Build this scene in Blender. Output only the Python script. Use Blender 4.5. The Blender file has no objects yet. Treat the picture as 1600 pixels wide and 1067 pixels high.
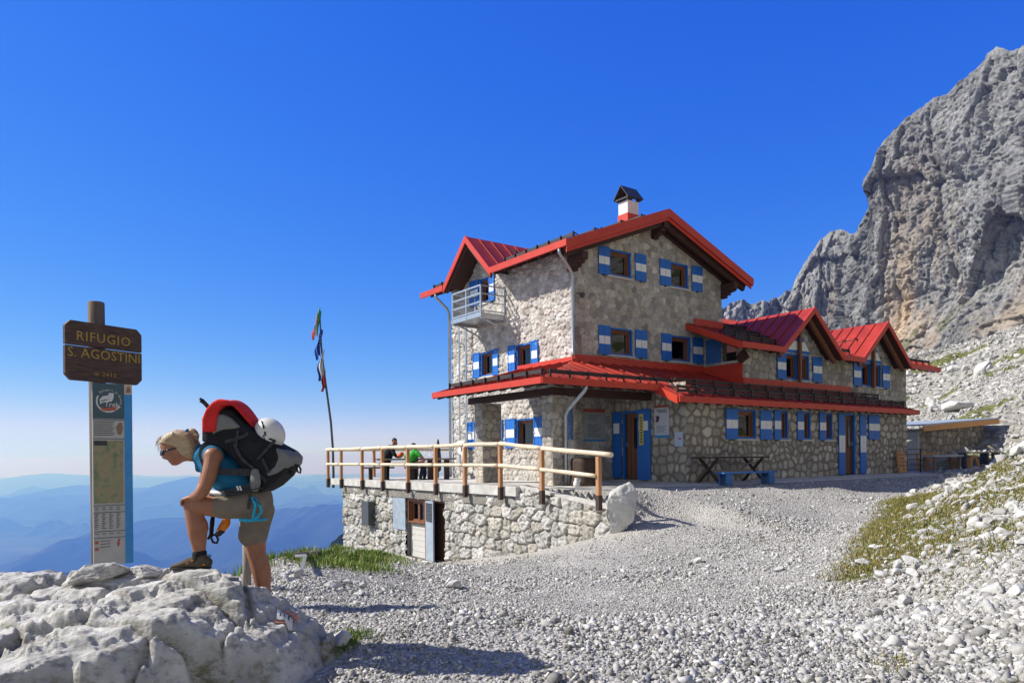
import bpy, bmesh, math, random
import numpy as np
from mathutils import Vector, Matrix, Quaternion

# ------------------------------------------------------------------ camera, light, exposure
scene = bpy.context.scene
COL = scene.collection
EYE = 1.6
cam_data = bpy.data.cameras.new('camera')
cam = bpy.data.objects.new('camera', cam_data); COL.objects.link(cam)
cam_data.sensor_width = 36.0
cam_data.lens = 36.0 * 1159.0 / 1600.0
cam_data.shift_y = (713.7 - 533.5) / 1600.0
cam_data.clip_start = 0.1
cam_data.clip_end = 300000.0
cam.matrix_world = (Matrix.Translation((0, 0, EYE)) @ Matrix.Rotation(math.pi / 2, 4, 'X')
                    @ Matrix.Rotation(math.radians(-0.5), 4, 'Z'))
scene.camera = cam

SUN_DIR = Vector((-1.12, 0.08, 1.0)).normalized()          # towards the sun
sun_el = math.asin(SUN_DIR.z)
sun_az = math.atan2(SUN_DIR.x, SUN_DIR.y)
world = bpy.data.worlds.new('World'); scene.world = world
world.use_nodes = True
wn = world.node_tree.nodes; wl = world.node_tree.links
sky = wn.new('ShaderNodeTexSky'); sky.sky_type = 'NISHITA'
sky.sun_disc = False
sky.sun_elevation = sun_el
sky.sun_rotation = sun_az
sky.altitude = 2400.0
sky.air_density = 1.0
sky.dust_density = 0.0
sky.ozone_density = 6.0
bg = wn['Background']; bg.inputs['Strength'].default_value = 0.13
sky_rgb = wn.new('ShaderNodeSeparateColor'); hs0 = wn.new('ShaderNodeHueSaturation'); hs0.inputs['Saturation'].default_value = 1.12; wl.new(sky.outputs[0], hs0.inputs['Color']); wl.new(hs0.outputs[0], sky_rgb.inputs[0])
sky_cmb = wn.new('ShaderNodeCombineColor')
def _wmath(op, a, b):
    n = wn.new('ShaderNodeMath'); n.operation = op
    for i, q in enumerate((a, b)):
        if isinstance(q, (int, float)): n.inputs[i].default_value = q
        else: wl.new(q, n.inputs[i])
    return n.outputs[0]
SKY_K = 0.13
SKY_OUT = 0.13 / 2 ** 0.4
# film response of the polarised mountain sky, per channel: gain, gamma, soft ceiling
for i, (gain, gam, top) in enumerate(((1.62, 1.42, .63), (.86, .93, .80), (1.10, .376, .98))):
    x = _wmath('POWER', _wmath('MULTIPLY', sky_rgb.outputs[i], SKY_K), gam)
    x = _wmath('MULTIPLY', x, gain)
    n = wn.new('ShaderNodeMath'); n.operation = 'SMOOTH_MIN'; wl.new(x, n.inputs[0]); n.inputs[1].default_value = top; n.inputs[2].default_value = .25
    wl.new(_wmath('DIVIDE', n.outputs[0], SKY_K), sky_cmb.inputs[i])
# unseen sky behind the camera, desaturated so shaded walls get neutral fill light
hs = wn.new('ShaderNodeHueSaturation'); hs.inputs['Saturation'].default_value = .45; wl.new(sky.outputs[0], hs.inputs['Color'])
wtc = wn.new('ShaderNodeTexCoord'); wsx = wn.new('ShaderNodeSeparateXYZ'); wl.new(wtc.outputs['Generated'], wsx.inputs[0])
wmr = wn.new('ShaderNodeMapRange'); wmr.interpolation_type = 'SMOOTHSTEP'; wl.new(wsx.outputs[1], wmr.inputs[0])
wmr.inputs[1].default_value = -.35; wmr.inputs[2].default_value = .45
wmx = wn.new('ShaderNodeMix'); wmx.data_type = 'RGBA'; wl.new(wmr.outputs[0], wmx.inputs[0])
wl.new(hs.outputs[0], wmx.inputs[6]); wl.new(sky_cmb.outputs[0], wmx.inputs[7]); wl.new(wmx.outputs[2], bg.inputs['Color'])
bg.inputs['Strength'].default_value = SKY_OUT

sun_data = bpy.data.lights.new('sun', 'SUN')
sun_data.energy = 5.0; sun_data.angle = math.radians(0.5); sun_data.color = (1.0, 0.96, 0.90)
sun = bpy.data.objects.new('sun', sun_data); COL.objects.link(sun)
sun.rotation_euler = SUN_DIR.to_track_quat('Z', 'Y').to_euler()

scene.view_settings.view_transform = 'Standard'
scene.view_settings.look = 'None'
scene.view_settings.exposure = 0.4
scene.view_settings.gamma = 1.0
scene.view_settings.use_curve_mapping = False
scene.cycles.use_denoising = True
scene.cycles.denoising_prefilter = 'ACCURATE'
scene.cycles.max_bounces = 6
scene.cycles.diffuse_bounces = 3
scene.cycles.glossy_bounces = 3
scene.cycles.transmission_bounces = 4
scene.cycles.volume_bounces = 0

rng = np.random.default_rng(7)
random.seed(7)

# ------------------------------------------------------------------ helpers
def tag(o, label=None, cat=None, group=None, kind=None):
    if label: o['label'] = label
    if cat: o['category'] = cat
    if group: o['group'] = group
    if kind: o['kind'] = kind
    return o

def empty(name, loc=(0, 0, 0), rz=0.0):
    o = bpy.data.objects.new(name, None); COL.objects.link(o)
    o.location = loc; o.rotation_euler = (0, 0, rz); o.empty_display_size = 0.2
    return o

def mesh_np(name, V, Fq, mats, parent=None, smooth=False, mi=None, cols=None):
    """numpy vertices, faces array (n,3) or (n,4) -> linked object"""
    V = np.asarray(V, np.float32); Fq = np.asarray(Fq, np.int32)
    me = bpy.data.meshes.new(name)
    n, k = Fq.shape
    me.vertices.add(len(V)); me.vertices.foreach_set('co', V.ravel())
    me.loops.add(n * k); me.loops.foreach_set('vertex_index', Fq.ravel())
    me.polygons.add(n)
    me.polygons.foreach_set('loop_start', np.arange(0, n * k, k, dtype=np.int32))
    me.polygons.foreach_set('loop_total', np.full(n, k, np.int32))
    if mi is not None: me.polygons.foreach_set('material_index', np.asarray(mi, np.int32))
    if smooth: me.polygons.foreach_set('use_smooth', np.ones(n, bool))
    if cols is not None:
        for cname, arr in cols.items():
            arr = np.asarray(arr, np.float32)
            if arr.ndim == 1:
                a = me.attributes.new(cname, 'FLOAT', 'POINT'); a.data.foreach_set('value', arr)
            else:
                a = me.attributes.new(cname, 'FLOAT_COLOR', 'POINT')
                if arr.shape[1] == 3: arr = np.concatenate([arr, np.ones((len(arr), 1), np.float32)], 1)
                a.data.foreach_set('color', arr.ravel())
    me.update(calc_edges=True)
    for m in (mats if isinstance(mats, (list, tuple)) else [mats]): me.materials.append(m)
    o = bpy.data.objects.new(name, me); COL.objects.link(o)
    if parent: o.parent = parent
    return o

class MB:
    """collects boxes, prisms and tubes into ONE mesh object"""
    def __init__(self): self.v = []; self.f = []; self.m = []; self.sm = []; self.pieces = []
    def add(self, vs, fs, m=0, smooth=False):
        b = len(self.v); self.v.extend([tuple(p) for p in vs]); self.pieces.append((len(vs), [tuple(i + b for i in f) for f in fs]))
        for f in fs:
            self.f.append([i + b for i in f]); self.m.append(m); self.sm.append(smooth)
    def hexa(self, p, m=0):
        self.add(p, [(0, 3, 2, 1), (4, 5, 6, 7), (0, 1, 5, 4), (1, 2, 6, 5), (2, 3, 7, 6), (3, 0, 4, 7)], m)
    def box(self, x0, x1, y0, y1, z0, z1, m=0):
        if x0 > x1: x0, x1 = x1, x0
        if y0 > y1: y0, y1 = y1, y0
        if z0 > z1: z0, z1 = z1, z0
        self.hexa([(x0, y0, z0), (x1, y0, z0), (x1, y1, z0), (x0, y1, z0),
                   (x0, y0, z1), (x1, y0, z1), (x1, y1, z1), (x0, y1, z1)], m)
    def slab(self, quad, t, m=0, down=True):
        """quad of 4 (or n) points, thickened by t straight down"""
        n = len(quad); d = Vector((0, 0, -t))
        top = [Vector(p) for p in quad]; bot = [p + d for p in top]
        fs = [tuple(range(n)), tuple(range(2 * n - 1, n - 1, -1))]
        for i in range(n):
            j = (i + 1) % n; fs.append((i, n + i, n + j, j))
        self.add(top + bot, fs, m)
    def bar(self, a, b, w, h=None, m=0, up=(0, 0, 1)):
        """rectangular bar from a to b"""
        h = h or w; a = Vector(a); b = Vector(b); d = (b - a).normalized()
        u = Vector(up)
        if abs(d.dot(u)) > .98: u = Vector((1, 0, 0))
        s = d.cross(u).normalized() * w / 2; t = s.normalized().cross(d).normalized() * h / 2
        self.hexa([a - s - t, a + s - t, b + s - t, b - s - t, a - s + t, a + s + t, b + s + t, b - s + t], m)
    def tube(self, pts, r, n=10, m=0, caps=True, smooth=True):
        pts = [Vector(p) for p in pts]; k = len(pts)
        rs = r if isinstance(r, (list, tuple)) else [r] * k
        vs = []; prev = None
        for i, p in enumerate(pts):
            d = (pts[min(i + 1, k - 1)] - pts[max(i - 1, 0)]).normalized()
            if prev is None:
                a = Vector((0, 0, 1)) if abs(d.z) < .9 else Vector((1, 0, 0))
                x = d.cross(a).normalized()
            else:
                x = (prev - d * prev.dot(d)).normalized()
            prev = x; y = d.cross(x)
            for j in range(n):
                t = 2 * math.pi * j / n
                vs.append(p + (x * math.cos(t) + y * math.sin(t)) * rs[i])
        fs = []
        for i in range(k - 1):
            for j in range(n):
                j2 = (j + 1) % n
                fs.append((i * n + j, i * n + j2, (i + 1) * n + j2, (i + 1) * n + j))
        self.add(vs, fs, m, smooth)
        if caps:
            self.add(vs[:n], [tuple(range(n - 1, -1, -1))], m); self.add(vs[-n:], [tuple(range(n))], m)
    def prism(self, poly, axis, a, b, m=0):
        """polygon of 2D points extruded along axis between a and b; axis 'x': poly=(y,z), 'y': (x,z), 'z': (x,y)"""
        def P(p, t):
            return {'x': (t, p[0], p[1]), 'y': (p[0], t, p[1]), 'z': (p[0], p[1], t)}[axis]
        n = len(poly); vs = [P(p, a) for p in poly] + [P(p, b) for p in poly]
        fs = [tuple(range(n)), tuple(range(2 * n - 1, n - 1, -1))]
        for i in range(n):
            j = (i + 1) % n; fs.append((i, n + i, n + j, j))
        self.add(vs, fs, m)
    def lathe(self, prof, center=(0, 0, 0), n=20, m=0, smooth=True):
        c = Vector(center); k = len(prof); vs = []
        for r, z in prof:
            for j in range(n):
                t = 2 * math.pi * j / n; vs.append(c + Vector((r * math.cos(t), r * math.sin(t), z)))
        fs = []
        for i in range(k - 1):
            for j in range(n):
                j2 = (j + 1) % n; fs.append((i * n + j, i * n + j2, (i + 1) * n + j2, (i + 1) * n + j))
        self.add(vs, fs, m, smooth)
    def build_each(self, name, mats, parent=None):
        """every collected piece as an object of its own"""
        out = []; k = 0
        for n, fs in self.pieces:
            b = MB(); b.v = self.v[k:k + n]; b.f = [tuple(i - k for i in f) for f in fs]; b.m = [0] * len(fs); b.sm = [False] * len(fs); k += n
            out.append(b.build(name, mats, parent))
        return out
    def build(self, name, mats, parent=None, bevel=0.0, fix=True):
        me = bpy.data.meshes.new(name); me.from_pydata([tuple(p) for p in self.v], [], self.f); 
        for m in (mats if isinstance(mats, (list, tuple)) else [mats]): me.materials.append(m)
        me.polygons.foreach_set('material_index', self.m); me.polygons.foreach_set('use_smooth', self.sm)
        if fix:
            bm = bmesh.new(); bm.from_mesh(me)
            bmesh.ops.remove_doubles(bm, verts=bm.verts, dist=1e-5) if any(self.sm) else None
            bmesh.ops.recalc_face_normals(bm, faces=bm.faces); bm.to_mesh(me); bm.free()
        me.update()
        o = bpy.data.objects.new(name, me); COL.objects.link(o)
        if parent: o.parent = parent
        if bevel:
            md = o.modifiers.new('bevel', 'BEVEL'); md.width = bevel; md.segments = 2; md.limit_method = 'ANGLE'
        return o

# vectorised gradient noise -------------------------------------------------
_perm = np.random.default_rng(3).permutation(512).astype(np.int64)
_perm = np.concatenate([_perm, _perm, _perm])
_grad = np.random.default_rng(4).normal(size=(512, 3)); _grad /= np.linalg.norm(_grad, axis=1)[:, None]
def noise3(x, y, z):
    x = np.asarray(x, float); y = np.asarray(y, float) + 0 * x; z = np.asarray(z, float) + 0 * x
    xi = np.floor(x).astype(np.int64); yi = np.floor(y).astype(np.int64); zi = np.floor(z).astype(np.int64)
    xf = x - xi; yf = y - yi; zf = z - zi
    def fade(t): return t * t * t * (t * (t * 6 - 15) + 10)
    u, v, w = fade(xf), fade(yf), fade(zf)
    def g(i, j, k):
        h = _perm[(_perm[(_perm[(xi + i) & 511] + yi + j) & 511] + zi + k) & 511]
        G = _grad[h]
        return G[..., 0] * (xf - i) + G[..., 1] * (yf - j) + G[..., 2] * (zf - k)
    def lerp(a, b, t): return a + (b - a) * t
    return 1.6 * lerp(lerp(lerp(g(0, 0, 0), g(1, 0, 0), u), lerp(g(0, 1, 0), g(1, 1, 0), u), v),
                      lerp(lerp(g(0, 0, 1), g(1, 0, 1), u), lerp(g(0, 1, 1), g(1, 1, 1), u), v), w)
def fbm(x, y, z, octv=4, gain=.5, lac=2.03):
    s = 0; a = 1; f = 1
    for i in range(octv):
        s = s + a * noise3(x * f + 17.3 * i, y * f + 5.1 * i, z * f + 9.7 * i); a *= gain; f *= lac
    return s
def ridged(x, y, z, octv=4, gain=.5, lac=2.1):
    s = 0; a = 1; f = 1; w = 1
    for i in range(octv):
        n = 1 - np.abs(noise3(x * f + 11.3 * i, y * f + 3.1 * i, z * f + 7.7 * i)); n = n * n * w
        w = np.clip(n * 1.6, 0, 1); s = s + a * n; a *= gain; f *= lac
    return s
def sstep(a, b, x):
    t = np.clip((x - a) / (b - a), 0, 1); return t * t * (3 - 2 * t)

# ------------------------------------------------------------------ broken stone patterns
def stones2d(a, z, cw, ch, seed, jit=.38, pw=2.6):
    """irregular coursed rubble: returns random id per stone (0..1), distance to joint (in cells)"""
    def h(i, j, k):
        n = (i * 374761393 + j * 668265263 + (k + seed * 7) * 1274126177) & 0xffffffff
        n = ((n ^ (n >> 13)) * 1103515245) & 0xffffffff
        return ((n ^ (n >> 16)) & 0xffff) / 65535.0
    a = a + .22 * cw * noise3(a / cw * .6, z / ch * .6, seed + 0 * a); z = z + .22 * ch * noise3(a / cw * .5, z / ch * .5, seed + 9 + 0 * a)
    j0 = np.floor(z / ch).astype(np.int64)
    d1 = np.full(a.shape, 9.0); d2 = np.full(a.shape, 9.0); rid = np.zeros(a.shape); ca = np.zeros(a.shape); cz = np.zeros(a.shape)
    for dj in (-1, 0, 1):
        j = j0 + dj
        off = h(j, j * 0, 1) * cw
        wrow = cw * (.75 + .6 * h(j, j * 0, 2))
        i0 = np.floor((a + off) / wrow).astype(np.int64)
        for di in (-1, 0, 1):
            i = i0 + di
            sa = (i + .5 + (h(i, j, 3) - .5) * 2 * jit) * wrow - off
            sz = (j + .5 + (h(i, j, 4) - .5) * 2 * jit * .8) * ch
            d = (np.abs((a - sa) / cw) ** pw + np.abs((z - sz) / ch) ** pw) ** (1 / pw)
            near = d < d1
            d2 = np.where(near, d1, np.minimum(d2, d)); rid = np.where(near, h(i, j, 5), rid)
            ca = np.where(near, (a - sa) / cw, ca); cz = np.where(near, (z - sz) / ch, cz); d1 = np.where(near, d, d1)
    return rid, d2 - d1, ca, cz

# ------------------------------------------------------------------ materials
def new_mat(name):
    m = bpy.data.materials.new(name); m.use_nodes = True
    nt = m.node_tree; return m, nt.nodes, nt.links, nt.nodes['Principled BSDF']
def ramp(nodes, stops):
    r = nodes.new('ShaderNodeValToRGB'); e = r.color_ramp.elements
    while len(e) < len(stops): e.new(0.5)
    for el, (p, c) in zip(e, stops):
        el.position = p; el.color = (*c, 1) if len(c) == 3 else c
    return r
def noise_node(nodes, links, coord, scale, detail=5, rough=.6, vec_scale=None):
    n = nodes.new('ShaderNodeTexNoise'); n.inputs['Scale'].default_value = scale
    n.inputs['Detail'].default_value = detail; n.inputs['Roughness'].default_value = rough
    if vec_scale:
        mp = nodes.new('ShaderNodeMapping'); mp.inputs['Scale'].default_value = vec_scale
        links.new(coord, mp.inputs['Vector']); links.new(mp.outputs[0], n.inputs['Vector'])
    else: links.new(coord, n.inputs['Vector'])
    return n
def bump_to(nodes, links, bsdf, hsock, strength, dist, prev=None):
    b = nodes.new('ShaderNodeBump'); b.inputs['Strength'].default_value = strength; b.inputs['Distance'].default_value = dist
    links.new(hsock, b.inputs['Height'])
    if prev is not None: links.new(prev.outputs[0], b.inputs['Normal'])
    links.new(b.outputs[0], bsdf.inputs['Normal']); return b
def mottled(name, c1, c2, scale=8, rough=.7, bump=.2, bdist=.01, vec=None, metallic=0, detail=5, spec=.4, world_co=False, c3=None):
    m, N, L, B = new_mat(name)
    tc = N.new('ShaderNodeTexCoord')
    co = tc.outputs['Object']
    if world_co: co = N.new('ShaderNodeNewGeometry').outputs['Position']
    n = noise_node(N, L, co, scale, detail, .62, vec)
    st = [(.32, c1), (.68, c2)] if c3 is None else [(.3, c1), (.52, c2), (.72, c3)]
    r = ramp(N, st); L.new(n.outputs['Fac'], r.inputs[0]); L.new(r.outputs[0], B.inputs['Base Color'])
    B.inputs['Roughness'].default_value = rough; B.inputs['Metallic'].default_value = metallic
    B.inputs['Specular IOR Level'].default_value = spec
    if bump: bump_to(N, L, B, n.outputs['Fac'], bump, bdist)
    return m

M = {}
M['red'] = mottled('red_metal_roof', (.25, .020, .012), (.43, .040, .018), 1.1, .5, .06, .01, spec=.3)
M['red_trim'] = mottled('red_painted_trim', (.50, .04, .018), (.58, .055, .024), 3, .45, .03, .01, spec=.35)
M['guard'] = mottled('dark_snow_guard', (.025, .018, .016), (.05, .035, .03), 6, .6, .2)
M['soffit'] = mottled('brown_timber', (.045, .02, .012), (.085, .04, .024), 3, .75, .3, .01, vec=(1, 14, 14))
M['wood_red'] = mottled('reddish_window_wood', (.16, .06, .025), (.25, .10, .045), 5, .55, .2, .005, vec=(8, 8, 1))
M['wood_post'] = mottled('orange_railing_wood', (.36, .17, .075), (.50, .26, .13), 5, .7, .2, .005, vec=(10, 10, 1))
M['wood_rail'] = mottled('pale_peeled_log', (.62, .47, .30), (.82, .68, .50), 4, .65, .25, .005, vec=(3, 3, 3))
M['wood_dark'] = mottled('dark_weathered_wood', (.03, .018, .012), (.085, .05, .034), 4, .8, .4, .008, vec=(1.2, 14, 14))
M['wood_grey'] = mottled('grey_weathered_wood', (.16, .13, .10), (.33, .28, .23), 5, .85, .4, .008, vec=(12, 12, 1))
M['wood_orange'] = mottled('bright_orange_wood', (.50, .22, .07), (.66, .34, .13), 5, .7, .2, .006, vec=(2, 10, 10))
M['planks'] = mottled('whitewashed_planks', (.42, .40, .36), (.68, .66, .62), 5, .85, .4, .008, vec=(2, 14, 14))
M['blue'] = mottled('blue_shutter_paint', (.010, .12, .46), (.016, .16, .56), 6, .5, .12, .005, vec=(6, 6, 1))
M['white_paint'] = mottled('white_paint', (.74, .74, .72), (.82, .82, .80), 9, .55, .05, .004)
M['bench_blue'] = mottled('blue_bench_paint', (.02, .10, .32), (.05, .17, .42), 6, .6, .2, .006, vec=(1, 8, 8))
M['steel'] = mottled('galvanised_steel', (.40, .43, .45), (.55, .58, .60), 12, .38, .04, .003, metallic=.7)
M['steel_dark'] = mottled('dark_painted_steel', (.05, .055, .06), (.085, .09, .095), 8, .5, .05, .003)
M['steel_blue'] = mottled('grey_blue_sheet_metal', (.26, .31, .36), (.36, .42, .48), 6, .5, .06, .004)
M['black'] = mottled('black_metal', (.012, .012, .013), (.03, .03, .03), 8, .5, .05, .003)
M['concrete'] = mottled('pale_concrete', (.42, .40, .37), (.62, .60, .56), 4, .9, .3, .01)
M['concrete_d'] = mottled('dark_concrete_lintel', (.17, .15, .13), (.27, .25, .22), 4, .9, .3, .01)
M['sill'] = mottled('pale_stone_sill', (.46, .43, .37), (.60, .57, .50), 10, .8, .1, .004)
M['render_w'] = mottled('chimney_render', (.70, .68, .64), (.80, .78, .74), 5, .85, .15, .006)
M['cap'] = mottled('dark_chimney_cap', (.02, .02, .022), (.045, .045, .05), 8, .5, .05, .003)
M['curtain'] = mottled('red_curtain', (.45, .09, .08), (.58, .14, .12), 20, .9, .3, .01, vec=(12, 12, .5))
M['curtain_w'] = mottled('white_curtain', (.60, .62, .64), (.75, .76, .78), 20, .9, .3, .01, vec=(12, 12, .5))
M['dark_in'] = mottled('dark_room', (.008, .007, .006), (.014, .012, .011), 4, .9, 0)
def glass_mat():
    m, N, L, B = new_mat('window_glass')
    tr = N.new('ShaderNodeBsdfTransparent'); tr.inputs[0].default_value = (.85, .88, .9, 1); gl = N.new('ShaderNodeBsdfGlossy'); gl.inputs['Roughness'].default_value = .01
    fr = N.new('ShaderNodeFresnel'); fr.inputs['IOR'].default_value = 1.7; ms = N.new('ShaderNodeMixShader')
    L.new(fr.outputs[0], ms.inputs[0]); L.new(tr.outputs[0], ms.inputs[1]); L.new(gl.outputs[0], ms.inputs[2]); L.new(ms.outputs[0], N['Material Output'].inputs['Surface'])
    return m
    B.inputs['Base Color'].default_value = (.02, .025, .03, 1); B.inputs['Roughness'].default_value = .02
    B.inputs['IOR'].default_value = 1.9; B.inputs['Transmission Weight'].default_value = .0
    B.inputs['Specular IOR Level'].default_value = 1.0
    return m
M['glass'] = glass_mat()

def masonry_mat(name):
    """stone colour comes from the per-vertex attribute 'stone' (stones and joints), fine grain on top"""
    m, N, L, B = new_mat(name)
    at = N.new('ShaderNodeAttribute'); at.attribute_name = 'stone'
    tc = N.new('ShaderNodeTexCoord')
    n = noise_node(N, L, tc.outputs['Object'], 22, 6, .7)
    r = ramp(N, [(.25, (.62, .62, .62)), (.75, (1.25, 1.25, 1.25))]); L.new(n.outputs['Fac'], r.inputs[0])
    mx = N.new('ShaderNodeMix'); mx.data_type = 'RGBA'; mx.blend_type = 'MULTIPLY'; mx.inputs[0].default_value = 1
    L.new(at.outputs['Color'], mx.inputs[6]); L.new(r.outputs[0], mx.inputs[7]); L.new(mx.outputs[2], B.inputs['Base Color'])
    B.inputs['Roughness'].default_value = .92; B.inputs['Specular IOR Level'].default_value = .2
    bump_to(N, L, B, n.outputs['Fac'], .5, .02)
    return m
M['masonry'] = masonry_mat('rubble_masonry')

# ------------------------------------------------------------------ house frame: s along the shaded front, v along the sunny side
HK = np.array([1.883, 22.5]); HU = np.array([.811, .585]); HU = HU / np.linalg.norm(HU); HV = np.array([-HU[1], HU[0]])
HANG = math.atan2(HU[1], HU[0])
def W(s, v, z=0.0):
    p = HK + HU * s + HV * v; return (float(p[0]), float(p[1]), z)
def SV(x, y):
    dx = np.asarray(x) - HK[0]; dy = np.asarray(y) - HK[1]
    return dx * HU[0] + dy * HU[1], dx * HV[0] + dy * HV[1]

# ------------------------------------------------------------------ terrain height
CTRL = [(0,0,0),(-3,0,0),(3,0,.05),(0,-5,.1),(-1.4,5.3,0),(0,5.3,0),(1.36,5.3,-.02),(2.83,5.5,-.1),(3.78,5.5,-.05),
 (-1.1,6.0,.15),(-.2,6.0,.12),(-.69,7.8,.03),(-1.2,9,-.18),(-3.03,10,-.05),(-4.17,13,-.18),(-3.6,14,-.50),(-4.35,15.2,-.36),(-6.0,28,-2.1),(-4.9,20,-.95),
 (-3.13,18,-1.12),(-1.83,10.5,-.33),(-.02,13,-.52),(.76,9,-.2),(2.4,14,-.32),(3.6,14,-.2),(4.65,18,.22),(3.1,17.2,.25),
 (4.13,10,-.06),(4.56,10,.04),(4.83,11,-.02),(5.68,11,.26),(8.4,15,.45),(12.1,19,.72),(13.58,25,.6),(7.59,11,.9),(9.66,14,1.68),
 (5.86,8.5,.55),(4.47,6.5,.24),(4.47,8,-.03),(15.5,24,.9),(15.2,21,1.75),(16.5,25,1.1),(15.5,26,.62),(17.3,27,.75),(13.2,20.5,.85),(19,30,.82),(21,34,.88),(18.3,32.5,.78),(23,33,1.15),(32.1,60,4.6),(38.7,70,8.1),(45.4,75,10.5),(55.3,80,14.8),
 (27.2,45,4.2),(31.1,45,5.74),(22,35,1.6),(10,45,1.2),(0,45,-5),(-10,42,-12),(-20,32,-14),(0,80,-8),(25,90,6),(60,120,14),(100,90,16),(100,150,18),(40,100,10),(30,95,7),(75,100,16),
 (40,22,12),(60,40,19),(18,8,5),(10,3,1.6),(6,0,.4),(12,-6,2),(-5,-3,0),(-8,2,-.6),(-7,9,-1.3),(-12,15,-7),(-8.5,20,-5),(-10.5,28,-8),(-20,60,-34),(-60,30,-48),(-40,0,-26),(-30,-30,-20),(40,-20,8),
 (-5,5,0),(-4.3,7.5,-.1),(-5.6,8.6,-.5),(-6.5,13,-2.4),(-7.2,17.5,-3.2),(17.5,31,.72),(24,37,1.3),(20,28,1.7)]
for v_, z_ in ((-4.8,-.2),(-3.7,-.48),(-2.04,-.88),(0,-1.22),(2.2,-1.6),(4.6,-1.82),(9.9,-2.25)):
    CTRL.append(W(-3.35, v_, z_))
for s_, v_, z_ in ((-2,-6.5,.05),(0,-6.5,.3),(3,-7,.35),(8,-6,.55),(13,-5.5,.62),(0,0,.2),(7,0,.3),(14,0,.5),(0,7,-.5),(-3.2,13,-4.5),(7,8,0.0)):
    CTRL.append(W(s_, v_, z_))
CT = np.array(CTRL, float)
def _kern(d2): return np.sqrt(d2 + 1.2)
_A = _kern(((CT[:, None, :2] - CT[None, :, :2]) ** 2).sum(-1)); _n = len(CT)
_P = np.concatenate([np.ones((_n, 1)), CT[:, :2]], 1)
_S = np.block([[_A + np.eye(_n) * -.02, _P], [_P.T, np.zeros((3, 3))]])
_w = np.linalg.solve(_S, np.concatenate([CT[:, 2], np.zeros(3)]))
def terr_base(x, y):
    x = np.asarray(x, float); y = np.asarray(y, float); out = _w[_n] + _w[_n + 1] * x + _w[_n + 2] * y
    for i in range(_n):
        out = out + _w[i] * _kern((x - CT[i, 0]) ** 2 + (y - CT[i, 1]) ** 2)
    return out
def hill_mask(x, y):
    """1 on the rough hillside, 0 on the trodden path"""
    d = (x - (4.1 + .62 * (y - 9.5)))          # right of the line that runs along the grassy edge
    far = sstep(30, 44, y)
    return np.clip(np.maximum(sstep(-.3, 1.6, d) * sstep(7.2, 8.5, y + x * .3) , far), 0, 1) * sstep(-2, 2, x + 2 + far * 6)
def G(x, y, detail=True):
    x = np.asarray(x, float); y = np.asarray(y, float)
    z = terr_base(x, y)
    if detail:
        hm = hill_mask(x, y)
        z = z + .035 * fbm(x * .9, y * .9, 0 * x, 3) + .012 * fbm(x * 4, y * 4, 3 + 0 * x, 2)
        z = z + hm * (.10 * fbm(x * .7, y * .7, 5 + 0 * x, 4)) + sstep(30, 60, y) * hm * (.5 * fbm(x * .12, y * .12, 8 + 0 * x, 5) + .7 * (ridged(x * .06, (y + .12 * x) * .22, 3 + 0 * x, 4) - .8))
    s, v = SV(x, y)
    f = .79 - .17 * np.clip(-4.5 - v, 0, 20)
    f = f - 3.0 * sstep(-1.2, -3.4, s) * sstep(-4.6, -6.2, v)
    inside = (s > np.where(v > -1.6, -2.2, -2.97)) & (s < 16.5) & (v < 9.7)
    f = f - 3.0 * sstep(14.8, 16.5, s) * (v < -1.0)
    return np.where(inside, np.maximum(z, f + (.01 * fbm(x * 3, y * 3, 1 + 0 * x, 2) if detail else 0)), z)

def axis(segs):
    out = [segs[0][0]]
    for a, b, d0, d1 in segs:
        x = a
        while x < b - 1e-6:
            d = d0 + (d1 - d0) * (x - a) / (b - a); x = min(x + d, b); out.append(x)
    return np.array(out)
gx = axis([(-400, -60, 60, 20), (-60, -9, 8, .35), (-9, 12, .13, .13), (12, 30, .18, .5), (30, 75, .55, 1.2), (75, 700, 3, 80)])
gy = axis([(-120, -4, 20, 1), (-4, 3, .6, .2), (3, 20, .13, .13), (20, 40, .16, .4), (40, 110, .5, 1.2), (110, 700, 4, 60)])
GX, GY = np.meshgrid(gx, gy)
GZ = G(GX.ravel(), GY.ravel()).reshape(GX.shape)
GZ = GZ - 900 * sstep(60, 400, -GX) ** 2 - .55 * np.maximum(GY - 84, 0) * sstep(-20, 40, GX)
# fall away under the flank of the mountain and beyond the terrace
nx, ny = len(gx), len(gy)
idx = np.arange(nx * ny).reshape(ny, nx)
quads = np.stack([idx[:-1, :-1].ravel(), idx[:-1, 1:].ravel(), idx[1:, 1:].ravel(), idx[1:, :-1].ravel()], 1)

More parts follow.
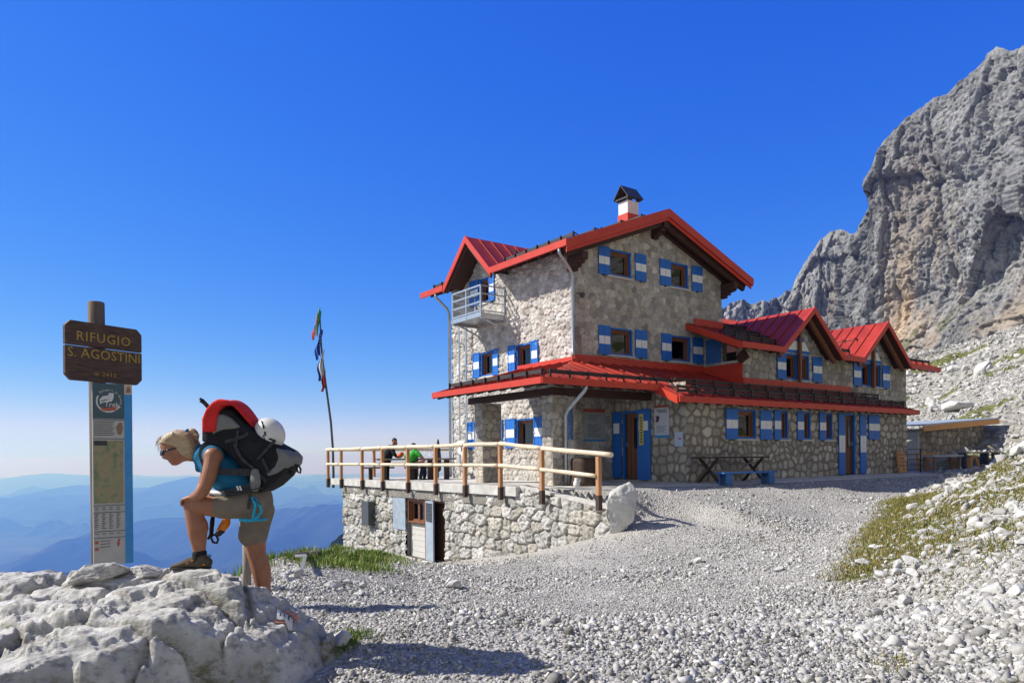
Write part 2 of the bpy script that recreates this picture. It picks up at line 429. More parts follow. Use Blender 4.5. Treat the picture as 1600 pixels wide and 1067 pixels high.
def grass_amount(x, y):
    """where turf grows, 0..1"""
    x = np.asarray(x, float); y = np.asarray(y, float)
    n = fbm(x * .55, y * .55, 2 + 0 * x, 4)
    # strip along the foot of the slope
    e = (x - (4.15 + .60 * (y - 9.5)))
    strip = .85 * sstep(-.45, .3, e) * sstep(3.6, 1.3, e) * sstep(9.0, 9.8, y) * sstep(21, 17, y)
    g = strip * sstep(-.5, .15, n + .15)
    # turf above it among the stones
    up = sstep(.9, 2.0, e) * sstep(7.5, 9.5, y) * sstep(40, 25, y)
    g = np.maximum(g, up * sstep(-.30, .25, n) * .85)
    br = sstep(2.7, 3.3, x) * sstep(6.4, 5.9, y)
    g = np.maximum(g, br * sstep(-.15, .3, n))
    # bank beside the terrace wall
    b = sstep(-1.9, -3.3, x + .10 * (y - 14)) * sstep(11.5, 12.6, y) * sstep(40, 30, y) * (x < 2)
    g = np.maximum(g, b * sstep(-.6, .1, n))
    # ribbons of turf on the far hillside, running down the slope
    far = sstep(26, 40, y) * sstep(14, 22, x)
    rb = fbm(x * .05, (y + .12 * x) * .26, 4 + 0 * x, 4)
    g = np.maximum(g, far * sstep(.10, .34, rb) * .9)
    return g
gr_attr = grass_amount(GX.ravel(), GY.ravel())
hm_attr = hill_mask(GX.ravel(), GY.ravel())
def ground_mat():
    m, N, L, B = new_mat('limestone_gravel')
    pos = N.new('ShaderNodeNewGeometry').outputs['Position']
    ag = N.new('ShaderNodeAttribute'); ag.attribute_name = 'turf'
    ah = N.new('ShaderNodeAttribute'); ah.attribute_name = 'hill'
    v1 = N.new('ShaderNodeTexVoronoi'); v1.inputs['Scale'].default_value = 26; L.new(pos, v1.inputs['Vector'])
    v2 = N.new('ShaderNodeTexVoronoi'); v2.inputs['Scale'].default_value = 2.2; L.new(pos, v2.inputs['Vector'])
    n1 = noise_node(N, L, pos, .55, 5, .6); n2 = noise_node(N, L, pos, 9, 6, .65)
    r1 = ramp(N, [(.0, (.27, .258, .238)), (.5, (.37, .357, .334)), (1, (.48, .467, .442))]); L.new(v1.outputs['Color'], r1.inputs[0])
    r2 = ramp(N, [(.35, (.80, .79, .78)), (.65, (1.12, 1.11, 1.09))]); L.new(n1.outputs['Fac'], r2.inputs[0])
    mx = N.new('ShaderNodeMix'); mx.data_type = 'RGBA'; mx.blend_type = 'MULTIPLY'; mx.inputs[0].default_value = 1
    L.new(r1.outputs[0], mx.inputs[6]); L.new(r2.outputs[0], mx.inputs[7])
    # hillside boulders: coarser cells, paler stone
    r3 = ramp(N, [(.0, (.25, .23, .19)), (.5, (.35, .33, .29)), (1, (.45, .435, .40))]); L.new(v2.outputs['Color'], r3.inputs[0])
    mh = N.new('ShaderNodeMix'); mh.data_type = 'RGBA'; L.new(ah.outputs['Fac'], mh.inputs[0])
    L.new(mx.outputs[2], mh.inputs[6]); L.new(r3.outputs[0], mh.inputs[7])
    # turf
    r4 = ramp(N, [(.3, (.17, .15, .06)), (.55, (.13, .15, .045)), (.75, (.25, .20, .10))]); L.new(n2.outputs['Fac'], r4.inputs[0])
    ad = N.new('ShaderNodeMath'); ad.operation = 'ADD'; L.new(ag.outputs['Fac'], ad.inputs[0])
    sb = N.new('ShaderNodeMath'); sb.operation = 'MULTIPLY_ADD'; L.new(n2.outputs['Fac'], sb.inputs[0]); sb.inputs[1].default_value = 1.2; sb.inputs[2].default_value = -.6
    L.new(sb.outputs[0], ad.inputs[1])
    st = ramp(N, [(.42, (0, 0, 0)), (.58, (1, 1, 1))]); L.new(ad.outputs[0], st.inputs[0])
    mg = N.new('ShaderNodeMix'); mg.data_type = 'RGBA'; L.new(st.outputs[0], mg.inputs[0])
    L.new(mh.outputs[2], mg.inputs[6]); L.new(r4.outputs[0], mg.inputs[7])
    L.new(mg.outputs[2], B.inputs['Base Color']); B.inputs['Roughness'].default_value = .95; B.inputs['Specular IOR Level'].default_value = .15
    b1 = N.new('ShaderNodeBump'); b1.inputs['Strength'].default_value = .9; b1.inputs['Distance'].default_value = .03; b1.invert = True
    L.new(v1.outputs['Distance'], b1.inputs['Height'])
    v2b = N.new('ShaderNodeMath'); v2b.operation = 'MULTIPLY'; L.new(v2.outputs['Distance'], v2b.inputs[0]); L.new(ah.outputs['Fac'], v2b.inputs[1])
    b2 = N.new('ShaderNodeBump'); b2.inputs['Strength'].default_value = .8; b2.inputs['Distance'].default_value = .35; b2.invert = True
    L.new(v2b.outputs[0], b2.inputs['Height']); L.new(b1.outputs[0], b2.inputs['Normal'])
    L.new(b2.outputs[0], B.inputs['Normal'])
    return m
M['ground'] = ground_mat()
ground = mesh_np('ground', np.stack([GX.ravel(), GY.ravel(), GZ.ravel()], 1), quads, M['ground'], smooth=True,
                 cols={'turf': gr_attr, 'hill': hm_attr})
tag(ground, kind='structure')

# ------------------------------------------------------------------ rock meshes
_ico = {}
def ico(sub):
    if sub not in _ico:
        bm = bmesh.new(); bmesh.ops.create_icosphere(bm, subdivisions=sub, radius=1)
        v = np.array([p.co[:] for p in bm.verts]); f = np.array([[q.index for q in fc.verts] for fc in bm.faces]); bm.free()
        _ico[sub] = (v, f)
    return _ico[sub]
_bank = {}
def angular(sub, k=12):
    """a bank of broken stones: balls cut by random planes until only facets are left"""
    if sub not in _bank and sub == 0:
        v = np.array([(x, y, z) for z in (-1, 1) for y in (-1, 1) for x in (-1, 1)], float); f = np.array([(0, 2, 3), (0, 3, 1), (4, 5, 7), (4, 7, 6), (0, 1, 5), (0, 5, 4), (2, 6, 7), (2, 7, 3), (0, 4, 6), (0, 6, 2), (1, 3, 7), (1, 7, 5)])
        r = np.random.default_rng(9); _bank[0] = (v[None] * r.uniform(.45, 1.05, (14, 8, 3)), f)
    if sub not in _bank:
        v, f = ico(sub); out = []
        for q in range(k):
            r = np.random.default_rng(50 + q + 100 * sub); P = v * 1.0
            for m in range(13 if sub > 1 else 7):
                n = r.normal(size=3); n /= np.linalg.norm(n); h = np.clip(P @ n - r.uniform(.38, .72), 0, None); P = P - h[:, None] * n[None]
            P /= np.abs(P).max(0)[None]; out.append(P)
        _bank[sub] = (np.array(out), f)
    return _bank[sub]
def stone_field(name, pts, size, mat, sub=1, flat=(.45, .8), rough=.10, sink=.3):
    """many loose broken stones as one mesh: pts (n,3), size (n,)"""
    B_, f = angular(sub); n = len(pts); nv = B_.shape[1]
    r = np.random.default_rng(len(name) + n)
    sc = np.stack([r.uniform(.8, 1.5, n), r.uniform(.55, 1.0, n), r.uniform(flat[0], flat[1], n)], 1) * size[:, None]
    P = B_[r.integers(0, len(B_), n)] * (1 + r.uniform(-rough, rough, (n, nv, 1))) * sc[:, None, :]
    q = r.normal(size=(n, 4)); q[:, 1:3] *= .45; q /= np.linalg.norm(q, axis=1)[:, None]
    w, x, y, z = q.T
    R = np.stack([np.stack([1 - 2 * (y * y + z * z), 2 * (x * y - z * w), 2 * (x * z + y * w)], 1),
                  np.stack([2 * (x * y + z * w), 1 - 2 * (x * x + z * z), 2 * (y * z - x * w)], 1),
                  np.stack([2 * (x * z - y * w), 2 * (y * z + x * w), 1 - 2 * (x * x + y * y)], 1)], 1)
    P = np.einsum('nij,nkj->nki', R, P)
    C = pts + np.stack([np.zeros(n), np.zeros(n), size * (.5 - sink)], 1)
    P = P + C[:, None, :]
    Fm = f[None] + (np.arange(n) * nv)[:, None, None]
    return mesh_np(name, P.reshape(-1, 3), Fm.reshape(-1, 3), mat)
def stone_mat(name, cs, bs=14, bump=.6, bd=.03):
    m, N, L, B = new_mat(name)
    g = N.new('ShaderNodeNewGeometry'); tc = N.new('ShaderNodeTexCoord')
    r = ramp(N, cs); L.new(g.outputs['Random Per Island'], r.inputs[0])
    n = noise_node(N, L, g.outputs['Position'], bs, 6, .65)
    r2 = ramp(N, [(.3, (.8, .8, .8)), (.7, (1.12, 1.12, 1.12))]); L.new(n.outputs['Fac'], r2.inputs[0])
    mx = N.new('ShaderNodeMix'); mx.data_type = 'RGBA'; mx.blend_type = 'MULTIPLY'; mx.inputs[0].default_value = 1
    L.new(r.outputs[0], mx.inputs[6]); L.new(r2.outputs[0], mx.inputs[7]); L.new(mx.outputs[2], B.inputs['Base Color'])
    B.inputs['Roughness'].default_value = .93; B.inputs['Specular IOR Level'].default_value = .15
    bump_to(N, L, B, n.outputs['Fac'], bump, bd)
    return m
M['pebble'] = stone_mat('pale_gravel_stone', [(0, (.17, .162, .148)), (.3, (.31, .299, .28)), (.65, (.43, .418, .395)), (.92, (.55, .537, .51)), (1, (.72, .71, .68))], 30, .4, .01)
M['boulder'] = stone_mat('pale_limestone', [(0, (.34, .325, .295)), (.5, (.45, .437, .41)), (1, (.56, .548, .52))], 5, .8, .06)
# ------------------------------------------------------------------ far country: valley, ridges, cliff
def px_dir(px, py):
    """horizontal and vertical tangents of a sight line of the calibrated view (survey of the skyline)"""
    c, s = math.cos(math.radians(.5)), math.sin(math.radians(.5)); dx = px - 800.0; dy = 713.7 - py
    return (dx * c + dy * s) / 1159.0, (-dx * s + dy * c) / 1159.0
M['forest'] = mottled('forested_mountain', (.006, .011, .009), (.012, .019, .014), .0016, .95, 0, world_co=True, spec=.05, c3=(.026, .032, .02))
M['valley'] = mottled('valley_floor', (.012, .018, .012), (.026, .034, .022), .0012, .95, 0, world_co=True, spec=.05, c3=(.09, .09, .075))
vx = np.linspace(-69000, 29000, 30); vy = np.linspace(-400, 74000, 30)
VX, VY = np.meshgrid(vx, vy)
vi = np.arange(900).reshape(30, 30)
tag(mesh_np('valley_floor', np.stack([VX.ravel(), VY.ravel(), np.full(900, -1550.0)], 1),
            np.stack([vi[:-1, :-1].ravel(), vi[:-1, 1:].ravel(), vi[1:, 1:].ravel(), vi[1:, :-1].ravel()], 1), M['valley']), kind='structure')

def ridge(prof, D, depth, zb, seed, amp, ncol=420, nrow=70, name='hills', twist=0.0):
    prof = sorted(prof); xs = np.array([p[0] for p in prof], float); ys = np.array([p[1] for p in prof], float)
    cx = np.linspace(xs[0], xs[-1], ncol); cy = np.interp(cx, xs, ys)
    t = np.array([px_dir(a, b) for a, b in zip(cx, cy)])
    Dc = D * (1 + twist * (cx - cx.mean()) / (cx.max() - cx.min()))
    X0 = t[:, 0] * Dc; crest = EYE + t[:, 1] * Dc
    crest = crest + amp * .05 * fbm(X0 / D * 60, seed + 0 * X0, 0 * X0, 5, .55)
    tt = np.linspace(-1, 1, nrow)
    Xg = np.repeat(X0[None], nrow, 0); Yg = Dc[None] + tt[:, None] * depth
    p = 1 - np.abs(tt[:, None]) ** 1.15
    sp = ridged(Xg / depth * 2.1 + seed, Yg / depth * .8, seed + 0 * Xg, 5)
    z = zb + (crest[None] - zb) * p + amp * (sp - .9) * (1 - p) * np.minimum(1, 4 * p + .3) * .8
    i = np.arange(ncol * nrow).reshape(nrow, ncol)
    q = np.stack([i[:-1, :-1].ravel(), i[:-1, 1:].ravel(), i[1:, 1:].ravel(), i[1:, :-1].ravel()], 1)
    return tag(mesh_np(name, np.stack([Xg.ravel(), Yg.ravel(), z.ravel()], 1), q, M['forest'], smooth=True), kind='structure')
ridge([(-500,760),(-200,748),(-60,757),(0,753),(25,748),(50,746),(62,741),(75,739),(105,742),(130,743),(148,747),(207,746),(240,748),(266,746),(290,745),(330,750),(400,753),(455,748),(500,751),(540,752),(620,748),(800,755),(1000,745)], 46000, 9000, -1550, 1.0, 700, twist=0)
ridge([(-500,790),(-200,770),(-60,790),(0,781),(35,773),(60,769),(87,763),(115,758),(140,762),(205,768),(245,760),(275,750),(305,744),(330,748),(370,760),(424,774),(452,779),(483,773),(510,775),(540,779),(650,770),(850,785)], 25000, 6500, -1550, 2.3, 900)
ridge([(-520,900),(-200,880),(60,905),(140,845),(205,818),(228,813),(255,817),(290,822),(330,828),(380,815),(424,796),(455,794),(500,790),(540,788),(640,775),(760,790),(900,830)], 12500, 4200, -1550, 4.1, 700)
ridge([(-520,905),(-260,880),(-100,890),(0,893),(30,892),(60,890),(93,892),(110,897),(160,930),(260,980)], 4300, 1500, -1300, 6.6, 260)
ridge([(470,930),(500,880),(512,855),(520,842),(530,833),(545,828),(600,820),(700,815)], 900, 260, -500, 8.2, 60, ncol=160)

# the big rock wall on the far side of the scree: plan line of its foot, skyline heights, leaning and fluted
def cliff_mat():
    m, N, L, B = new_mat('limestone_cliff')
    pos = N.new('ShaderNodeNewGeometry').outputs['Position']
    n1 = noise_node(N, L, pos, .045, 7, .62, (1, 1, .35)); n2 = noise_node(N, L, pos, .5, 7, .7, (1, 1, .6))
    n3 = noise_node(N, L, pos, .028, 5, .6, (1.6, 1.6, .22))
    r1 = ramp(N, [(.3, (.17, .171, .174)), (.5, (.27, .27, .272)), (.7, (.39, .388, .385))]); L.new(n1.outputs['Fac'], r1.inputs[0])
    r2 = ramp(N, [(.32, (.50, .50, .52)), (.62, (1.2, 1.2, 1.18))]); L.new(n2.outputs['Fac'], r2.inputs[0])
    mx = N.new('ShaderNodeMix'); mx.data_type = 'RGBA'; mx.blend_type = 'MULTIPLY'; mx.inputs[0].default_value = 1
    L.new(r1.outputs[0], mx.inputs[6]); L.new(r2.outputs[0], mx.inputs[7])
    ao = N.new('ShaderNodeAttribute'); ao.attribute_name = 'ochre'
    rr = ramp(N, [(.42, (0, 0, 0)), (.58, (1, 1, 1))]); L.new(n3.outputs['Fac'], rr.inputs[0])
    mu = N.new('ShaderNodeMath'); mu.operation = 'MULTIPLY'; L.new(ao.outputs['Fac'], mu.inputs[0]); L.new(rr.outputs[0], mu.inputs[1])
    mo = N.new('ShaderNodeMix'); mo.data_type = 'RGBA'; L.new(mu.outputs[0], mo.inputs[0]); L.new(mx.outputs[2], mo.inputs[6]); mo.inputs[7].default_value = (.50, .375, .25, 1)
    ag = N.new('ShaderNodeAttribute'); ag.attribute_name = 'turf'
    mg = N.new('ShaderNodeMix'); mg.data_type = 'RGBA'; L.new(ag.outputs['Fac'], mg.inputs[0]); L.new(mo.outputs[2], mg.inputs[6]); mg.inputs[7].default_value = (.14, .14, .07, 1)
    L.new(mg.outputs[2], B.inputs['Base Color']); B.inputs['Roughness'].default_value = .95; B.inputs['Specular IOR Level'].default_value = .12
    b = bump_to(N, L, B, n2.outputs['Fac'], .9, 1.2)
    n4 = noise_node(N, L, pos, 1.6, 5, .7, (1, 1, .8)); bump_to(N, L, B, n4.outputs['Fac'], .7, .4, b)
    return m
M['cliff'] = cliff_mat()
def cliff(name, sky_pts, plan, zb, seed, nc, nr, amp, label):
    xs = np.array([p[0] for p in sky_pts], float); ys = np.array([p[1] for p in sky_pts], float)
    cx = np.linspace(xs[0], xs[-1], nc); cy = np.interp(cx, xs, ys)
    D = np.interp(cx, [p[0] for p in plan], [p[1] for p in plan])
    t = np.array([px_dir(a, b) for a, b in zip(cx, cy)])
    X0 = t[:, 0] * D; top = EYE + t[:, 1] * D
    dX = np.gradient(X0); dY = np.gradient(D); ln = np.hypot(dX, dY)
    nX, nY = dY / ln, -dX / ln                       # outward normal in plan, towards the viewer
    nback = 40
    h = np.concatenate([np.linspace(0, 1, nr), np.ones(nback)]); back = np.concatenate([np.zeros(nr), np.linspace(0, 1, nback) ** 1.5])
    H = h[:, None]; Hz = zb + (top[None] - zb) * H
    z = Hz - back[:, None] * 14
    A = np.cumsum(ln)[None] + 0 * z
    # lean: bench in the lower third, steep wall above, rounding near the top
    rel = H + 0 * z
    off = 55 * sstep(.42, .0, rel) + 14 * sstep(.52, .36, rel) - 9 * sstep(.80, 1.05, rel) ** 1.5 - 55 * back[:, None]
    low = sstep(.50, .34, rel)
    wz = z * (.42 + .5 * low)
    n = amp * 1.0 * (ridged(A / 62 + seed, wz / 62, seed + 0 * A, 3) - .8) \
        + amp * .5 * (ridged(A / 21 + seed * 2, wz / 21, 3 + seed + 0 * A, 4) - .8) \
        + amp * .12 * fbm(A / 7, z / 7 * .8, seed + 0 * A, 4, .6)
    st = (z + 5 * fbm(A / 40, z / 40, seed + 4 + 0 * A, 3)) / 7.5
    strata = (st - np.floor(st)); n = n + low * 3.4 * (sstep(0, .75, strata) - .5) * (.5 + fbm(A / 18, z / 30, 9 + 0 * A, 2))
    def blocks(cw, ch, sd, tilt, lift, crack):
        zz = z + .25 * A
        r_, e_, ca_, cz_ = stones2d(A + .75 * cw * fbm(A / cw * .7, z / ch * .7, sd + 0 * A, 3), zz + .75 * ch * fbm(A / cw * .6, z / ch * .6, sd + 5 + 0 * A, 3), cw, ch, sd, .42, 2.2)
        return lift * (r_ - .5) + tilt * (ca_ * (((r_ * 7.3) % 1) - .45) * 2 + cz_ * (((r_ * 13.7) % 1) - .5) * 1.4) - crack * sstep(.14, .0, e_)
    k_ = amp / 7.5
    n = n * .36 + k_ * (blocks(34, 70, 3, 8.5, 8.0, 1.2) + blocks(13, 46, 4, 2.4, 2.2, 1.3) * (1 - .6 * low) + blocks(7, 8.5, 5, 1.9, 1.3, .5) + blocks(2.7, 3.4, 7, 1.1, .8, .35) + blocks(1.2, 1.5, 9, .6, .4, .2) + .5 * fbm(A / 1.6, z / 1.6, 4 + 0 * A, 3, .7))
    fade = np.minimum(1, (1 - H) * 14 + .45) * (back[:, None] < .01) + .5 * (back[:, None] >= .01)
    off = off + n * fade
    z2 = z + fade * 0 + (rel > .90) * (amp * .12) * fbm(A / 9, seed + 0 * A, 2 + 0 * A, 4, .6) * sstep(.90, 1, rel)
    X = X0[None] + nX[None] * off; Y = D[None] + nY[None] * off
    ii = np.arange(X.size).reshape(X.shape)
    q = np.stack([ii[:-1, :-1].ravel(), ii[:-1, 1:].ravel(), ii[1:, 1:].ravel(), ii[1:, :-1].ravel()], 1)
    och = sstep(.30, .42, rel) * sstep(.98, .6, rel) * sstep(-.25, .35, fbm(A / 55, z / 160, 2 + seed + 0 * A, 3)) \
        * np.maximum(.55, 1.25 * np.exp(-((cx[None] - 1385) / 45.) ** 2) * sstep(.7, .5, rel))
    tu = sstep(.34, .40, rel) * sstep(.50, .42, rel) * sstep(.15, .5, fbm(A / 14, z / 14, 12 + 0 * A, 4)) * .7
    return tag(mesh_np(name, np.stack([X.ravel(), Y.ravel(), z2.ravel()], 1), q, M['cliff'], smooth=False,
                       cols={'ochre': och.ravel(), 'turf': tu.ravel()}), kind='structure')
cliff('mountain', [(1296,372),(1303,365),(1315,362),(1322,352),(1330,335),(1345,308),(1353,280),(1357,243),(1366,222),(1383,198),(1400,182),(1420,163),(1440,150),(1462,141),(1480,122),(1500,107),(1512,93),(1522,77),(1538,68),(1553,71),(1563,76),(1575,70),(1590,64),(1605,60),(1700,40),(1900,-20)],
      [(1296, 385), (1360, 360), (1600, 300), (1900, 250)], -25, 1.7, 400, 430, 7.5, '')
cliff('mountain', [(1205,500),(1222,470),(1230,455),(1236,435),(1243,420),(1256,402),(1268,384),(1280,368),(1292,358),(1305,355),(1318,358),(1330,372),(1345,385),(1380,420)],
      [(1205, 520), (1380, 470)], -40, 5.2, 170, 230, 6.5, '')
cliff('mountain', [(1080,500),(1110,490),(1128,479),(1140,472),(1152,467),(1163,466),(1172,471),(1180,473),(1192,468),(1200,470),(1215,462),(1225,456),(1234,450),(1250,455),(1300,470)],
      [(1080, 800), (1300, 760)], -60, 9.4, 150, 150, 16, '')

# ------------------------------------------------------------------ air
def haze():
    m = bpy.data.materials.new('mountain_air'); m.use_nodes = True
    nt = m.node_tree; nt.nodes.clear()
    out = nt.nodes.new('ShaderNodeOutputMaterial'); pv = nt.nodes.new('ShaderNodeVolumePrincipled')
    pv.inputs['Color'].default_value = (.115, .27, 1.0, 1); pv.inputs['Absorption Color'].default_value = (1, 1, 1, 1)
    pv.inputs['Density'].default_value = 1.35e-4; pv.inputs['Anisotropy'].default_value = 0.35
    nt.links.new(pv.outputs[0], out.inputs['Volume'])
    b = MB(); b.box(-75000, 35000, -1200, 76000, -1700, 215)
    tag(b.build('haze', m), kind='stuff')
haze()
# ------------------------------------------------------------------ masonry panels
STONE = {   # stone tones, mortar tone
    'shade': ([(.42, .375, .315), (.49, .44, .375), (.34, .31, .27), (.56, .51, .44), (.45, .41, .36), (.50, .44, .36), (.40, .375, .34)], (.28, .255, .22)),  # mortar darkened here: joint shadows painted into its colour
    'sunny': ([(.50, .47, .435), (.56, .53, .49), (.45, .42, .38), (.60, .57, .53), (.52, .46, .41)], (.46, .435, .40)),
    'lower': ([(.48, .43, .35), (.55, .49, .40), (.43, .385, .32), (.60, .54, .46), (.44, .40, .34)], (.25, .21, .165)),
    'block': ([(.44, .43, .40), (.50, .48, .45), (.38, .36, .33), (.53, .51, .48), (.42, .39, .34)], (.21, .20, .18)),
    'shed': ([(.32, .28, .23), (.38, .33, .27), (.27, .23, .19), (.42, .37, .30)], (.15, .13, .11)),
}
def panel(ax, c, a0, a1, z0, z1, style, cell=(.24, .2), relief=.02, seed=1, res=.03, keep=None, holes=(), out=-1, reveal=.22, edge=(.05, .2), rough=.008):
    """one stone-faced wall side in house axes. ax 'v': lies in the plane v=c and runs along s; ax 's': plane s=c, runs along v.
    out: sign of the outward direction. holes: (a0,a1,z0,z1) openings with reveals."""
    na = max(2, int((a1 - a0) / res) + 1); nz = max(2, int((z1 - z0) / res) + 1)
    av = np.linspace(a0, a1, na); zv = np.linspace(z0, z1, nz)
    for h in holes:                                    # snap grid lines onto the edges of the openings
        for e in h[:2]:
            if a0 < e < a1: av[np.argmin(np.abs(av - e))] = e
        for e in h[2:]:
            if z0 < e < z1: zv[np.argmin(np.abs(zv - e))] = e
    A, Z = np.meshgrid(av, zv)
    rid, ed, ca, cz = stones2d(A, Z, cell[0], cell[1], seed)
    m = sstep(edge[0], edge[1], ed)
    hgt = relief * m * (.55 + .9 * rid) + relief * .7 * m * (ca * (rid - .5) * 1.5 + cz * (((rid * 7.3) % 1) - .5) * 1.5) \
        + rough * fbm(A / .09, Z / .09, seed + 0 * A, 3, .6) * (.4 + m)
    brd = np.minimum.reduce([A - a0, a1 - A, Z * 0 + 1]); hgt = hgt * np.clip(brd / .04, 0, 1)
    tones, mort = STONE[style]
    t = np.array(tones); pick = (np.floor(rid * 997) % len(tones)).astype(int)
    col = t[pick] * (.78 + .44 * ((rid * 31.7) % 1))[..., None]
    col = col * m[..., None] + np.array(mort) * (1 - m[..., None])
    col = col * (1 + .16 * fbm(A / .7, Z / .7, seed + 3 + 0 * A, 3))[..., None]
    Am = (A[:-1, :-1] + A[1:, 1:]) / 2; Zm = (Z[:-1, :-1] + Z[1:, 1:]) / 2
    ok = np.ones(Am.shape, bool)
    if keep is not None: ok &= keep(Am, Zm)
    for h in holes: ok &= ~((Am > h[0]) & (Am < h[1]) & (Zm > h[2]) & (Zm < h[3]))
    i = np.arange(A.size).reshape(A.shape)
    q = np.stack([i[:-1, :-1], i[:-1, 1:], i[1:, 1:], i[1:, :-1]], -1)[ok]
    P = np.stack([A, c + out * hgt, Z], -1).reshape(-1, 3); C = col.reshape(-1, 3)
    Vs = [P]; Fs = [q]; Cs = [C]; base = len(P)
    for h in holes:
        b0, b1, y0, y1 = max(h[0], a0), min(h[1], a1), max(h[2], z0), min(h[3], z1)
        f = [(b0, y0), (b1, y0), (b1, y1), (b0, y1)]
        pts = [(x, c + out * relief * .4, y) for x, y in f] + [(x, c - out * reveal, y) for x, y in f]
        Vs.append(np.array(pts)); Cs.append(np.tile(np.array(mort) * 1.15, (8, 1)))
        Fs.append(np.array([(k, (k + 1) % 4, 4 + (k + 1) % 4, 4 + k) for k in range(4)]) + base); base += 8
    V = np.concatenate(Vs); Fq = np.concatenate(Fs); Cc = np.concatenate(Cs)
    if ax == 's': V = V[:, [1, 0, 2]]
    return V, Fq, Cc
def panels(name, parts, parent=None, mat=None):
    Vs = []; Fs = []; Cs = []; b = 0
    for V, Fq, C in parts:
        Vs.append(V); Fs.append(Fq + b); Cs.append(C); b += len(V)
    V = np.concatenate(Vs); Fq = np.concatenate(Fs); C = np.concatenate(Cs)
    used = np.zeros(len(V), bool); used[Fq.ravel()] = True; mp = np.cumsum(used) - 1
    return mesh_np(name, V[used], mp[Fq], mat or M['masonry'], parent, smooth=False, cols={'stone': C[used]})

# ------------------------------------------------------------------ the hut
hut = empty('mountain_hut', (float(HK[0]), float(HK[1]), 0.0), HANG)
tag(hut, 'two-storey rubble stone mountain hut with red metal roofs and blue and white shutters', 'mountain hut')

ROOF_K = 1.68 / 4.3
def under_main(s, z): return z < 9.54 - ROOF_K * np.abs(s - 3.5) - .17
FW = [(1.50, 2.46, 7.30, 8.13), (4.31, 5.20, 7.30, 8.13), (1.50, 2.50, 4.80, 5.66), (4.31, 5.28, 4.80, 5.66)]
LW = [(4.28, 5.04, 4.47, 5.33), (2.06, 2.88, 4.47, 5.33), (4.16, 5.40, 1.92, 2.86), (1.94, 2.92, 1.92, 2.86), (4.47, 5.06, 7.08, 7.95)]
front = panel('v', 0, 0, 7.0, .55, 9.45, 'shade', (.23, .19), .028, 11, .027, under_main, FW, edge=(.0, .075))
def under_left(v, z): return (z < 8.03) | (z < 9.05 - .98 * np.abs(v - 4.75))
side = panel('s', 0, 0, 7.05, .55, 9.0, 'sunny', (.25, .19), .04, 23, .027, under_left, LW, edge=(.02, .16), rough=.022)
right_side = panel('s', 7.0, 0, 7.05, 4.6, 7.7, 'shade', (.28, .22), .02, 29, .06, None, (), out=1)
panels('wall', [front, side, right_side], hut)
UW = [(8.33, 9.75, 4.25, 5.16), (13.26, 14.78, 4.25, 5.16)]
def under_dorm(s, z): return (z < 5.27) | (z < 6.62 - .86 * np.minimum(np.abs(s - 9.1), np.abs(s - 14.1)))
upper = panel('v', -1.66, 5.97, 16.8, 3.75, 6.5, 'shade', (.26, .22), .022, 31, .03, under_dorm, UW, edge=(.04, .22))
upper_end = panel('s', 5.97, -1.66, 0.0, 3.9, 6.0, 'shade', (.26, .22), .022, 33, .03, lambda v, z: z < 5.3 + .41 * (v + 1.9), [(-.80, -.14, 4.76, 5.6), (-1.42, -.84, 4.76, 5.5)])
upper_right = panel('s', 16.8, -1.66, 5, .5, 6.2, 'shade', (.26, .22), .02, 37, .08, lambda v, z: z < 5.3 + .41 * (v + 1.9), (), out=1)
panels('wall', [upper, upper_end, upper_right], hut)
DW = [(3.86, 4.78, 2.09, 2.98), (6.03, 6.45, 2.09, 3.0), (7.27, 7.70, 2.09, 3.0), (8.56, 9.0, 2.09, 3.0), (9.72, 10.45, .85, 3.02)]
low = panel('v', -3.0, 1.6, 14.1, .55, 3.45, 'lower', (.30, .27), .024, 41, .028, None, DW, edge=(.17, .32))
low_end = panel('s', 1.6, -3.0, 0.0, .55, 3.7, 'lower', (.28, .27), .024, 43, .028, None, [(-1.17, -.48, .88, 2.98)], edge=(.15, .30))
low_right = panel('s', 14.1, -3.0, -1.66, .5, 3.4, 'lower', (.27, .25), .02, 47, .06, None, (), out=1)
panels('wall', [low, low_end, low_right], hut)
# solid cores behind the facings
cb = MB()
cb.box(.24, 6.8, .24, 6.9, .5, 7.6); cb.prism([(.24, 7.6), (6.8, 7.6), (3.5, 9.1)], 'y', .24, 6.9)
cb.box(6.2, 16.6, -1.42, 4.8, .5, 5.1); cb.box(1.84, 13.9, -2.76, -1.2, .5, 3.2); cb.box(1.84, 6.3, -1.3, .3, .5, 3.9)
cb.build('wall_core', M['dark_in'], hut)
for (s0, v0, s1) in ((-2.24, -1.75, -1.72), (-2.24, 1.62, -1.55)):
    pp = [panel('s', s0, v0, v0 + .45, .7, 3.24, 'shade', (.26, .2), .02, 51, .03), panel('v', v0, s0, s1, .7, 3.24, 'shade', (.26, .2), .02, 53, .03),
          panel('s', s1, v0, v0 + .45, .7, 3.24, 'shade', (.26, .2), .02, 57, .04, out=1), panel('v', v0 + .45, s0, s1, .7, 3.24, 'shade', (.26, .2), .02, 59, .04, out=1)]
    panels('pillar', pp, hut)

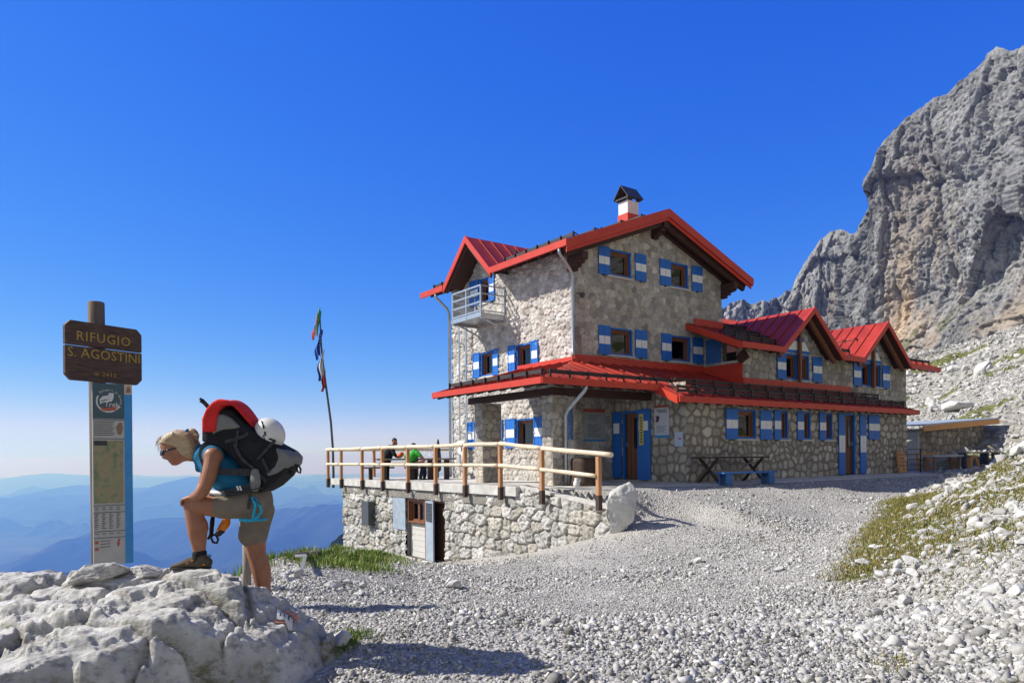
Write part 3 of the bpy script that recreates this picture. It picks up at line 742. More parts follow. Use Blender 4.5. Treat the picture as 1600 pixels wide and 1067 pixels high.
# ---- windows, doors, shutters
def fbox(mb, F, a0, a1, d0, d1, z0, z1, m=0):
    ax, c = F
    if ax == 'v': mb.box(a0, a1, c - d1, c - d0, z0, z1, m)
    else: mb.box(c - d1, c - d0, a0, a1, z0, z1, m)
def ring(mb, F, a0, a1, z0, z1, w, d0, d1, m=0, bottom=True):
    fbox(mb, F, a0, a0 + w, d0, d1, z0, z1, m); fbox(mb, F, a1 - w, a1, d0, d1, z0, z1, m)
    fbox(mb, F, a0 + w, a1 - w, d0, d1, z1 - w, z1, m)
    if bottom: fbox(mb, F, a0 + w, a1 - w, d0, d1, z0, z0 + w, m)
def window(F, a0, a1, z0, z1, curtain='white', sill=True, mullion=False, parent=None, sill_over=.1, surround='blue'):
    parent = parent or hut
    b = MB(); ring(b, F, a0, a1, z0, z1, .05, -.06, .02, 1)
    ring(b, F, a0 + .05, a1 - .05, z0 + .0, z1 - .05, .06, -.20, -.06, 0); ring(b, F, a0 + .11, a1 - .11, z0 + .06, z1 - .11, .05, -.17, -.11, 0)
    if mullion: c = (a0 + a1) / 2; fbox(b, F, c - .04, c + .04, -.18, -.09, z0 + .06, z1 - .11, 0)
    w = b.build('window', [M['wood_red'], M[surround]], parent)
    g = MB(); fbox(g, F, a0 + .16, a1 - .16, -.152, -.142, z0 + .11, z1 - .16); g.build('pane', M['glass'], w)
    g = MB(); x0, x1, y0, y1 = a0 + .12, a1 - .12, z0 + .08, z1 - .12; xm = (x0 + x1) / 2; w_ = (x1 - x0)
    for sg, e in ((1, x0), (-1, x1)):
        for k in range(5):        # gathered cloth in narrow folds, drawn to the side at the bottom
            t0, t1 = k / 5, (k + 1) / 5; f = lambda t, z: e + sg * w_ * .5 * t * (1 if z else .42)
            d = .215 + .012 * (k % 2)
            po = [(f(t0, 1), y1), (f(t1, 1), y1), (f(t1, 0), y0), (f(t0, 0), y0)]
            g.prism(po, 'y' if F[0] == 'v' else 'x', F[1] + d, F[1] + d + .008)
    g.build('curtain', M['curtain'] if curtain == 'red' else M['curtain_w'], w)
    if sill:
        g = MB(); fbox(g, F, a0 - sill_over, a1 + sill_over, -.1, .07, z0 - .065, z0 - .003); g.build('sill', M['sill'], w, .006)
    return w
def shutter(F, a0, a1, z0, z1, band=True, tilt=0.0, border=False, plank=True):
    """one leaf lying open against the wall: two planks, white band, strap hinges"""
    b = MB(); d0, d1 = .035, .07; mid = (a0 + a1) / 2
    if plank:
        fbox(b, F, a0, mid - .004, d0, d1, z0, z1); fbox(b, F, mid + .004, a1, d0, d1, z0, z1)
    else: fbox(b, F, a0, a1, d0, d1, z0, z1)
    if border: ring(b, F, a0 - .002, a1 + .002, z0 - .002, z1 + .002, .035, d1 + .001, d1 + .012)
    h = z1 - z0
    if band:
        e = .035 if border else .008
        fbox(b, F, a0 + e, mid - .006, d1, d1 + .004, z0 + .36 * h, z0 + .64 * h, 1); fbox(b, F, mid + .006, a1 - e, d1, d1 + .004, z0 + .36 * h, z0 + .64 * h, 1)
    fbox(b, F, mid - .05, mid + .05, .0, d1 + .01, z0 - .035, z0 - .01, 2)
    for zz in (z0 + .1 * h, z0 + .86 * h): fbox(b, F, a0 + .02, a1 - .02, .02, d0 + .002, zz, zz + .04, 2)
    return b.build('shutter', [M['blue'], M['white_paint'], M['black']], hut)
FR = ('v', 0.0); LF = ('s', 0.0); UP = ('v', -1.66); LO = ('v', -3.0); EN = ('s', 1.6); UE = ('s', 5.97)
for a0, a1, z0, z1, l, r in ((1.50, 2.46, 7.30, 8.13, (1.02, 1.48), (2.62, 3.12)), (4.31, 5.20, 7.30, 8.13, (3.77, 4.28), (5.36, 5.90)),
                             (1.50, 2.50, 4.80, 5.66, (1.0, 1.48), (2.60, 3.13)), (4.31, 5.28, 4.80, 5.66, (3.82, 4.28), (5.38, 5.90))):
    window(FR, a0, a1, z0, z1, 'red'); shutter(FR, l[0], l[1], z0 - .02, z1 + .02); shutter(FR, r[0], r[1], z0 - .02, z1 + .02)
for a0, a1, z0, z1, l, r in ((4.28, 5.04, 4.47, 5.33, (5.07, 5.50), (3.90, 4.25)), (2.06, 2.88, 4.47, 5.33, (2.91, 3.31), (1.66, 2.03)),
                             (4.16, 5.40, 1.92, 2.86, (5.43, 5.90), (3.68, 4.12)), (1.94, 2.92, 1.92, 2.86, (2.95, 3.50), (1.42, 1.91)),
                             (4.47, 5.06, 7.08, 7.95, (5.09, 5.68), (4.10, 4.44))):
    window(LF, a0, a1, z0, z1, 'red' if z0 > 3 else 'white')
    shutter(LF, l[0], l[1], z0 - .02, z1 + .02, border=True); shutter(LF, r[0], r[1], z0 - .02, z1 + .02, border=True)
# dormer windows with a post in front and a striped gable panel
for c, l, r in ((9.04, (7.80, 8.30), (9.95, 10.52)), (14.02, (12.68, 13.20), (14.83, 15.38))):
    window(UP, c - .71, c - .02, 4.25, 5.16, sill=False); window(UP, c + .06, c + .73, 4.25, 5.16)
    shutter(UP, l[0], l[1], 4.23, 5.14); shutter(UP, r[0], r[1], 4.23, 5.14)
    b = MB(); top = 6.0
    def tri(x0, x1, z0, z1, d0, d1, m):
        # slice of the gable triangle between two heights
        def half(z): return .74 * (top + .12 - z) / (top + .12 - 5.25)
        b.prism([(c - half(z0), z0), (c + half(z0), z0), (c + half(z1), z1), (c - half(z1), z1)], 'y', UP[1] - d1, UP[1] - d0, m)
    tri(0, 0, 5.20, 5.30, .01, .05, 0); tri(0, 0, 5.30, 5.62, .01, .045, 1); tri(0, 0, 5.62, 6.0, .01, .05, 0)
    b.build('gable_panel', [M['blue'], M['white_paint']], hut)
    b = MB(); b.box(c - .05, c + .06, -1.83, -1.72, 4.19, 6.3); b.build('post', M['wood_red'], hut)
# ground floor of the wing
window(LO, 3.86, 4.78, 2.09, 2.98); shutter(LO, 3.30, 3.84, 2.07, 2.98, plank=False); shutter(LO, 4.94, 5.52, 2.07, 2.98, plank=False)
for a0, a1, l0, l1 in ((6.03, 6.45, 5.66, 6.01), (7.27, 7.70, 6.90, 7.25), (8.56, 9.0, 8.17, 8.54)):
    window(LO, a0, a1, 2.09, 3.0); shutter(LO, l0, l1, 2.07, 3.0, plank=False)
shutter(LO, 11.27, 12.0, 2.12, 3.0)
def door(F, a0, a1, z0, z1, glazed=True, glass_side=1):
    b = MB(); ring(b, F, a0, a1, z0, z1, .07, -.06, .02, 1, bottom=False)
    fbox(b, F, a0 + .07, a1 - .07, -.14, -.09, z0 + .02, z1 - .07, 0)
    n = max(3, int((a1 - a0 - .14) / .14))
    for k in range(1, n): x = a0 + .07 + (a1 - a0 - .14) * k / n; fbox(b, F, x - .006, x + .006, -.09, -.084, z0 + .05, z1 - .1, 2)
    d = b.build('door', [M['wood_red'], M['blue'], M['wood_dark']], hut)
    if glazed:
        w = a1 - a0; x0, x1 = (a0 + .2 * w, a0 + .42 * w) if glass_side < 0 else (a0 + .55 * w, a0 + .78 * w)
        g = MB(); fbox(g, F, x0, x1, -.088, -.07, z0 + .95, z1 - .22); g.build('pane', M['glass'], d)
    g = MB(); xk = a0 + (a1 - a0) * (.85 if glass_side < 0 else .86)
    fbox(g, F, xk - .015, xk + .015, -.09, -.04, z0 + 1.0, z0 + 1.14); g.build('handle', M['steel'], d)
    return d
door(EN, -1.17, -.48, .88, 2.98, glass_side=-1)
shutter(EN, -.44, -.06, .92, 2.97, band=False, plank=False); shutter(EN, -1.68, -1.19, .88, 3.0, band=False, plank=False)
g = MB(); fbox(g, EN, -.38, -.12, .071, .076, 2.30, 2.62); g.build('notice', M['white_paint'], hut)
g = MB(); fbox(g, EN, -1.40, -1.24, .071, .075, 1.92, 2.86, 1); fbox(g, EN, -1.60, -1.22, .0755, .079, 2.36, 2.64, 0); fbox(g, EN, -1.42, -1.24, .0795, .083, 1.94, 2.84, 1)
for k in range(9): fbox(g, EN, -1.36, -1.30, .0832, .0845, 2.0 + .09 * k, 2.05 + .09 * k, 2)
M['yellow_note'] = mottled('yellow_notice', (.55, .47, .12), (.62, .54, .16), 20, .8, 0)
g.build('notice', [M['white_paint'], M['yellow_note'], M['black']], hut)
door(LO, 9.72, 10.45, .88, 3.02, glazed=True)
shutter(LO, 9.32, 9.70, .90, 3.0, plank=False); shutter(LO, 10.68, 11.08, .90, 3.0, plank=False)
g = MB(); fbox(g, EN, -1.3, -.35, -.1, .35, .74, .87); g.build('doorstep', M['concrete'], hut)
g = MB(); fbox(g, LO, 9.5, 10.7, -.1, .3, .76, .87); g.build('doorstep', M['concrete'], hut)
b = MB(); fbox(b, UE, -.80, -.14, -.02, .015, 4.76, 5.6); b.build('shutter', M['bench_blue'], hut)
b = MB(); fbox(b, UE, -1.5, -.8, -.05, .06, 4.69, 4.76); b.build('ledge', M['sill'], hut)

# ---- roofs
def roof(name, quad, t=.07, seams=.55, mat='red', parent=None, soffit=True, trim_e=True):
    """quad: eave start, eave end, top end, top start"""
    e0, e1, t1, t0 = [Vector(p) for p in quad]
    b = MB(); b.slab([e0, e1, t1, t0] if (t1 - t0).length > 1e-4 else [e0, e1, t1], t)
    L = (e1 - e0).length; nrm = (e1 - e0).cross(t0 - e0).normalized()
    if nrm.z < 0: nrm = -nrm
    n = int(L / seams); ed = (e1 - e0).normalized(); up = nrm.cross(ed)
    if up.z < 0: up = -up
    poly = [e0, e1, t1, t0]
    for k in range(n + 1):
        p = e0 + ed * (L * (k + .5) / (n + 1))
        # clip the seam against the outline
        best = 0
        for i in range(1, 4):
            a, c = poly[i], poly[(i + 1) % 4]; d = c - a
            if d.length < 1e-4: continue
            den = up.cross(d).dot(nrm)
            if abs(den) < 1e-6: continue
            tt = (a - p).cross(d).dot(nrm) / den; uu = (a - p).cross(up).dot(nrm) / den
            if tt > .05 and -1e-3 <= uu <= 1.001: best = tt if best == 0 else min(best, tt)
        if best > .15: b.bar(p + nrm * .015 + up * .02, p + nrm * .015 + up * (best - .02), .022, .036, 0, nrm)
    r = b.build(name, M[mat], parent or hut)
    if soffit:
        s = MB(); cen = (e0 + e1 + t1 + t0) / 4
        ins = [p + (cen - p) * .03 - Vector((0, 0, t + .004)) for p in ((e0, e1, t1, t0) if (t1 - t0).length > 1e-4 else (e0, e1, t1))]
        s.slab(ins, .05); s.build('soffit', M['soffit'], r)
    return r
def fascia(pairs, h=.2, w=.05, drop=.0, name='fascia', mat='red_trim', parent=None, top=.03):
    for a, c in pairs:
        b = MB()
        a = Vector(a); c = Vector(c); d = (c - a); d2 = Vector((d.x, d.y, 0)).normalized(); n = Vector((-d2.y, d2.x, 0)) * w / 2
        lo = Vector((0, 0, -h)); hi = Vector((0, 0, top))
        b.hexa([a - n + lo, a + n + lo, c + n + lo, c - n + lo, a - n + hi, a + n + hi, c + n + hi, c - n + hi])
        o = b.build(name, M[mat], parent or hut)
    return o
VF, VB = -.70, 7.95
def notched(name, outline, seam_lines, sof=.03):
    '''roof plane with the bays of the dormers cut out of its eave'''
    b = MB(); b.slab(outline, .07)
    for a, c in seam_lines: b.bar(Vector(a) + Vector((0, 0, .015)), Vector(c) + Vector((0, 0, .015)), .022, .036)
    r = b.build(name, M['red'], hut)
    s = MB(); s.slab([Vector(p) - Vector((0, 0, .075)) for p in outline], .05); s.build('soffit', M['soffit'], r); return r
def mz_(s): return 7.86 + ROOF_K * (s + .8)
sl = []
for k in range(15):
    v0 = VF + .3 + .58 * k
    s0 = -.78 if not 3.23 < v0 < 6.27 else -.8 + 3.6 * (1 - abs(v0 - 4.75) / 1.52) + .1
    if s0 < 3.3: sl.append(((s0, v0, mz_(s0)), (3.48, v0, mz_(3.48))))
main_l = notched('roof', [(-.8, VB, 7.86), (-.8, 6.27, 7.86), (2.85, 4.75, mz_(2.85)), (-.8, 3.23, 7.86), (-.8, VF, 7.86), (3.5, VF, 9.54), (3.5, VB, 9.54)], sl)
main_r = roof('roof', [(7.8, VF, 7.86), (7.8, VB, 7.86), (3.5, VB, 9.54), (3.5, VF, 9.54)])
fascia([((-.83, VF - .02, 7.86), (3.5, VF - .02, 9.54)), ((3.5, VF - .02, 9.54), (7.83, VF - .02, 7.86))], .24, .05)
fascia([((-.80, VF + .03, 7.69), (3.5, VF + .03, 9.37)), ((3.5, VF + .03, 9.37), (7.80, VF + .03, 7.69))], .17, .04)
fascia([((-.83, VF - .04, 7.86), (-.83, 3.25, 7.86)), ((-.83, 6.28, 7.86), (-.83, VB, 7.86))], .17, .07, name='gutter')
fascia([((7.83, VF - .04, 7.86), (7.83, VB, 7.86))], .17, .07, name='gutter')
# dormer over the sunny side
DA = 4.75; DT = 9.30
for sg in (-1, 1):
    f = (-.8, DA + sg * 1.52, 7.84)
    q = [f, (-.8, DA, DT), (2.9, DA, DT), f]
    b = MB(); b.slab([f, (-.8, DA, DT), (2.9, DA, DT)], .07)
    for k in range(1, 7):       # standing seams run from the ridge to the valley
        x = -.8 + 3.7 * k / 7.2; y1 = DA + sg * 1.52 * (1 - (x + .8) / 3.7); z1 = 7.84 + (DT - 7.84) * (x + .8) / 3.7
        b.bar((x, DA + sg * .03, DT - .01), (x, y1, z1 + .02), .022, .04)
    r = b.build('dormer_roof', M['red'], hut)
    b = MB(); b.slab([(-.78, DA + sg * 1.45, 7.82), (-.78, DA, DT - .08), (1.2, DA, DT - .08), (1.2, DA + sg * 1.45, 7.82)], .05); b.build('soffit', M['soffit'], r)
fascia([((-.82, DA - 1.54, 7.82), (-.82, DA, DT)), ((-.82, DA, DT), (-.82, DA + 1.54, 7.82))], .22, .05)
b = MB()
for sg in (-1, 1): b.bar((-.72, DA, DT - .26), (-.72, DA + sg * 1.45, 7.62), .07, .12)
b.box(-.7, .1, DA - .07, DA + .07, DT - .36, DT - .18); b.build('barge_timber', M['soffit'], hut)
# timbers under the main eaves
b = MB()
for s0, z0, h in ((-.02, 7.62, .30), (3.5, 9.18, .34), (7.02, 7.62, .30)):
    for k in range(4): b.box(s0 - .11, s0 + .11, -.62 + .15 * k, 0.1, z0 - h * .55 - .085 * k, z0 - h * .55 - .085 * (k - 1))
    b.box(s0 - .11, s0 + .11, -.62, .1, z0 - h * .55 + .08, z0 + .06)
for a, c in (((-.66, 7.72), (3.5, 9.34)), ((3.5, 9.34), (7.66, 7.72))):
    b.bar((a[0], -.45, a[1] - .16), (c[0], -.45, c[1] - .16), .12, .2); b.bar((a[0], -.1, a[1] - .12), (c[0], -.1, c[1] - .12), .12, .16)
for k in range(14):
    v0 = -.5 + .6 * k
    if 3.2 < v0 < 6.4: continue
    b.bar((-.76, v0, 7.70), (.2, v0, 8.07), .1, .14)
b.build_each('roof_timber', M['soffit'], hut)
# wing: main roof, two dormers
WE, WZ, WK = -2.3, 5.18, .41; WR = 2.9; WRZ = WZ + WK * (WR - WE)
DS = (9.1, 14.1); DH = 1.52; DWD = 1.80
def wing_roof():
    xs = [5.1, DS[0] - DWD, DS[0] + DWD, DS[1] - DWD, DS[1] + DWD, 18.3]
    top = lambda s: (s, WR, WRZ)
    yb = DH / WK; out = [(5.1, WE, WZ)]
    for c in DS: out += [(c - DWD, WE, WZ), (c, WE + yb - .05, WZ + DH - .02), (c + DWD, WE, WZ)]
    out += [(18.3, WE, WZ), (18.3, WR, WRZ), (5.1, WR, WRZ)]; sl = []
    for k in range(24):
        s0 = 5.35 + .55 * k; d = min(abs(s0 - c) for c in DS); y0 = WE + .02 if d > DWD else WE + yb * (1 - d / DWD) + .1
        if y0 < WR - .3: sl.append(((s0, y0, WZ + WK * (y0 - WE)), (s0, WR, WRZ)))
    notched('roof', out, sl)
    roof('roof', [(18.3, WR + 5, WRZ - 2), (7.05, WR + 5, WRZ - 2), (7.05, WR, WRZ), (18.3, WR, WRZ)], soffit=False)
wing_roof()
back = DH / WK
for c in DS:
    for sg in (-1, 1):
        f = (c + sg * DWD, WE - .01, WZ + .03); t0 = (c, WE - .01, WZ + DH + .03); t1 = (c, WE + back, WZ + DH + .03)
        b = MB(); b.slab([f, t0, t1], .07)
        for k in range(1, 8):
            y = WE + back * k / 8.2; x1 = c + sg * DWD * (1 - k / 8.2); z1 = WZ + DH * k / 8.2
            b.bar((c + sg * .03, y, WZ + DH + .02), (x1, y, z1 + .05), .024, .045)
        r = b.build('dormer_roof', M['red'], hut)
        b = MB(); b.slab([(c + sg * (DWD - .08), WE + .03, WZ - .06), (c, WE + .03, WZ + DH - .09), (c, WE + 1.3, WZ + DH - .09), (c + sg * (DWD - .08), WE + 1.3, WZ - .06)], .05)
        b.build('soffit', M['soffit'], r)
    fascia([((c - DWD - .02, WE - .03, WZ), (c, WE - .03, WZ + DH + .03)), ((c, WE - .03, WZ + DH + .03), (c + DWD + .02, WE - .03, WZ))], .2, .05)
    b = MB()
    for sg in (-1, 1): b.bar((c, WE + .25, WZ + DH - .26), (c + sg * (DWD - .12), WE + .25, WZ - .22), .10, .16)
    b.build('barge_timber', M['wood_red'], hut)
fascia([((5.05, WE - .03, WZ), (DS[0] - DWD + .03, WE - .03, WZ)), ((DS[0] + DWD - .03, WE - .03, WZ), (DS[1] - DWD + .03, WE - .03, WZ)), ((DS[1] + DWD - .03, WE - .03, WZ), (18.35, WE - .03, WZ))], .16, .07, name='gutter')
fascia([((5.08, WE, WZ), (5.08, 0, WZ + WK * -WE - .0))], .2, .05)
fascia([((18.33, WE, WZ), (18.33, WR, WRZ))], .2, .05)
b = MB()
for k in range(24):
    x = 5.4 + .55 * k
    if min(abs(x - DS[0]), abs(x - DS[1])) < 1.7: continue
    b.bar((x, WE + .06, WZ - .13), (x, -1.5, WZ + .2), .1, .14)
b.bar((5.2, WE + .2, WZ - .06), (5.2, -.05, WZ + .85), .12, .22); b.bar((5.9, WE + .45, 4.95), (5.9, -1.55, 4.75), .14, .3)
b.build_each('roof_timber', M['soffit'], hut)
# lean-to and porch roofs (one metal skin in several planes)
E1 = (-3.33, -2.7, 3.55)
roof('roof', [(-3.33, 2.7, 3.55), E1, (0, 0, 4.5), (0, 2.7, 4.5)], seams=.5)
roof('roof', [E1, (.85, -2.7, 3.549), (.85, 0, 4.499), (0, 0, 4.5)], seams=.5)
roof('roof', [(.85, -2.44, 3.64), (5.97, -2.44, 3.64), (5.97, 0, 4.5), (.85, 0, 4.5)], seams=.5)
roof('roof', [(5.97, -2.44, 3.64), (13.18, -2.44, 3.64), (12.4, -1.66, 3.915), (5.97, -1.66, 3.915)], seams=.5, soffit=False)
roof('roof', [(.85, -3.4, 3.20), (14.14, -3.4, 3.20), (13.18, -2.44, 3.64), (.85, -2.44, 3.64)], seams=.5)
roof('roof', [(14.14, -3.4, 3.20), (14.14, -1.66, 3.20), (12.4, -1.66, 3.915), (13.18, -2.44, 3.64)], seams=.6, soffit=False)
fascia([((-3.35, 2.7, 3.55), (-3.35, -2.72, 3.55)), ((-3.37, -2.73, 3.55), (.85, -2.73, 3.55))], .13, .07, name='gutter')
fascia([((.83, -3.43, 3.20), (14.17, -3.43, 3.20)), ((14.17, -3.43, 3.2), (14.17, -1.7, 3.2))], .14, .07, name='gutter')
fascia([((.82, -3.4, 3.20), (.82, -2.46, 3.62))], .19, .05); fascia([((-3.33, 2.72, 3.55), (0, 2.72, 4.5))], .16, .05)
b = MB()       # upstand flashings where the roofs meet the walls
b.box(0.0, 5.97, -.075, -.045, 4.46, 4.70); b.box(-.085, -.05, -.05, 2.75, 4.47, 4.62); b.box(5.885, 5.915, -1.70, -.06, 3.85, 4.66)
b.box(5.89, 12.4, -1.745, -1.715, 3.88, 4.16); b.box(5.46, 7.0, -.075, -.045, 6.02, 6.34)
b.build_each('flashing', M['red_trim'], hut)
b = MB()       # porch timbers
b.box(-2.22, 1.55, -1.72, -1.50, 3.245, 3.46); b.box(-2.20, -1.98, -1.49, 2.5, 3.245, 3.45)
for k in range(10):
    v0 = -2.4 + .55 * k; e = -.05 if v0 > -.05 else -3.33 * (-v0 / 2.7) + .0
    if e < -3.1: continue
    b.bar((-3.25, v0, 3.43), (e, v0, 3.43 + .89 * (e + 3.25) / 3.2 - .03), .1, .13)
for k in range(8):
    s0 = -2.6 + .52 * k; e = -.1 if s0 > -.1 else 2.7 * s0 / 3.33 - .05
    b.bar((s0, -2.62, 3.42), (s0, e, 3.42 + .9 * (e + 2.62) / 2.52 - .03), .1, .13)
for k in range(26): b.bar((1.2 + .5 * k, -3.33, 3.08), (1.2 + .5 * k, -2.9, 3.26), .1, .13)
b.bar((1.02, -3.3, 3.06), (1.02, -2.5, 3.42), .07, .1)
b.build_each('roof_timber', M['soffit'], hut)
# snow guards
def guard(a, c, step=.6, rows=(.13,), h=.20):
    a = Vector(a); c = Vector(c); L = (c - a).length; d = (c - a).normalized(); b = MB()
    side = Vector((d.y, -d.x, 0))
    for r in rows: b.bar(a + Vector((0, 0, r)), c + Vector((0, 0, r)), .035, .10 if len(rows) == 1 and h > .15 else .07)
    n = max(2, int(L / step) + 1)
    for k in range(n):
        p = a + d * (L * k / (n - 1) if n > 1 else 0)
        b.bar(p + side * .04 - Vector((0, 0, .02)), p + side * .04 + Vector((0, 0, h)), .03, .05, 1)
        b.bar(p + side * .05 + Vector((0, 0, h - .02)), p - side * .22 + Vector((0, 0, .09)), .02, .03, 1)
    b.build('snow_guard', [M['guard'], M['black']], hut)
def Lz(v): return 3.20 + (v + 3.4) * .458
def Pz(v): return 3.64 + (v + 2.44) * .352
guard((-2.95, 2.3, 3.66), (-2.95, -2.25, 3.66)); guard((-2.9, -2.45, 3.64), (1.6, -2.45, 3.64)); guard((1.1, -3.1, Lz(-3.1)), (13.6, -3.1, Lz(-3.1)), .8, (.08, .19), .24)
guard((1.7, -2.5, Pz(-2.5)), (12.9, -2.5, Pz(-2.5)), .8, (.08, .19), .24)
guard((-.35, 3.0, 8.04), (-.35, -.5, 8.04), .55); guard((.5, 2.3, 8.37), (.5, -.5, 8.37), .7, (.06,), .12); guard((-.3, 7.8, 8.06), (-.3, 6.6, 8.06), .5)
guard((1.6, 1.3, 8.80), (1.6, -.5, 8.80), .7, (.06,), .12); guard((2.5, .4, 9.15), (2.5, -.5, 9.15), .7, (.06,), .12)
guard((.35, 3.4, 8.60), (1.25, 3.9, 8.62), .5, (.05,), .1)
for v0, s0, s1 in ((-1.95, 5.2, 7.3), (-1.35, 5.4, 7.9), (-.75, 6.2, 8.4), (0.2, 7.1, 8.6)):
    z = WZ + WK * (v0 - WE); guard((s0, v0, z), (s1, v0, z), .55, (.06, .15), .2)
guard((11.4, -1.95, 5.34), (11.9, -1.95, 5.34), .4); guard((15.9, -1.95, 5.34), (18.1, -1.95, 5.34), .5)
guard((9.6, -1.2, 6.15), (9.6, -.4, 6.15), .5, (.05,), .1); guard((13.3, -1.5, 6.0), (13.3, -.5, 6.0), .5, (.05,), .12)
# chimneys
def chimney(s, v, z0, z1, w, red=True):
    b = MB(); b.box(s - w, s + w, v - w * .85, v + w * .85, z0, z1); c = b.build('chimney', M['render_w'], hut)
    b = MB(); b.box(s - w - .02, s + w + .02, v - w * .85 - .02, v + w * .85 + .02, z0, z0 + .42); b.build('flashing', M['red_trim'], c)
    b = MB(); o = w + .12; y = w * .85 + .12
    b.slab([(s - o, v - y, z1 + .1), (s + o, v - y, z1 + .1), (s + o, v, z1 + .52), (s - o, v, z1 + .52)], .035)
    b.slab([(s + o, v + y, z1 + .1), (s - o, v + y, z1 + .1), (s - o, v, z1 + .521), (s + o, v, z1 + .521)], .035)
    for a in (-1, 1):
        for e in (-1, 1): b.box(s + a * (w - .03) - .03, s + a * (w - .03) + .03, v + e * (w * .85 - .03) - .03, v + e * (w * .85 - .03) + .03, z1, z1 + .17)
    b.box(s - o + .04, s + o - .04, v - y + .03, v - y + .07, z1 + .04, z1 + .09); b.box(s - o + .04, s + o - .04, v + y - .07, v + y - .03, z1 + .04, z1 + .09)
    for a in (-1, 1): b.box(s + a * (o - .05) - .02, s + a * (o - .05) + .02, v - y + .07, v + y - .07, z1 + .04, z1 + .09)
    b.build('cap', M['cap'], c)
chimney(3.14, .75, 9.25, 10.10, .255)
chimney(9.2, 3.6, 6.9, 7.35, .36)
# downpipes
def pipe(pts, r=.05):
    b = MB(); b.tube(pts, r, 10); b.build('downpipe', M['steel'], hut)
pipe([(-.8, -.35, 7.70), (-.78, -.33, 7.58), (-.2, -.12, 7.22), (-.09, -.10, 7.08), (-.09, -.10, 4.75), (-.14, -.16, 4.62)])
pipe([(-.8, 6.9, 7.70), (-.76, 6.92, 7.56), (-.2, 7.06, 7.22), (-.1, 7.08, 7.05), (-.1, 7.08, .86)])
pipe([(-1.85, -2.68, 3.45), (-1.85, -2.6, 3.30), (-1.88, -1.98, 2.85), (-1.88, -1.86, 2.70), (-1.88, -1.86, .8)], .055)
# balcony
b = MB(); bl = -1.02
b.box(bl, -.02, 3.5, 5.3, 6.34, 6.44)
for v0 in (3.5, 5.3):
    b.box(bl, -.02, v0 - .03, v0 + .03, 6.24, 6.36)
for z in (7.34, 7.07, 6.79, 6.50):
    b.box(bl - .025, bl + .025, 3.5, 5.3, z - .025, z + .025)
    for v0 in (3.5, 5.3): b.box(bl + .026, -.02, v0 - .02, v0 + .02, z - .02, z + .02)
b.box(bl - .02, bl + .02, 3.5, 5.3, 6.3, 6.45)
for v0 in (3.5, 4.4, 5.3):
    b.box(bl - .028, bl + .028, v0 - .028, v0 + .028, 6.28, 7.36)
for v0 in (3.5, 5.3): b.box(-.09, -.035, v0 - .03, v0 + .03, 6.45, 7.36)
b.bar((bl + .1, 3.6, 6.28), (-.03, 3.6, 5.95), .05); b.bar((bl + .1, 5.2, 6.28), (-.03, 5.2, 5.95), .05)
b.build('balcony', M['steel'], hut)
b = MB()
for v0 in (5.72, 6.2): b.bar((-.22, v0, .9), (-.22, v0, 6.45), .04, .05, 0, (0, 1, 0))
for k in range(18): b.bar((-.22, 5.72, 1.2 + .29 * k), (-.22, 6.2, 1.2 + .29 * k), .025)
for k in range(5):
    for v0 in (5.72, 6.2): b.bar((-.22, v0, 1.4 + 1.1 * k), (0, v0, 1.4 + 1.1 * k), .03)
b.build('ladder', M['steel'], hut)
b = MB(); b.tube([(.15, -.04, 6.55), (.15, -.12, 6.55), (.15, -.2, 6.5)], .02); b.tube([(.15, -.2, 6.5), (.15, -.28, 6.45)], [.06, .09], 12); b.build('lamp', M['steel_dark'], hut)
# ------------------------------------------------------------------ terrace on its retaining wall
def frame_empty(name, label, cat, group=None):
    o = empty(name, (float(HK[0]), float(HK[1]), 0.0), HANG); tag(o, label, cat, group); return o
ter = frame_empty('stone_terrace', 'concrete terrace on a rough stone retaining wall with an open cellar door', 'terrace')
TS = ('s', -3.17)
def top_line(v): return np.where(v > -1.55, .56, .80 - (-1.55 - v) * .12)
HO = [(2.22, 4.72, -1.62, .27)]
rw = panel('s', -3.17, -5.0, 9.97, -2.9, .84, 'block', (.40, .31), .075, 61, .028, lambda v, z: z < top_line(v), HO, edge=(.02, .15), rough=.03, reveal=.3)
rw2 = panel('v', -5.0, -3.17, -2.6, -1.6, .4, 'block', (.40, .31), .07, 63, .03, None, (), edge=(.03, .26))
rw3 = panel('v', 9.97, -3.17, 1.0, -4, .55, 'block', (.40, .31), .05, 65, .06, None, (), out=1)
panels('wall', [rw, rw2, rw3], ter)
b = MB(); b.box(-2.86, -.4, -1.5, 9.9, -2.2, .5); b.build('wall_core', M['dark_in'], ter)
b = MB(); b.box(-3.33, -.03, -1.55, 11.0, .57, .82); b.box(-.03, 4.5, 7.12, 11.0, .57, .82); b.build('slab', M['concrete'], ter, .008)
b = MB(); b.box(-3.255, -2.9, -1.1, 9.98, .29, .568); b.build('lintel', M['concrete_d'], ter)
b = MB(); b.slab([(-3.19, -4.95, .46), (-2.7, -4.95, .46), (-2.7, -1.56, .85), (-3.19, -1.56, .85)], .07); b.build('coping', M['concrete'], ter)
b = MB()
for k in range(6): fbox(b, TS, 3.52, 4.70, -.14 - .006 * (k % 2), -.09, -1.62 + .18 * k, -1.62 + .18 * k + .172)
b.build('boarding', M['planks'], ter)
window(TS, 3.56, 4.69, -.51, .26, sill=False, mullion=True, parent=ter, surround='wood_red')
b = MB(); fbox(b, TS, 2.22, 2.30, -.2, .02, -1.6, .26); fbox(b, TS, 2.30, 3.46, -.2, -.0, .2, .26); fbox(b, TS, 3.45, 3.53, -.2, .03, -1.6, .26)
b.build('door_frame', M['wood_red'], ter)
b = MB(); fbox(b, TS, 2.30, 3.46, -.19, -.15, -1.62, .2); b.build('inner_door', M['soffit'], ter)
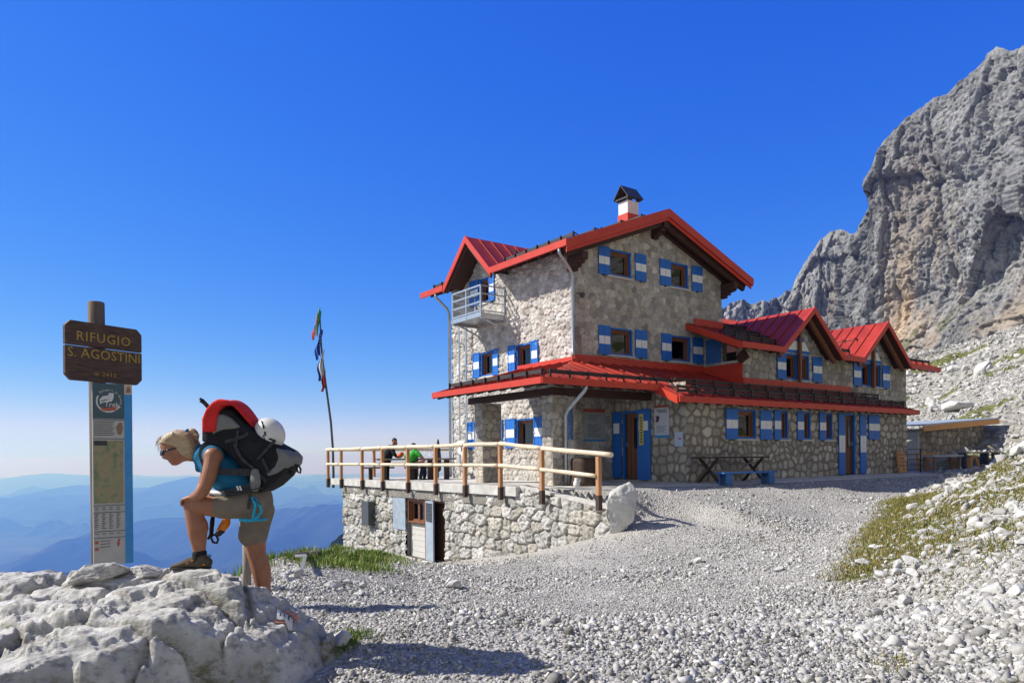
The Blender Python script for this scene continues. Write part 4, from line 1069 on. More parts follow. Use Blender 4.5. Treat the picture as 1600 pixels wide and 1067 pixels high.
b = MB(); a0 = 3.50; # steel leaf standing open, swung out from the left jamb
hx, hv = -3.17, 3.46
p = Vector((hx - .02, hv, 0)); q = Vector((hx - .13, hv - .66, 0))
b.bar(p + Vector((0, 0, -.68)), q + Vector((0, 0, -.68)), .045, 1.86)
d = (q - p).normalized(); nn = Vector((-d.y, d.x, 0)) * (1 if -d.y < 0 else -1)
lf = b.build('door', M['steel_blue'], ter)
b = MB(); o = nn * .03
for k in range(6): b.bar(p + d * (.1 + .095 * k) + o + Vector((0, 0, -.38)), p + d * (.1 + .095 * k) + o + Vector((0, 0, .18)), .02, .02)
for k in range(6): b.bar(p + d * .08 + o + Vector((0, 0, -.38 + .11 * k)), p + d * .6 + o + Vector((0, 0, -.38 + .11 * k)), .022, .02)
b.build('grille', M['steel_dark'], lf)
b = MB(); fbox(b, TS, 4.74, 5.62, .06, .095, -.78, .27); fbox(b, TS, 4.76, 4.80, .0, .06, -.6, -.55); fbox(b, TS, 4.76, 4.80, .0, .06, .1, .15)
b.build('shutter', M['steel_blue'], ter)
b = MB(); fbox(b, TS, 7.05, 7.62, .04, .34, -.78, .06); b.build('meter_box', M['steel_dark'], ter, .01)
# log railing
rail = frame_empty('log_railing', 'peeled log railing with square posts along the terrace edge', 'railing')
RS = -3.385
RV = [11.02, 9.71, 7.81, 6.15, 4.30, 2.50, .83, -.94, -2.73, -4.79]
def rz(v): return 1.92 + (.03 if v > -.95 else .03 - (-.94 - v) * .078)
def mz(v): return 1.38 if v > -.95 else 1.40 - (-.94 - v) * .063
for v0 in RV:
    b = MB(); zt = rz(v0) - .06; zb = .46 if v0 > -1 else .46 + (v0 + .94) * .02
    b.box(RS - .05, RS + .05, v0 - .05, v0 + .05, zb + .32, zt)
    p_ = b.build('post', M['wood_post'], rail, .006)
    b = MB(); b.box(RS - .055, RS + .055, v0 - .055, v0 + .055, zb, zb + .34); b.build('shoe', M['wood_dark'], p_)
for i in range(len(RV) - 1):
    a, c = RV[i], RV[i + 1]
    e0 = .12 if i == 0 else 0; e1 = .42 if i == len(RV) - 2 else 0
    b = MB(); pts = [(RS - .0 + .006 * math.sin(7 * t + i), a + e0 + (c - e1 - a - e0) * t, rz(a) + (rz(c - e1) - rz(a)) * t + .008 * math.sin(5 * t + 2 * i)) for t in np.linspace(0, 1, 9)]
    b.tube(pts, [.057 + .004 * math.sin(3 * i + k) for k in range(9)], 12); b.build('rail', M['wood_rail'], rail)
    b = MB(); pts = [(RS - .055 + .006 * math.sin(6 * t + i * 3), a + (c - a) * t, mz(a) + (mz(c) - mz(a)) * t) for t in np.linspace(.015, .985, 9)]
    b.tube(pts, [.048 + .004 * math.sin(2 * i + k) for k in range(9)], 12); b.build('rail', M['wood_rail'], rail)
rail2 = frame_empty('log_railing', 'log railing across the far end of the terrace', 'railing')
for k, s0 in enumerate((-1.4, .6, 2.6, 4.3)):
    b = MB(); b.box(s0 - .05, s0 + .05, 10.97, 11.07, .5, 1.9); b.build('post', M['wood_post'], rail2)
for z in (1.94, 1.36):
    b = MB(); b.tube([(RS + .1 + t, 11.02 - (.07 if z < 1.5 else 0), z) for t in np.linspace(0, 7.6, 9)], .06, 10); b.build('rail', M['wood_rail'], rail2)

def at(px, py, Y):
    tx, tz = px_dir(px, py); return Vector((tx * Y, Y, EYE + tz * Y))
def blob(name, center, dims, mat, seed=0, sub=5, amp=.12, freq=2.0, rz=0.0, tilt=(0, 0), parent=None, pw=1.0, facets=15, fine=.025):
    """a boulder: ball cut by random planes, roughened, smooth-shaded off"""
    v, f = ico(sub); r = np.random.default_rng(seed + 100); P = v.copy()
    for k in range(facets):
        n = r.normal(size=3); n /= np.linalg.norm(n); d = r.uniform(.42, .80)
        h = P @ n - d; P = P - np.clip(h, 0, None)[:, None] * n[None] * .97
    n1 = fbm(v[:, 0] * freq + seed, v[:, 1] * freq, v[:, 2] * freq, 5, .55); P = P * (1 + amp * n1)[:, None]
    P = P + v * (fine * (ridged(v[:, 0] * 6 + seed, v[:, 1] * 6, v[:, 2] * 9, 3) - .8))[:, None]
    P = P * np.array(dims) / 2
    R = np.array((Matrix.Rotation(rz, 3, 'Z') @ Matrix.Rotation(tilt[0], 3, 'X') @ Matrix.Rotation(tilt[1], 3, 'Y')))
    o = mesh_np(name, P @ R.T, f, mat, parent); o.location = center
    return o
o = blob('boulder', (2.42, 16.35, .42), (.88, .72, 1.5), M['boulder'], 8, 5, .10, 1.6, .4, (.0, .03))
tag(o, 'upright white boulder standing at the end of the terrace wall beside the last railing post', 'boulder')

# ------------------------------------------------------------------ paving in front of the hut
b = MB()
b.slab([(-3.1, -1.56, .83), (-3.1, -2.2, .80), (1.3, -4.35, .81), (14.2, -4.05, .83), (14.2, -2.95, .88), (1.62, -2.95, .84), (1.62, .1, .86), (-.03, .1, .85), (-.03, -1.5, .84)], .1)
o = b.build('pavement', M['concrete']); o.location = (float(HK[0]), float(HK[1]), 0); o.rotation_euler = (0, 0, HANG); tag(o, kind='structure')

# ------------------------------------------------------------------ things on the terrace and by the wall
def hthing(name, s, v, z, label, cat, rz=0.0, group=None):
    o = empty(name, W(s, v, z), HANG + rz); tag(o, label, cat, group); return o
# trestle table and blue bench
t = hthing('trestle_table', 2.8, -3.62, .81, 'dark wooden table on crossed legs standing before the stone wall of the wing', 'table')
b = MB()
for k in range(4): b.box(-1.32, 1.32, -.34 + .172 * k, -.34 + .172 * k + .166, .70, .745)
b.build('tabletop', M['wood_dark'], t)
for x in (-1.0, 1.0):
    for sg in (-1, 1):
        b = MB(); b.bar((x + .03 * sg, -.36 * sg, 0), (x + .03 * sg, .34 * sg, .70), .05, .09, 0, (1, 0, 0)); b.build('leg', M['wood_dark'], t)
b = MB(); b.bar((-.95, 0, .34), (.95, 0, .34), .05, .08); b.bar((.45, 0, .36), (.98, 0, .66), .04, .06); b.build('stretcher', M['wood_grey'], t)
t = hthing('bench', 2.4, -4.45, .80, 'low blue painted bench in front of the dark trestle table', 'bench')
b = MB(); b.box(-1.18, 1.18, -.16, .0, .30, .345); b.box(-1.18, 1.18, .006, .16, .30, .345); b.build('seat', M['bench_blue'], t, .004)
for x in (-.92, .92):
    b = MB(); b.box(x - .13, x + .13, -.13, -.09, 0, .299); b.box(x - .13, x + .13, .09, .13, 0, .299); b.box(x - .02, x + .02, -.089, .089, .18, .299); b.build('leg', M['bench_blue'], t)
# stump, jug
t = hthing('tree_stump', -1.5, -2.15, .81, 'dark old tree stump standing on the porch under the notice board', 'stump')
b = MB(); b.lathe([(.0, 0), (.40, 0), (.37, .12), (.34, .4), (.345, .62), (.33, .72), (.29, .75), (0, .755)], (0, 0, 0), 26); o = b.build('trunk', M['wood_dark'], t)
for vtx in o.data.vertices:
    a = math.atan2(vtx.co.y, vtx.co.x); k = 1 + .06 * math.sin(3 * a + 1) + .04 * math.sin(7 * a) ; vtx.co.x *= k; vtx.co.y *= k
t = hthing('jug', -2.15, -2.6, .82, 'small white jug on the ground at the foot of the downpipe', 'jug')
b = MB(); b.lathe([(0, 0), (.07, 0), (.085, .05), (.075, .13), (.045, .18), (.055, .22), (.045, .22), (.035, .18)], (0, 0, 0), 18); b.build('body', M['white_paint'], t)
b = MB(); b.tube([(.07, 0, .12), (.12, 0, .14), (.115, 0, .19), (.05, 0, .2)], .01, 8); b.build('handle', M['white_paint'], t)
# notices on the walls
def text_mesh(txt, size, mat, parent, loc, rot, name='lettering', extrude=.001, align='CENTER', spacing=1.0):
    cu = bpy.data.curves.new(name, 'FONT'); cu.body = txt; cu.size = size; cu.extrude = extrude; cu.align_x = align; cu.align_y = 'CENTER'; cu.space_character = spacing
    cu.resolution_u = 2
    tmp = bpy.data.objects.new('tmp', cu); COL.objects.link(tmp)
    dg = bpy.context.evaluated_depsgraph_get(); me = bpy.data.meshes.new_from_object(tmp.evaluated_get(dg))
    bpy.data.objects.remove(tmp); bpy.data.curves.remove(cu)
    me.name = name; me.materials.clear(); me.materials.append(mat)
    o = bpy.data.objects.new(name, me); COL.objects.link(o); o.parent = parent; o.location = loc; o.rotation_euler = rot; return o
M['ink'] = mottled('dark_print', (.04, .04, .045), (.07, .07, .075), 30, .8, 0)
M['paper'] = mottled('printed_paper', (.55, .55, .54), (.62, .62, .61), 12, .6, 0)
M['paper_g'] = mottled('grey_notice_sheet', (.30, .32, .32), (.36, .38, .38), 9, .35, 0)
M['paper_l'] = mottled('lilac_poster_sheet', (.50, .50, .58), (.55, .55, .63), 9, .5, 0)
M['sign_red'] = mottled('faded_red_board', (.36, .08, .05), (.42, .11, .07), 9, .6, 0)
M['sign_blue'] = mottled('sign_blue', (.03, .22, .50), (.05, .27, .56), 9, .5, 0)
M['poster_b'] = mottled('blue_mountain_poster', (.03, .07, .18), (.09, .16, .32), 7, .3, 0, c3=(.45, .52, .62))
t = hthing('notice_board', .80, 0, 0, 'large grey notice board with red top and blue bottom edge on the porch wall', 'notice board')
b = MB(); b.box(-.41, .41, -.05, -.025, 2.12, 2.95); b.build('sheet', M['paper_g'], t)
b = MB(); b.box(-.44, .44, -.06, -.02, 2.955, 3.06, 0); b.box(-.43, .43, -.06, -.02, 2.06, 2.115, 1); b.box(-.44, -.412, -.058, -.02, 2.12, 2.95, 2); b.box(.412, .44, -.058, -.02, 2.12, 2.95, 2)
b.build('frame', [M['sign_red'], M['sign_blue'], M['steel']], t)
b = MB()
for k in range(14):
    if k in (4, 5): continue
    b.box(-.28, .28 - .07 * (k % 4), -.0525, -.0505, 2.86 - .05 * k, 2.872 - .05 * k)
b.build('print', M['ink'], t)
t = hthing('poster', -.03, .2, 0, 'narrow blue mountain poster beside the corner of the porch wall', 'poster', math.pi / 2)
b = MB(); b.box(-.17, .17, .025, .04, 2.12, 3.04); b.build('sheet', M['poster_b'], t)
b = MB(); b.box(-.19, -.172, .02, .05, 2.1, 3.06); b.box(.172, .19, .02, .05, 2.1, 3.06); b.build('frame', M['blue'], t)
def end_thing(name, v, z, label, cat): return hthing(name, 1.6, v, z, label, cat, -math.pi / 2)     # local x runs towards -v, local y away from the wall
t = end_thing('poster', -2.12, 0, 'tall pale lilac poster with a black animal silhouette, right of the entrance door', 'poster')
b = MB(); b.box(-.28, .28, -.05, -.03, 2.2, 3.0); b.build('sheet', M['paper_l'], t)
b = MB(); b.box(-.285, .285, -.054, -.026, 3.003, 3.07); b.build('frame', M['sign_red'], t); b = MB(); b.box(-.285, .285, -.054, -.026, 2.12, 2.197); b.build('frame', M['sign_blue'], t)
b = MB()
for k in range(3): b.box(-.2 + .03 * k, .2, -.0525, -.0505, 2.93 - .035 * k, 2.945 - .035 * k)
for k in range(7): b.box(-.2, .2 - .05 * (k % 3), -.0525, -.0505, 2.46 - .03 * k, 2.468 - .03 * k)
b.prism([(-.24, 2.60), (-.2, 2.66), (-.22, 2.74), (-.14, 2.78), (-.08, 2.73), (-.10, 2.64), (-.13, 2.6), (-.12, 2.55), (-.16, 2.60), (-.2, 2.58)], 'y', -.0525, -.0505)
b.build('print', M['ink'], t)
t = end_thing('notice', -2.76, 0, 'small pale blue sheet with a red mark, on the wall near the wing corner', 'notice')
b = MB(); b.box(-.15, .15, -.045, -.03, 1.86, 2.27); b.build('sheet', mottled('pale_blue_sheet', (.42, .50, .66), (.48, .56, .72), 9, .5, 0), t)
b = MB(); b.box(-.02, .1, -.047, -.0455, 2.06, 2.10); b.build('print', M['sign_red'], t)
t = hthing('notice', .86, 0, 0, 'small white sheet under the large notice board', 'notice')
b = MB(); b.box(-.11, .11, -.035, -.022, 1.78, 2.04); b.build('sheet', M['paper'], t)
b = MB()
for k in range(5): b.box(-.08, .08 - .02 * (k % 2), -.0365, -.0355, 1.98 - .04 * k, 1.988 - .04 * k)
b.build('print', M['ink'], t)
t = hthing('warning_sign', -.27, 5.96, 0, 'small white warning sign with a black figure on the wall ladder', 'sign', -math.pi / 2 + math.pi)
b = MB(); b.box(-.19, .19, .02, .035, 1.72, 2.22); b.build('plate', M['white_paint'], t)
b = MB(); b.prism([(-.03, 1.8), (.03, 1.8), (.05, 1.95), (.03, 2.06), (-.03, 2.06), (-.05, 1.95)], 'y', .0355, .0375); b.prism([(.03 * math.cos(a), 2.1 + .03 * math.sin(a)) for a in np.linspace(0, 5.5, 8)], 'y', .0355, .0375)
b.build('symbol', M['ink'], t)
# orange slatted pallet leaning, black handrail
def slats(name, loc, rz, w, h, n, label, cat, lean=.12, mat='wood_orange'):
    t = empty(name, loc, rz); tag(t, label, cat)
    b = MB(); s, c = math.sin(lean), math.cos(lean)
    def P(x, y, z): return Vector((x, y * c + z * s, z * c - y * s + .01))
    for x in (-w / 2 + .05, w / 2 - .05): b.bar(P(x, 0, 0), P(x, 0, h), .08, .05, 0, (0, 1, 0))
    b.build('rail', M[mat], t)
    b = MB()
    for k in range(n): z = .05 + (h - .1) * k / (n - 1); b.bar(P(-w / 2, -.04, z), P(w / 2, -.04, z), .022, .085, 0, (0, 0, 1))
    b.build('slats', M[mat], t); return t
slats('wooden_pallet', W(13.3, -3.22, .88), HANG, .52, .78, 6, 'small orange slatted pallet leaning on the corner of the wing', 'pallet')
t = hthing('handrail', 14.9, -2.6, .84, 'black steel handrail beside the far corner of the hut', 'handrail')
b = MB()
for x in (0, 1.1): b.bar((x, 0, 0), (x, 0, .95), .04)
for k in range(5): b.bar((0, .0, .12 + .2 * k), (1.1, .0, .12 + .2 * k), .03)
b.build('frame', M['black'], t)
# closed parasol and poles leaning at the hut corner
t = empty('closed_parasol', W(-.45, 7.4, .82)); tag(t, 'folded black parasol standing at the far corner of the hut', 'parasol')
b = MB(); b.tube([(0, 0, 0), (0, 0, .25)], .03, 8); b.build('pole', M['steel_dark'], t)
b = MB(); b.lathe([(.02, .22), (.11, .3), (.12, .7), (.09, 1.1), (.03, 1.45), (0, 1.5)], (0, 0, 0), 12); b.build('cover', M['black'], t)
for k, (s0, v0, ln) in enumerate(((-.95, 7.35, 1.2), (-.85, 7.3, 1.15), (-1.15, 7.4, 1.25), (-.75, 7.45, 1.1))):
    b = MB(); b.tube([(0, 0, .005), (.06, .1, ln * .6), (.3, .05, ln)], .011, 6); b.tube([(.3, .05, ln), (.33, .05, ln + .1)], .018, 8)
    o = b.build('trekking_pole', M['steel']); o.location = W(s0, v0, .82); o.rotation_euler = (0, 0, HANG)
    tag(o, 'thin trekking pole leaning at the far corner of the hut', 'trekking pole', 'trekking poles leaning at the hut corner')
# picnic tables with slab legs
def picnic(s, v, rz, label, L=1.7):
    t = hthing('picnic_table', s, v, .82, label, 'picnic table', rz)
    b = MB()
    for k in range(3): b.box(-L / 2, L / 2, -.36 + .245 * k, -.36 + .245 * k + .235, .70, .76)
    b.build('tabletop', M['wood_grey'], t)
    for x in (-L / 2 + .3, L / 2 - .3):
        b = MB(); b.box(x - .06, x + .06, -.26, .26, 0, .699); b.build('leg', M['wood_dark'], t)
    return t
def log_bench(s, v, rz, label, L=1.6):
    t = hthing('log_bench', s, v, .82, label, 'bench', rz)
    b = MB(); b.box(-L / 2, L / 2, -.17, .17, .40, .46); b.build('seat', M['wood_grey'], t)
    for x in (-L / 2 + .25, L / 2 - .25):
        b = MB(); b.box(x - .06, x + .06, -.15, .15, 0, .399); b.build('leg', M['wood_dark'], t)
TR = math.radians(90) - HANG - math.radians(0)
picnic(-2.35, 6.85, -HANG + .25, 'heavy wooden picnic table with slab legs between the two seated hikers and the log railing')
picnic(-1.2, 6.1, -HANG + .25, 'heavy wooden picnic table closest to the hut wall, behind the log railing', 1.2)
log_bench(-2.75, 7.75, -HANG + .3, 'slab-legged bench at the outer end of the terrace behind the log railing', 1.1)
log_bench(-1.75, 6.35, -HANG + .25, 'slab-legged bench under the hiker in the green shirt', 1.2)
o = blob('bag', tuple(Vector(W(-2.38, 6.72, .82 + .90))), (.34, .24, .28), mottled('orange_cloth', (.60, .10, .02), (.75, .16, .03), 8, .8, .2), 5, 3, .1, 2, 0)
tag(o, 'orange bag standing on the picnic table', 'bag')
# flagpole with four flags
t = empty('flagpole', tuple(at(521, 750, 30.2))); tag(t, 'thin bent grey flagpole beyond the outer end of the terrace', 'flagpole')
base = at(521, 750, 30.2)
fp = [at(x, y, 30.2) for x, y in ((521, 762), (521, 740), (520, 700), (517, 660), (513, 630), (509, 600), (505, 570), (502, 540), (500.5, 510), (499.5, 481))]
b = MB(); b.tube([p - base for p in fp], [.05, .05, .048, .046, .044, .042, .04, .036, .03, .024], 10); b.build('pole', M['steel_dark'], t)
def flag(name, x, y0, y1, w, bands, label, seed):
    """cloth hanging limp from the pole: folded strip with vertical colour bands"""
    top = at(x, y0, 30.15); bot = at(x - 3, y1, 30.15); H = (top - bot).length; nz_, nx_ = 22, 18
    V = []; F_ = []; mi = []
    for j in range(nz_ + 1):
        t_ = j / nz_; c_ = top.lerp(bot, t_)
        for i in range(nx_ + 1):
            u_ = i / nx_; wd = w * (.55 + .35 * math.sin(min(1, t_ * 1.6) * math.pi / 2) + .12 * math.sin(9 * t_ + seed)) * (1 - .1 * math.sin(9 * u_ + seed))
            V.append((c_.x - u_ * wd + .03 * math.sin(5 * t_ + seed), c_.y + .06 * math.sin(u_ * 11 + 3 * t_ + seed) * (1 - .3 * t_), c_.z - .16 * u_ * u_ - .05 * math.sin(7 * u_ + seed)))
    for j in range(nz_):
        for i in range(nx_):
            a = j * (nx_ + 1) + i; F_.append((a, a + 1, a + nx_ + 2, a + nx_ + 1))
            tt = .72 * i / nx_ + .28 * j / nz_; mi.append(min(len(bands) - 1, int(tt * len(bands))))
    o = mesh_np(name, np.array(V), np.array(F_), bands, None, True, mi); md = o.modifiers.new('thickness', 'SOLIDIFY'); md.thickness = .006
    tag(o, label, 'flag', 'flags on the bent pole'); return o
def cloth(n, c): return mottled(n, tuple(x * .88 for x in c), c, 14, .85, .1)
fg, fw, fr, fb = cloth('green_flag_cloth', (.03, .26, .09)), cloth('white_flag_cloth', (.62, .62, .62)), cloth('red_flag_cloth', (.48, .05, .04)), cloth('blue_flag_cloth', (.02, .07, .36))
flag('flag', 500.5, 484, 524, .26, [fg, fw, fr], 'green, white and red flag at the top of the pole', 1)
o = flag('flag', 503.5, 515, 556, .22, [fb, fb, fb], 'blue flag with yellow stars below the green, white and red flag', 2)
b = MB()
fy = cloth('yellow_star_cloth', (.65, .5, .05))
for k in range(5):
    p = at(500.5 - 1.0 * (k % 2), 524 + 5.2 * k, 30.04); b.prism([(p.x + .03 * math.cos(a + .3) * (1 if q % 2 else .45), p.z + .03 * math.sin(a + .3) * (1 if q % 2 else .45)) for q, a in enumerate(np.linspace(0, 2 * math.pi, 11)[:-1])], 'y', p.y - .004, p.y)
st_ = b.build('stars', fy); st_.parent = o
flag('flag', 507.5, 547, 590, .24, [fw, fw, fb], 'white flag with a blue edge, third from the top of the pole', 3)
flag('flag', 511, 577, 608, .20, [fw, fr, fr], 'tattered red and white flag, lowest on the pole', 4)

# ------------------------------------------------------------------ shed and woodwork beyond the wing
sh = frame_empty('stone_shed', 'low stone shed with a sloping timber-edged roof beyond the end of the hut', 'shed')
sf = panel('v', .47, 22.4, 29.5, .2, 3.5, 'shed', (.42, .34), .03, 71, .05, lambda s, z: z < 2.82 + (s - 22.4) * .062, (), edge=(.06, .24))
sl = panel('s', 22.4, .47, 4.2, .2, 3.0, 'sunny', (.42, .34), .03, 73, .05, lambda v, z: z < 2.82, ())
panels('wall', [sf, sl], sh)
b = MB(); b.slab([(21.7, -.1, 2.98), (30.2, -.1, 3.5), (30.2, 4.5, 3.5), (21.7, 4.5, 2.98)], .07); b.build('roof', M['steel_blue'], sh)
b = MB(); b.slab([(21.75, -.05, 2.90), (30.15, -.05, 3.42), (30.15, .02, 3.42), (21.75, .02, 2.90)], .26); b.build('fascia', M['wood_orange'], sh)
b = MB()
for k in range(5): b.box(22.25 - .01 * (k % 2), 22.33, .45, 3.6, .75 + .38 * k, 1.12 + .38 * k)
b.build('boarding', M['planks'], sh)
def gpt(px, Y, dz=0.0):
    tx, _ = px_dir(px, 715); x = tx * Y; return (x, Y, float(G(np.array([x]), np.array([Y]))[0]) + dz)
P_ = gpt(1472, 33.2); t = empty('workbench', P_, HANG - .35); tag(t, 'pale plank workbench in front of the stone shed', 'workbench')
b = MB(); b.box(-.85, .85, -.35, .35, .72, .80); b.build('top', M['planks'], t)
for x in (-.7, .7):
    for y in (-.28, .28):
        b = MB(); b.box(x - .04, x + .04, y - .04, y + .04, -.1, .719); b.build('leg', M['wood_grey'], t)
P_ = gpt(1530, 33.6); t = empty('plank_table', P_, HANG - .35); tag(t, 'long grey plank table beside the workbench, its end buried in the scree', 'table')
b = MB(); b.box(-1.05, 1.05, -.25, .25, .72, .78); b.build('top', M['wood_grey'], t)
for x in (-.95, .3, .95):
    b = MB(); b.box(x - .04, x + .04, -.2, .2, -.15, .719); b.build('leg', M['steel_dark'], t)
slats('wooden_pallet', gpt(1442, 33.6), HANG - .3, .62, .80, 4, 'orange pallet standing at the left end of the pale workbench', 'pallet', .1)
slats('wooden_pallet', gpt(1457, 34.2), HANG - .3, .5, .78, 3, 'narrow orange pallet standing behind the pale workbench', 'pallet', .1)
P_ = gpt(1500, 33.9); t = empty('wooden_crate', P_, HANG - .35); tag(t, 'orange board crate standing between the workbench and the plank table', 'crate')
b = MB()
for k in range(4): b.box(-.42, .42, -.3, -.27, .0 + .15 * k, .14 + .15 * k); b.box(-.42, .42, .27, .3, .0 + .15 * k, .14 + .15 * k); b.box(-.42, -.39, -.269, .269, .0 + .15 * k, .14 + .15 * k); b.box(.39, .42, -.269, .269, .0 + .15 * k, .14 + .15 * k)
b.build('boards', M['wood_orange'], t)
b = MB()
for x in (-.38, .38):
    for y in (-.26, .26): b.box(x - .02, x + .02, y - .02, y + .02, 0, .62)
b.build('corner_post', M['wood_red'], t)
P_ = gpt(1525, 32.6); t = empty('trestle', P_, HANG - .35); tag(t, 'orange wooden trestle with splayed legs in front of the plank table', 'trestle')
for sg in (-1, 1):
    b = MB(); b.bar((sg * .3, 0, -.02), (sg * .08, .12, .74), .07, .09); b.build('leg', M['wood_orange'], t)
b = MB(); b.bar((-.16, .12, .70), (.16, .12, .70), .1, .1); b.build('crossbar', M['wood_orange'], t)
for k in range(7):
    p = Vector(gpt(1546 + 3 * k, 33 + .2 * k)); b = MB(); a = .5 + .35 * k
    b.tube([(0, 0, 0), (.25 * math.cos(a), .1, .32 + .05 * (k % 3)), (.6 * math.cos(a), .15, .5 + .08 * (k % 2))], [.035, .03, .02], 7)
    o = b.build('branch', M['wood_grey']); o.location = p; tag(o, 'grey branch lying in the heap at the end of the plank table', 'branch', 'heap of grey branches')

# ------------------------------------------------------------------ way-side fence by the grass bank
t = empty('pole_fence', (0, 0, 0)); tag(t, 'single brown pole on a white leaning stake at the edge of the grass bank', 'fence')
a = at(462, 866, 11.0); c = at(536, 855, 26.5)
b = MB(); b.tube([a, a.lerp(c, .3) + Vector((0, 0, -.03)), a.lerp(c, .7) + Vector((0, 0, -.02)), c], [.035, .04, .045, .05], 10); b.build('rail', M['wood_grey'], t)
p0 = at(469, 900, 11.0); p1 = at(477, 867, 11.0)
b = MB(); b.bar(p0, p1, .045, .045); b.bar(a + Vector((0, -.03, -.02)), p1 + Vector((.02, -.03, .0)), .03, .03); b.build('post', M['white_paint'], t)
b = MB(); b.bar(c + Vector((0, 0, -.9)), c + Vector((0, 0, .05)), .09, .09); b.build('post', M['wood_grey'], t)

# ------------------------------------------------------------------ trail sign
pw_ = at(385, 900, 9.2); gz_ = float(G(np.array([pw_.x]), np.array([pw_.y]))[0]); t = empty('wooden_post', (pw_.x, pw_.y, gz_)); tag(t, 'short grey weathered post standing behind the hiker\'s leg', 'post')
b = MB(); b.tube([(0, 0, -.2), (.01, 0, .3), (.0, 0, at(385, 842, 9.2).z - gz_)], [.055, .052, .048], 10); b.build('shaft', M['wood_grey'], t)
PB = Vector((-4.25, 7.64, 0)); zg = float(G(np.array([PB.x]), np.array([PB.y]))[0])
sign = empty('trail_sign', (PB.x, PB.y, zg)); tag(sign, 'brown hut name board and tall map panel on a round post behind the outcrop', 'trail sign')
b = MB(); b.tube([(0.0, 0, -.3), (-.005, 0, 1.2), (-.02, 0, 3.23 - zg - .01), (-.02, 0, 3.23 - zg)], [.082, .08, .078, .07], 18); b.build('post', M['wood_dark'] if False else mottled('brown_grey_post', (.07, .05, .038), (.17, .135, .105), 3, .85, .5, .01, vec=(16, 16, .8)), sign)
Lp = Vector((-4.37, 7.25, 0)); Rp = Vector((-3.96, 7.93, 0)); bd = (Rp - Lp).normalized(); wid = (Rp - Lp).length
yaw = math.atan2(bd.y, bd.x); cen = (Lp + Rp) / 2
def sub(par, wpos, yaw):
    return wpos - par.location, yaw
M['board'] = mottled('dark_brown_sign_board', (.030, .016, .012), (.075, .042, .032), 4, .7, .5, .006, vec=(1.5, 1, 18), c3=(.12, .075, .055))
M['letter'] = mottled('dull_yellow_letters', (.30, .20, .035), (.40, .28, .05), 25, .8, 0)
def board_piece(z0, z1, cut_top, cut_bot):
    w2 = wid / 2; e = .055
    pl = []
    pl += [(-w2 + e, z0), (w2 - e, z0)] if cut_bot else [(-w2, z0), (w2, z0)]
    if cut_bot: pl += [(w2, z0 + e)]
    pl += [(w2, z1 - e), (w2 - e, z1), (-w2 + e, z1), (-w2, z1 - e)] if cut_top else [(w2, z1), (-w2, z1)]
    if cut_bot: pl += [(-w2, z0 + e)]
    b = MB(); b.prism(pl, 'y', -.022, .022); o = b.build('board', M['board'], sign, .005)
    o.location = cen - sign.location; o.rotation_euler = (0, .0, yaw); o.location.z = 0 - zg; return o
bo1 = board_piece(2.745, 2.985, True, False); bo2 = board_piece(2.395, 2.736, False, True)
for txt, z, sz, o_, sp in (('RIFUGIO', 2.835, .135, bo1, 1.12), ('S. AGOSTINI', 2.668, .135, bo2, 1.02), ('m 2410', 2.475, .065, bo2, 1.2)):
    text_mesh(txt, sz, M['letter'], o_, (.0 if z < 2.8 else -.01, -.0235, z), (math.pi / 2, 0, 0), spacing=sp)
Lq = Vector((-4.185, 7.40, 0)); Rq = Vector((-3.906, 7.63, 0)); pdv = (Rq - Lq).normalized(); pw = (Rq - Lq).length; pyaw = math.atan2(pdv.y, pdv.x); pc = (Lq + Rq) / 2
ZB, ZT = .55, 2.375
b = MB(); b.box(-pw / 2, pw / 2, -.012, .012, ZB, ZT); pan = b.build('map_panel', mottled('grey_panel', (.38, .37, .34), (.44, .43, .40), 12, .4, 0), sign)
pan.location = pc - sign.location; pan.location.z = -zg; pan.rotation_euler = (0, 0, pyaw)
teal = mottled('teal_panel', (.045, .085, .10), (.055, .10, .115), 8, .45, 0)
x0, x1, xb = -pw / 2, pw / 2 - .075, pw / 2
def plate(name, a, c, z0, z1, mat, d=.0135): b = MB(); b.box(a, c, -d - .0015, -d, z0, z1); return b.build(name, mat, pan)
plate('header', x0, x1, 2.02, ZT, teal); plate('edge_band', x1 + .001, xb, ZB, 2.27, M['sign_blue']); plate('emblem_plate', x1 + .002, xb - .002, 2.272, ZT - .005, mottled('buff_plate', (.50, .38, .27), (.56, .43, .31), 9, .6, 0))
def map_mat():
    m, N, L, B = new_mat('relief_map'); tc = N.new('ShaderNodeTexCoord')
    n = noise_node(N, L, tc.outputs['Object'], 14, 8, .7); n2 = noise_node(N, L, tc.outputs['Object'], 5, 3, .5, (3, 1, .8))
    r = ramp(N, [(.28, (.07, .15, .12)), (.42, (.15, .19, .10)), (.52, (.28, .26, .14)), (.62, (.33, .20, .11)), (.75, (.38, .33, .27))])
    mxx = N.new('ShaderNodeMath'); mxx.operation = 'MULTIPLY_ADD'; L.new(n.outputs['Fac'], mxx.inputs[0]); mxx.inputs[1].default_value = .6; 
    m2 = N.new('ShaderNodeMath'); m2.operation = 'MULTIPLY'; m2.inputs[1].default_value = .4; L.new(n2.outputs['Fac'], m2.inputs[0]); L.new(m2.outputs[0], mxx.inputs[2])
    L.new(mxx.outputs[0], r.inputs[0]); L.new(r.outputs[0], B.inputs['Base Color']); B.inputs['Roughness'].default_value = .4; return m
plate('map', x0 + .008, x1 - .012, 1.17, 1.80, map_mat()); plate('map_key', x0 + .008, x0 + .13, 1.75, 1.798, M['ink'], .0153)
for z in (2.005, 1.815, 1.145, 1.075, .885, .82): plate('rule', x0, x1, z, z + .007, teal)
b = MB()
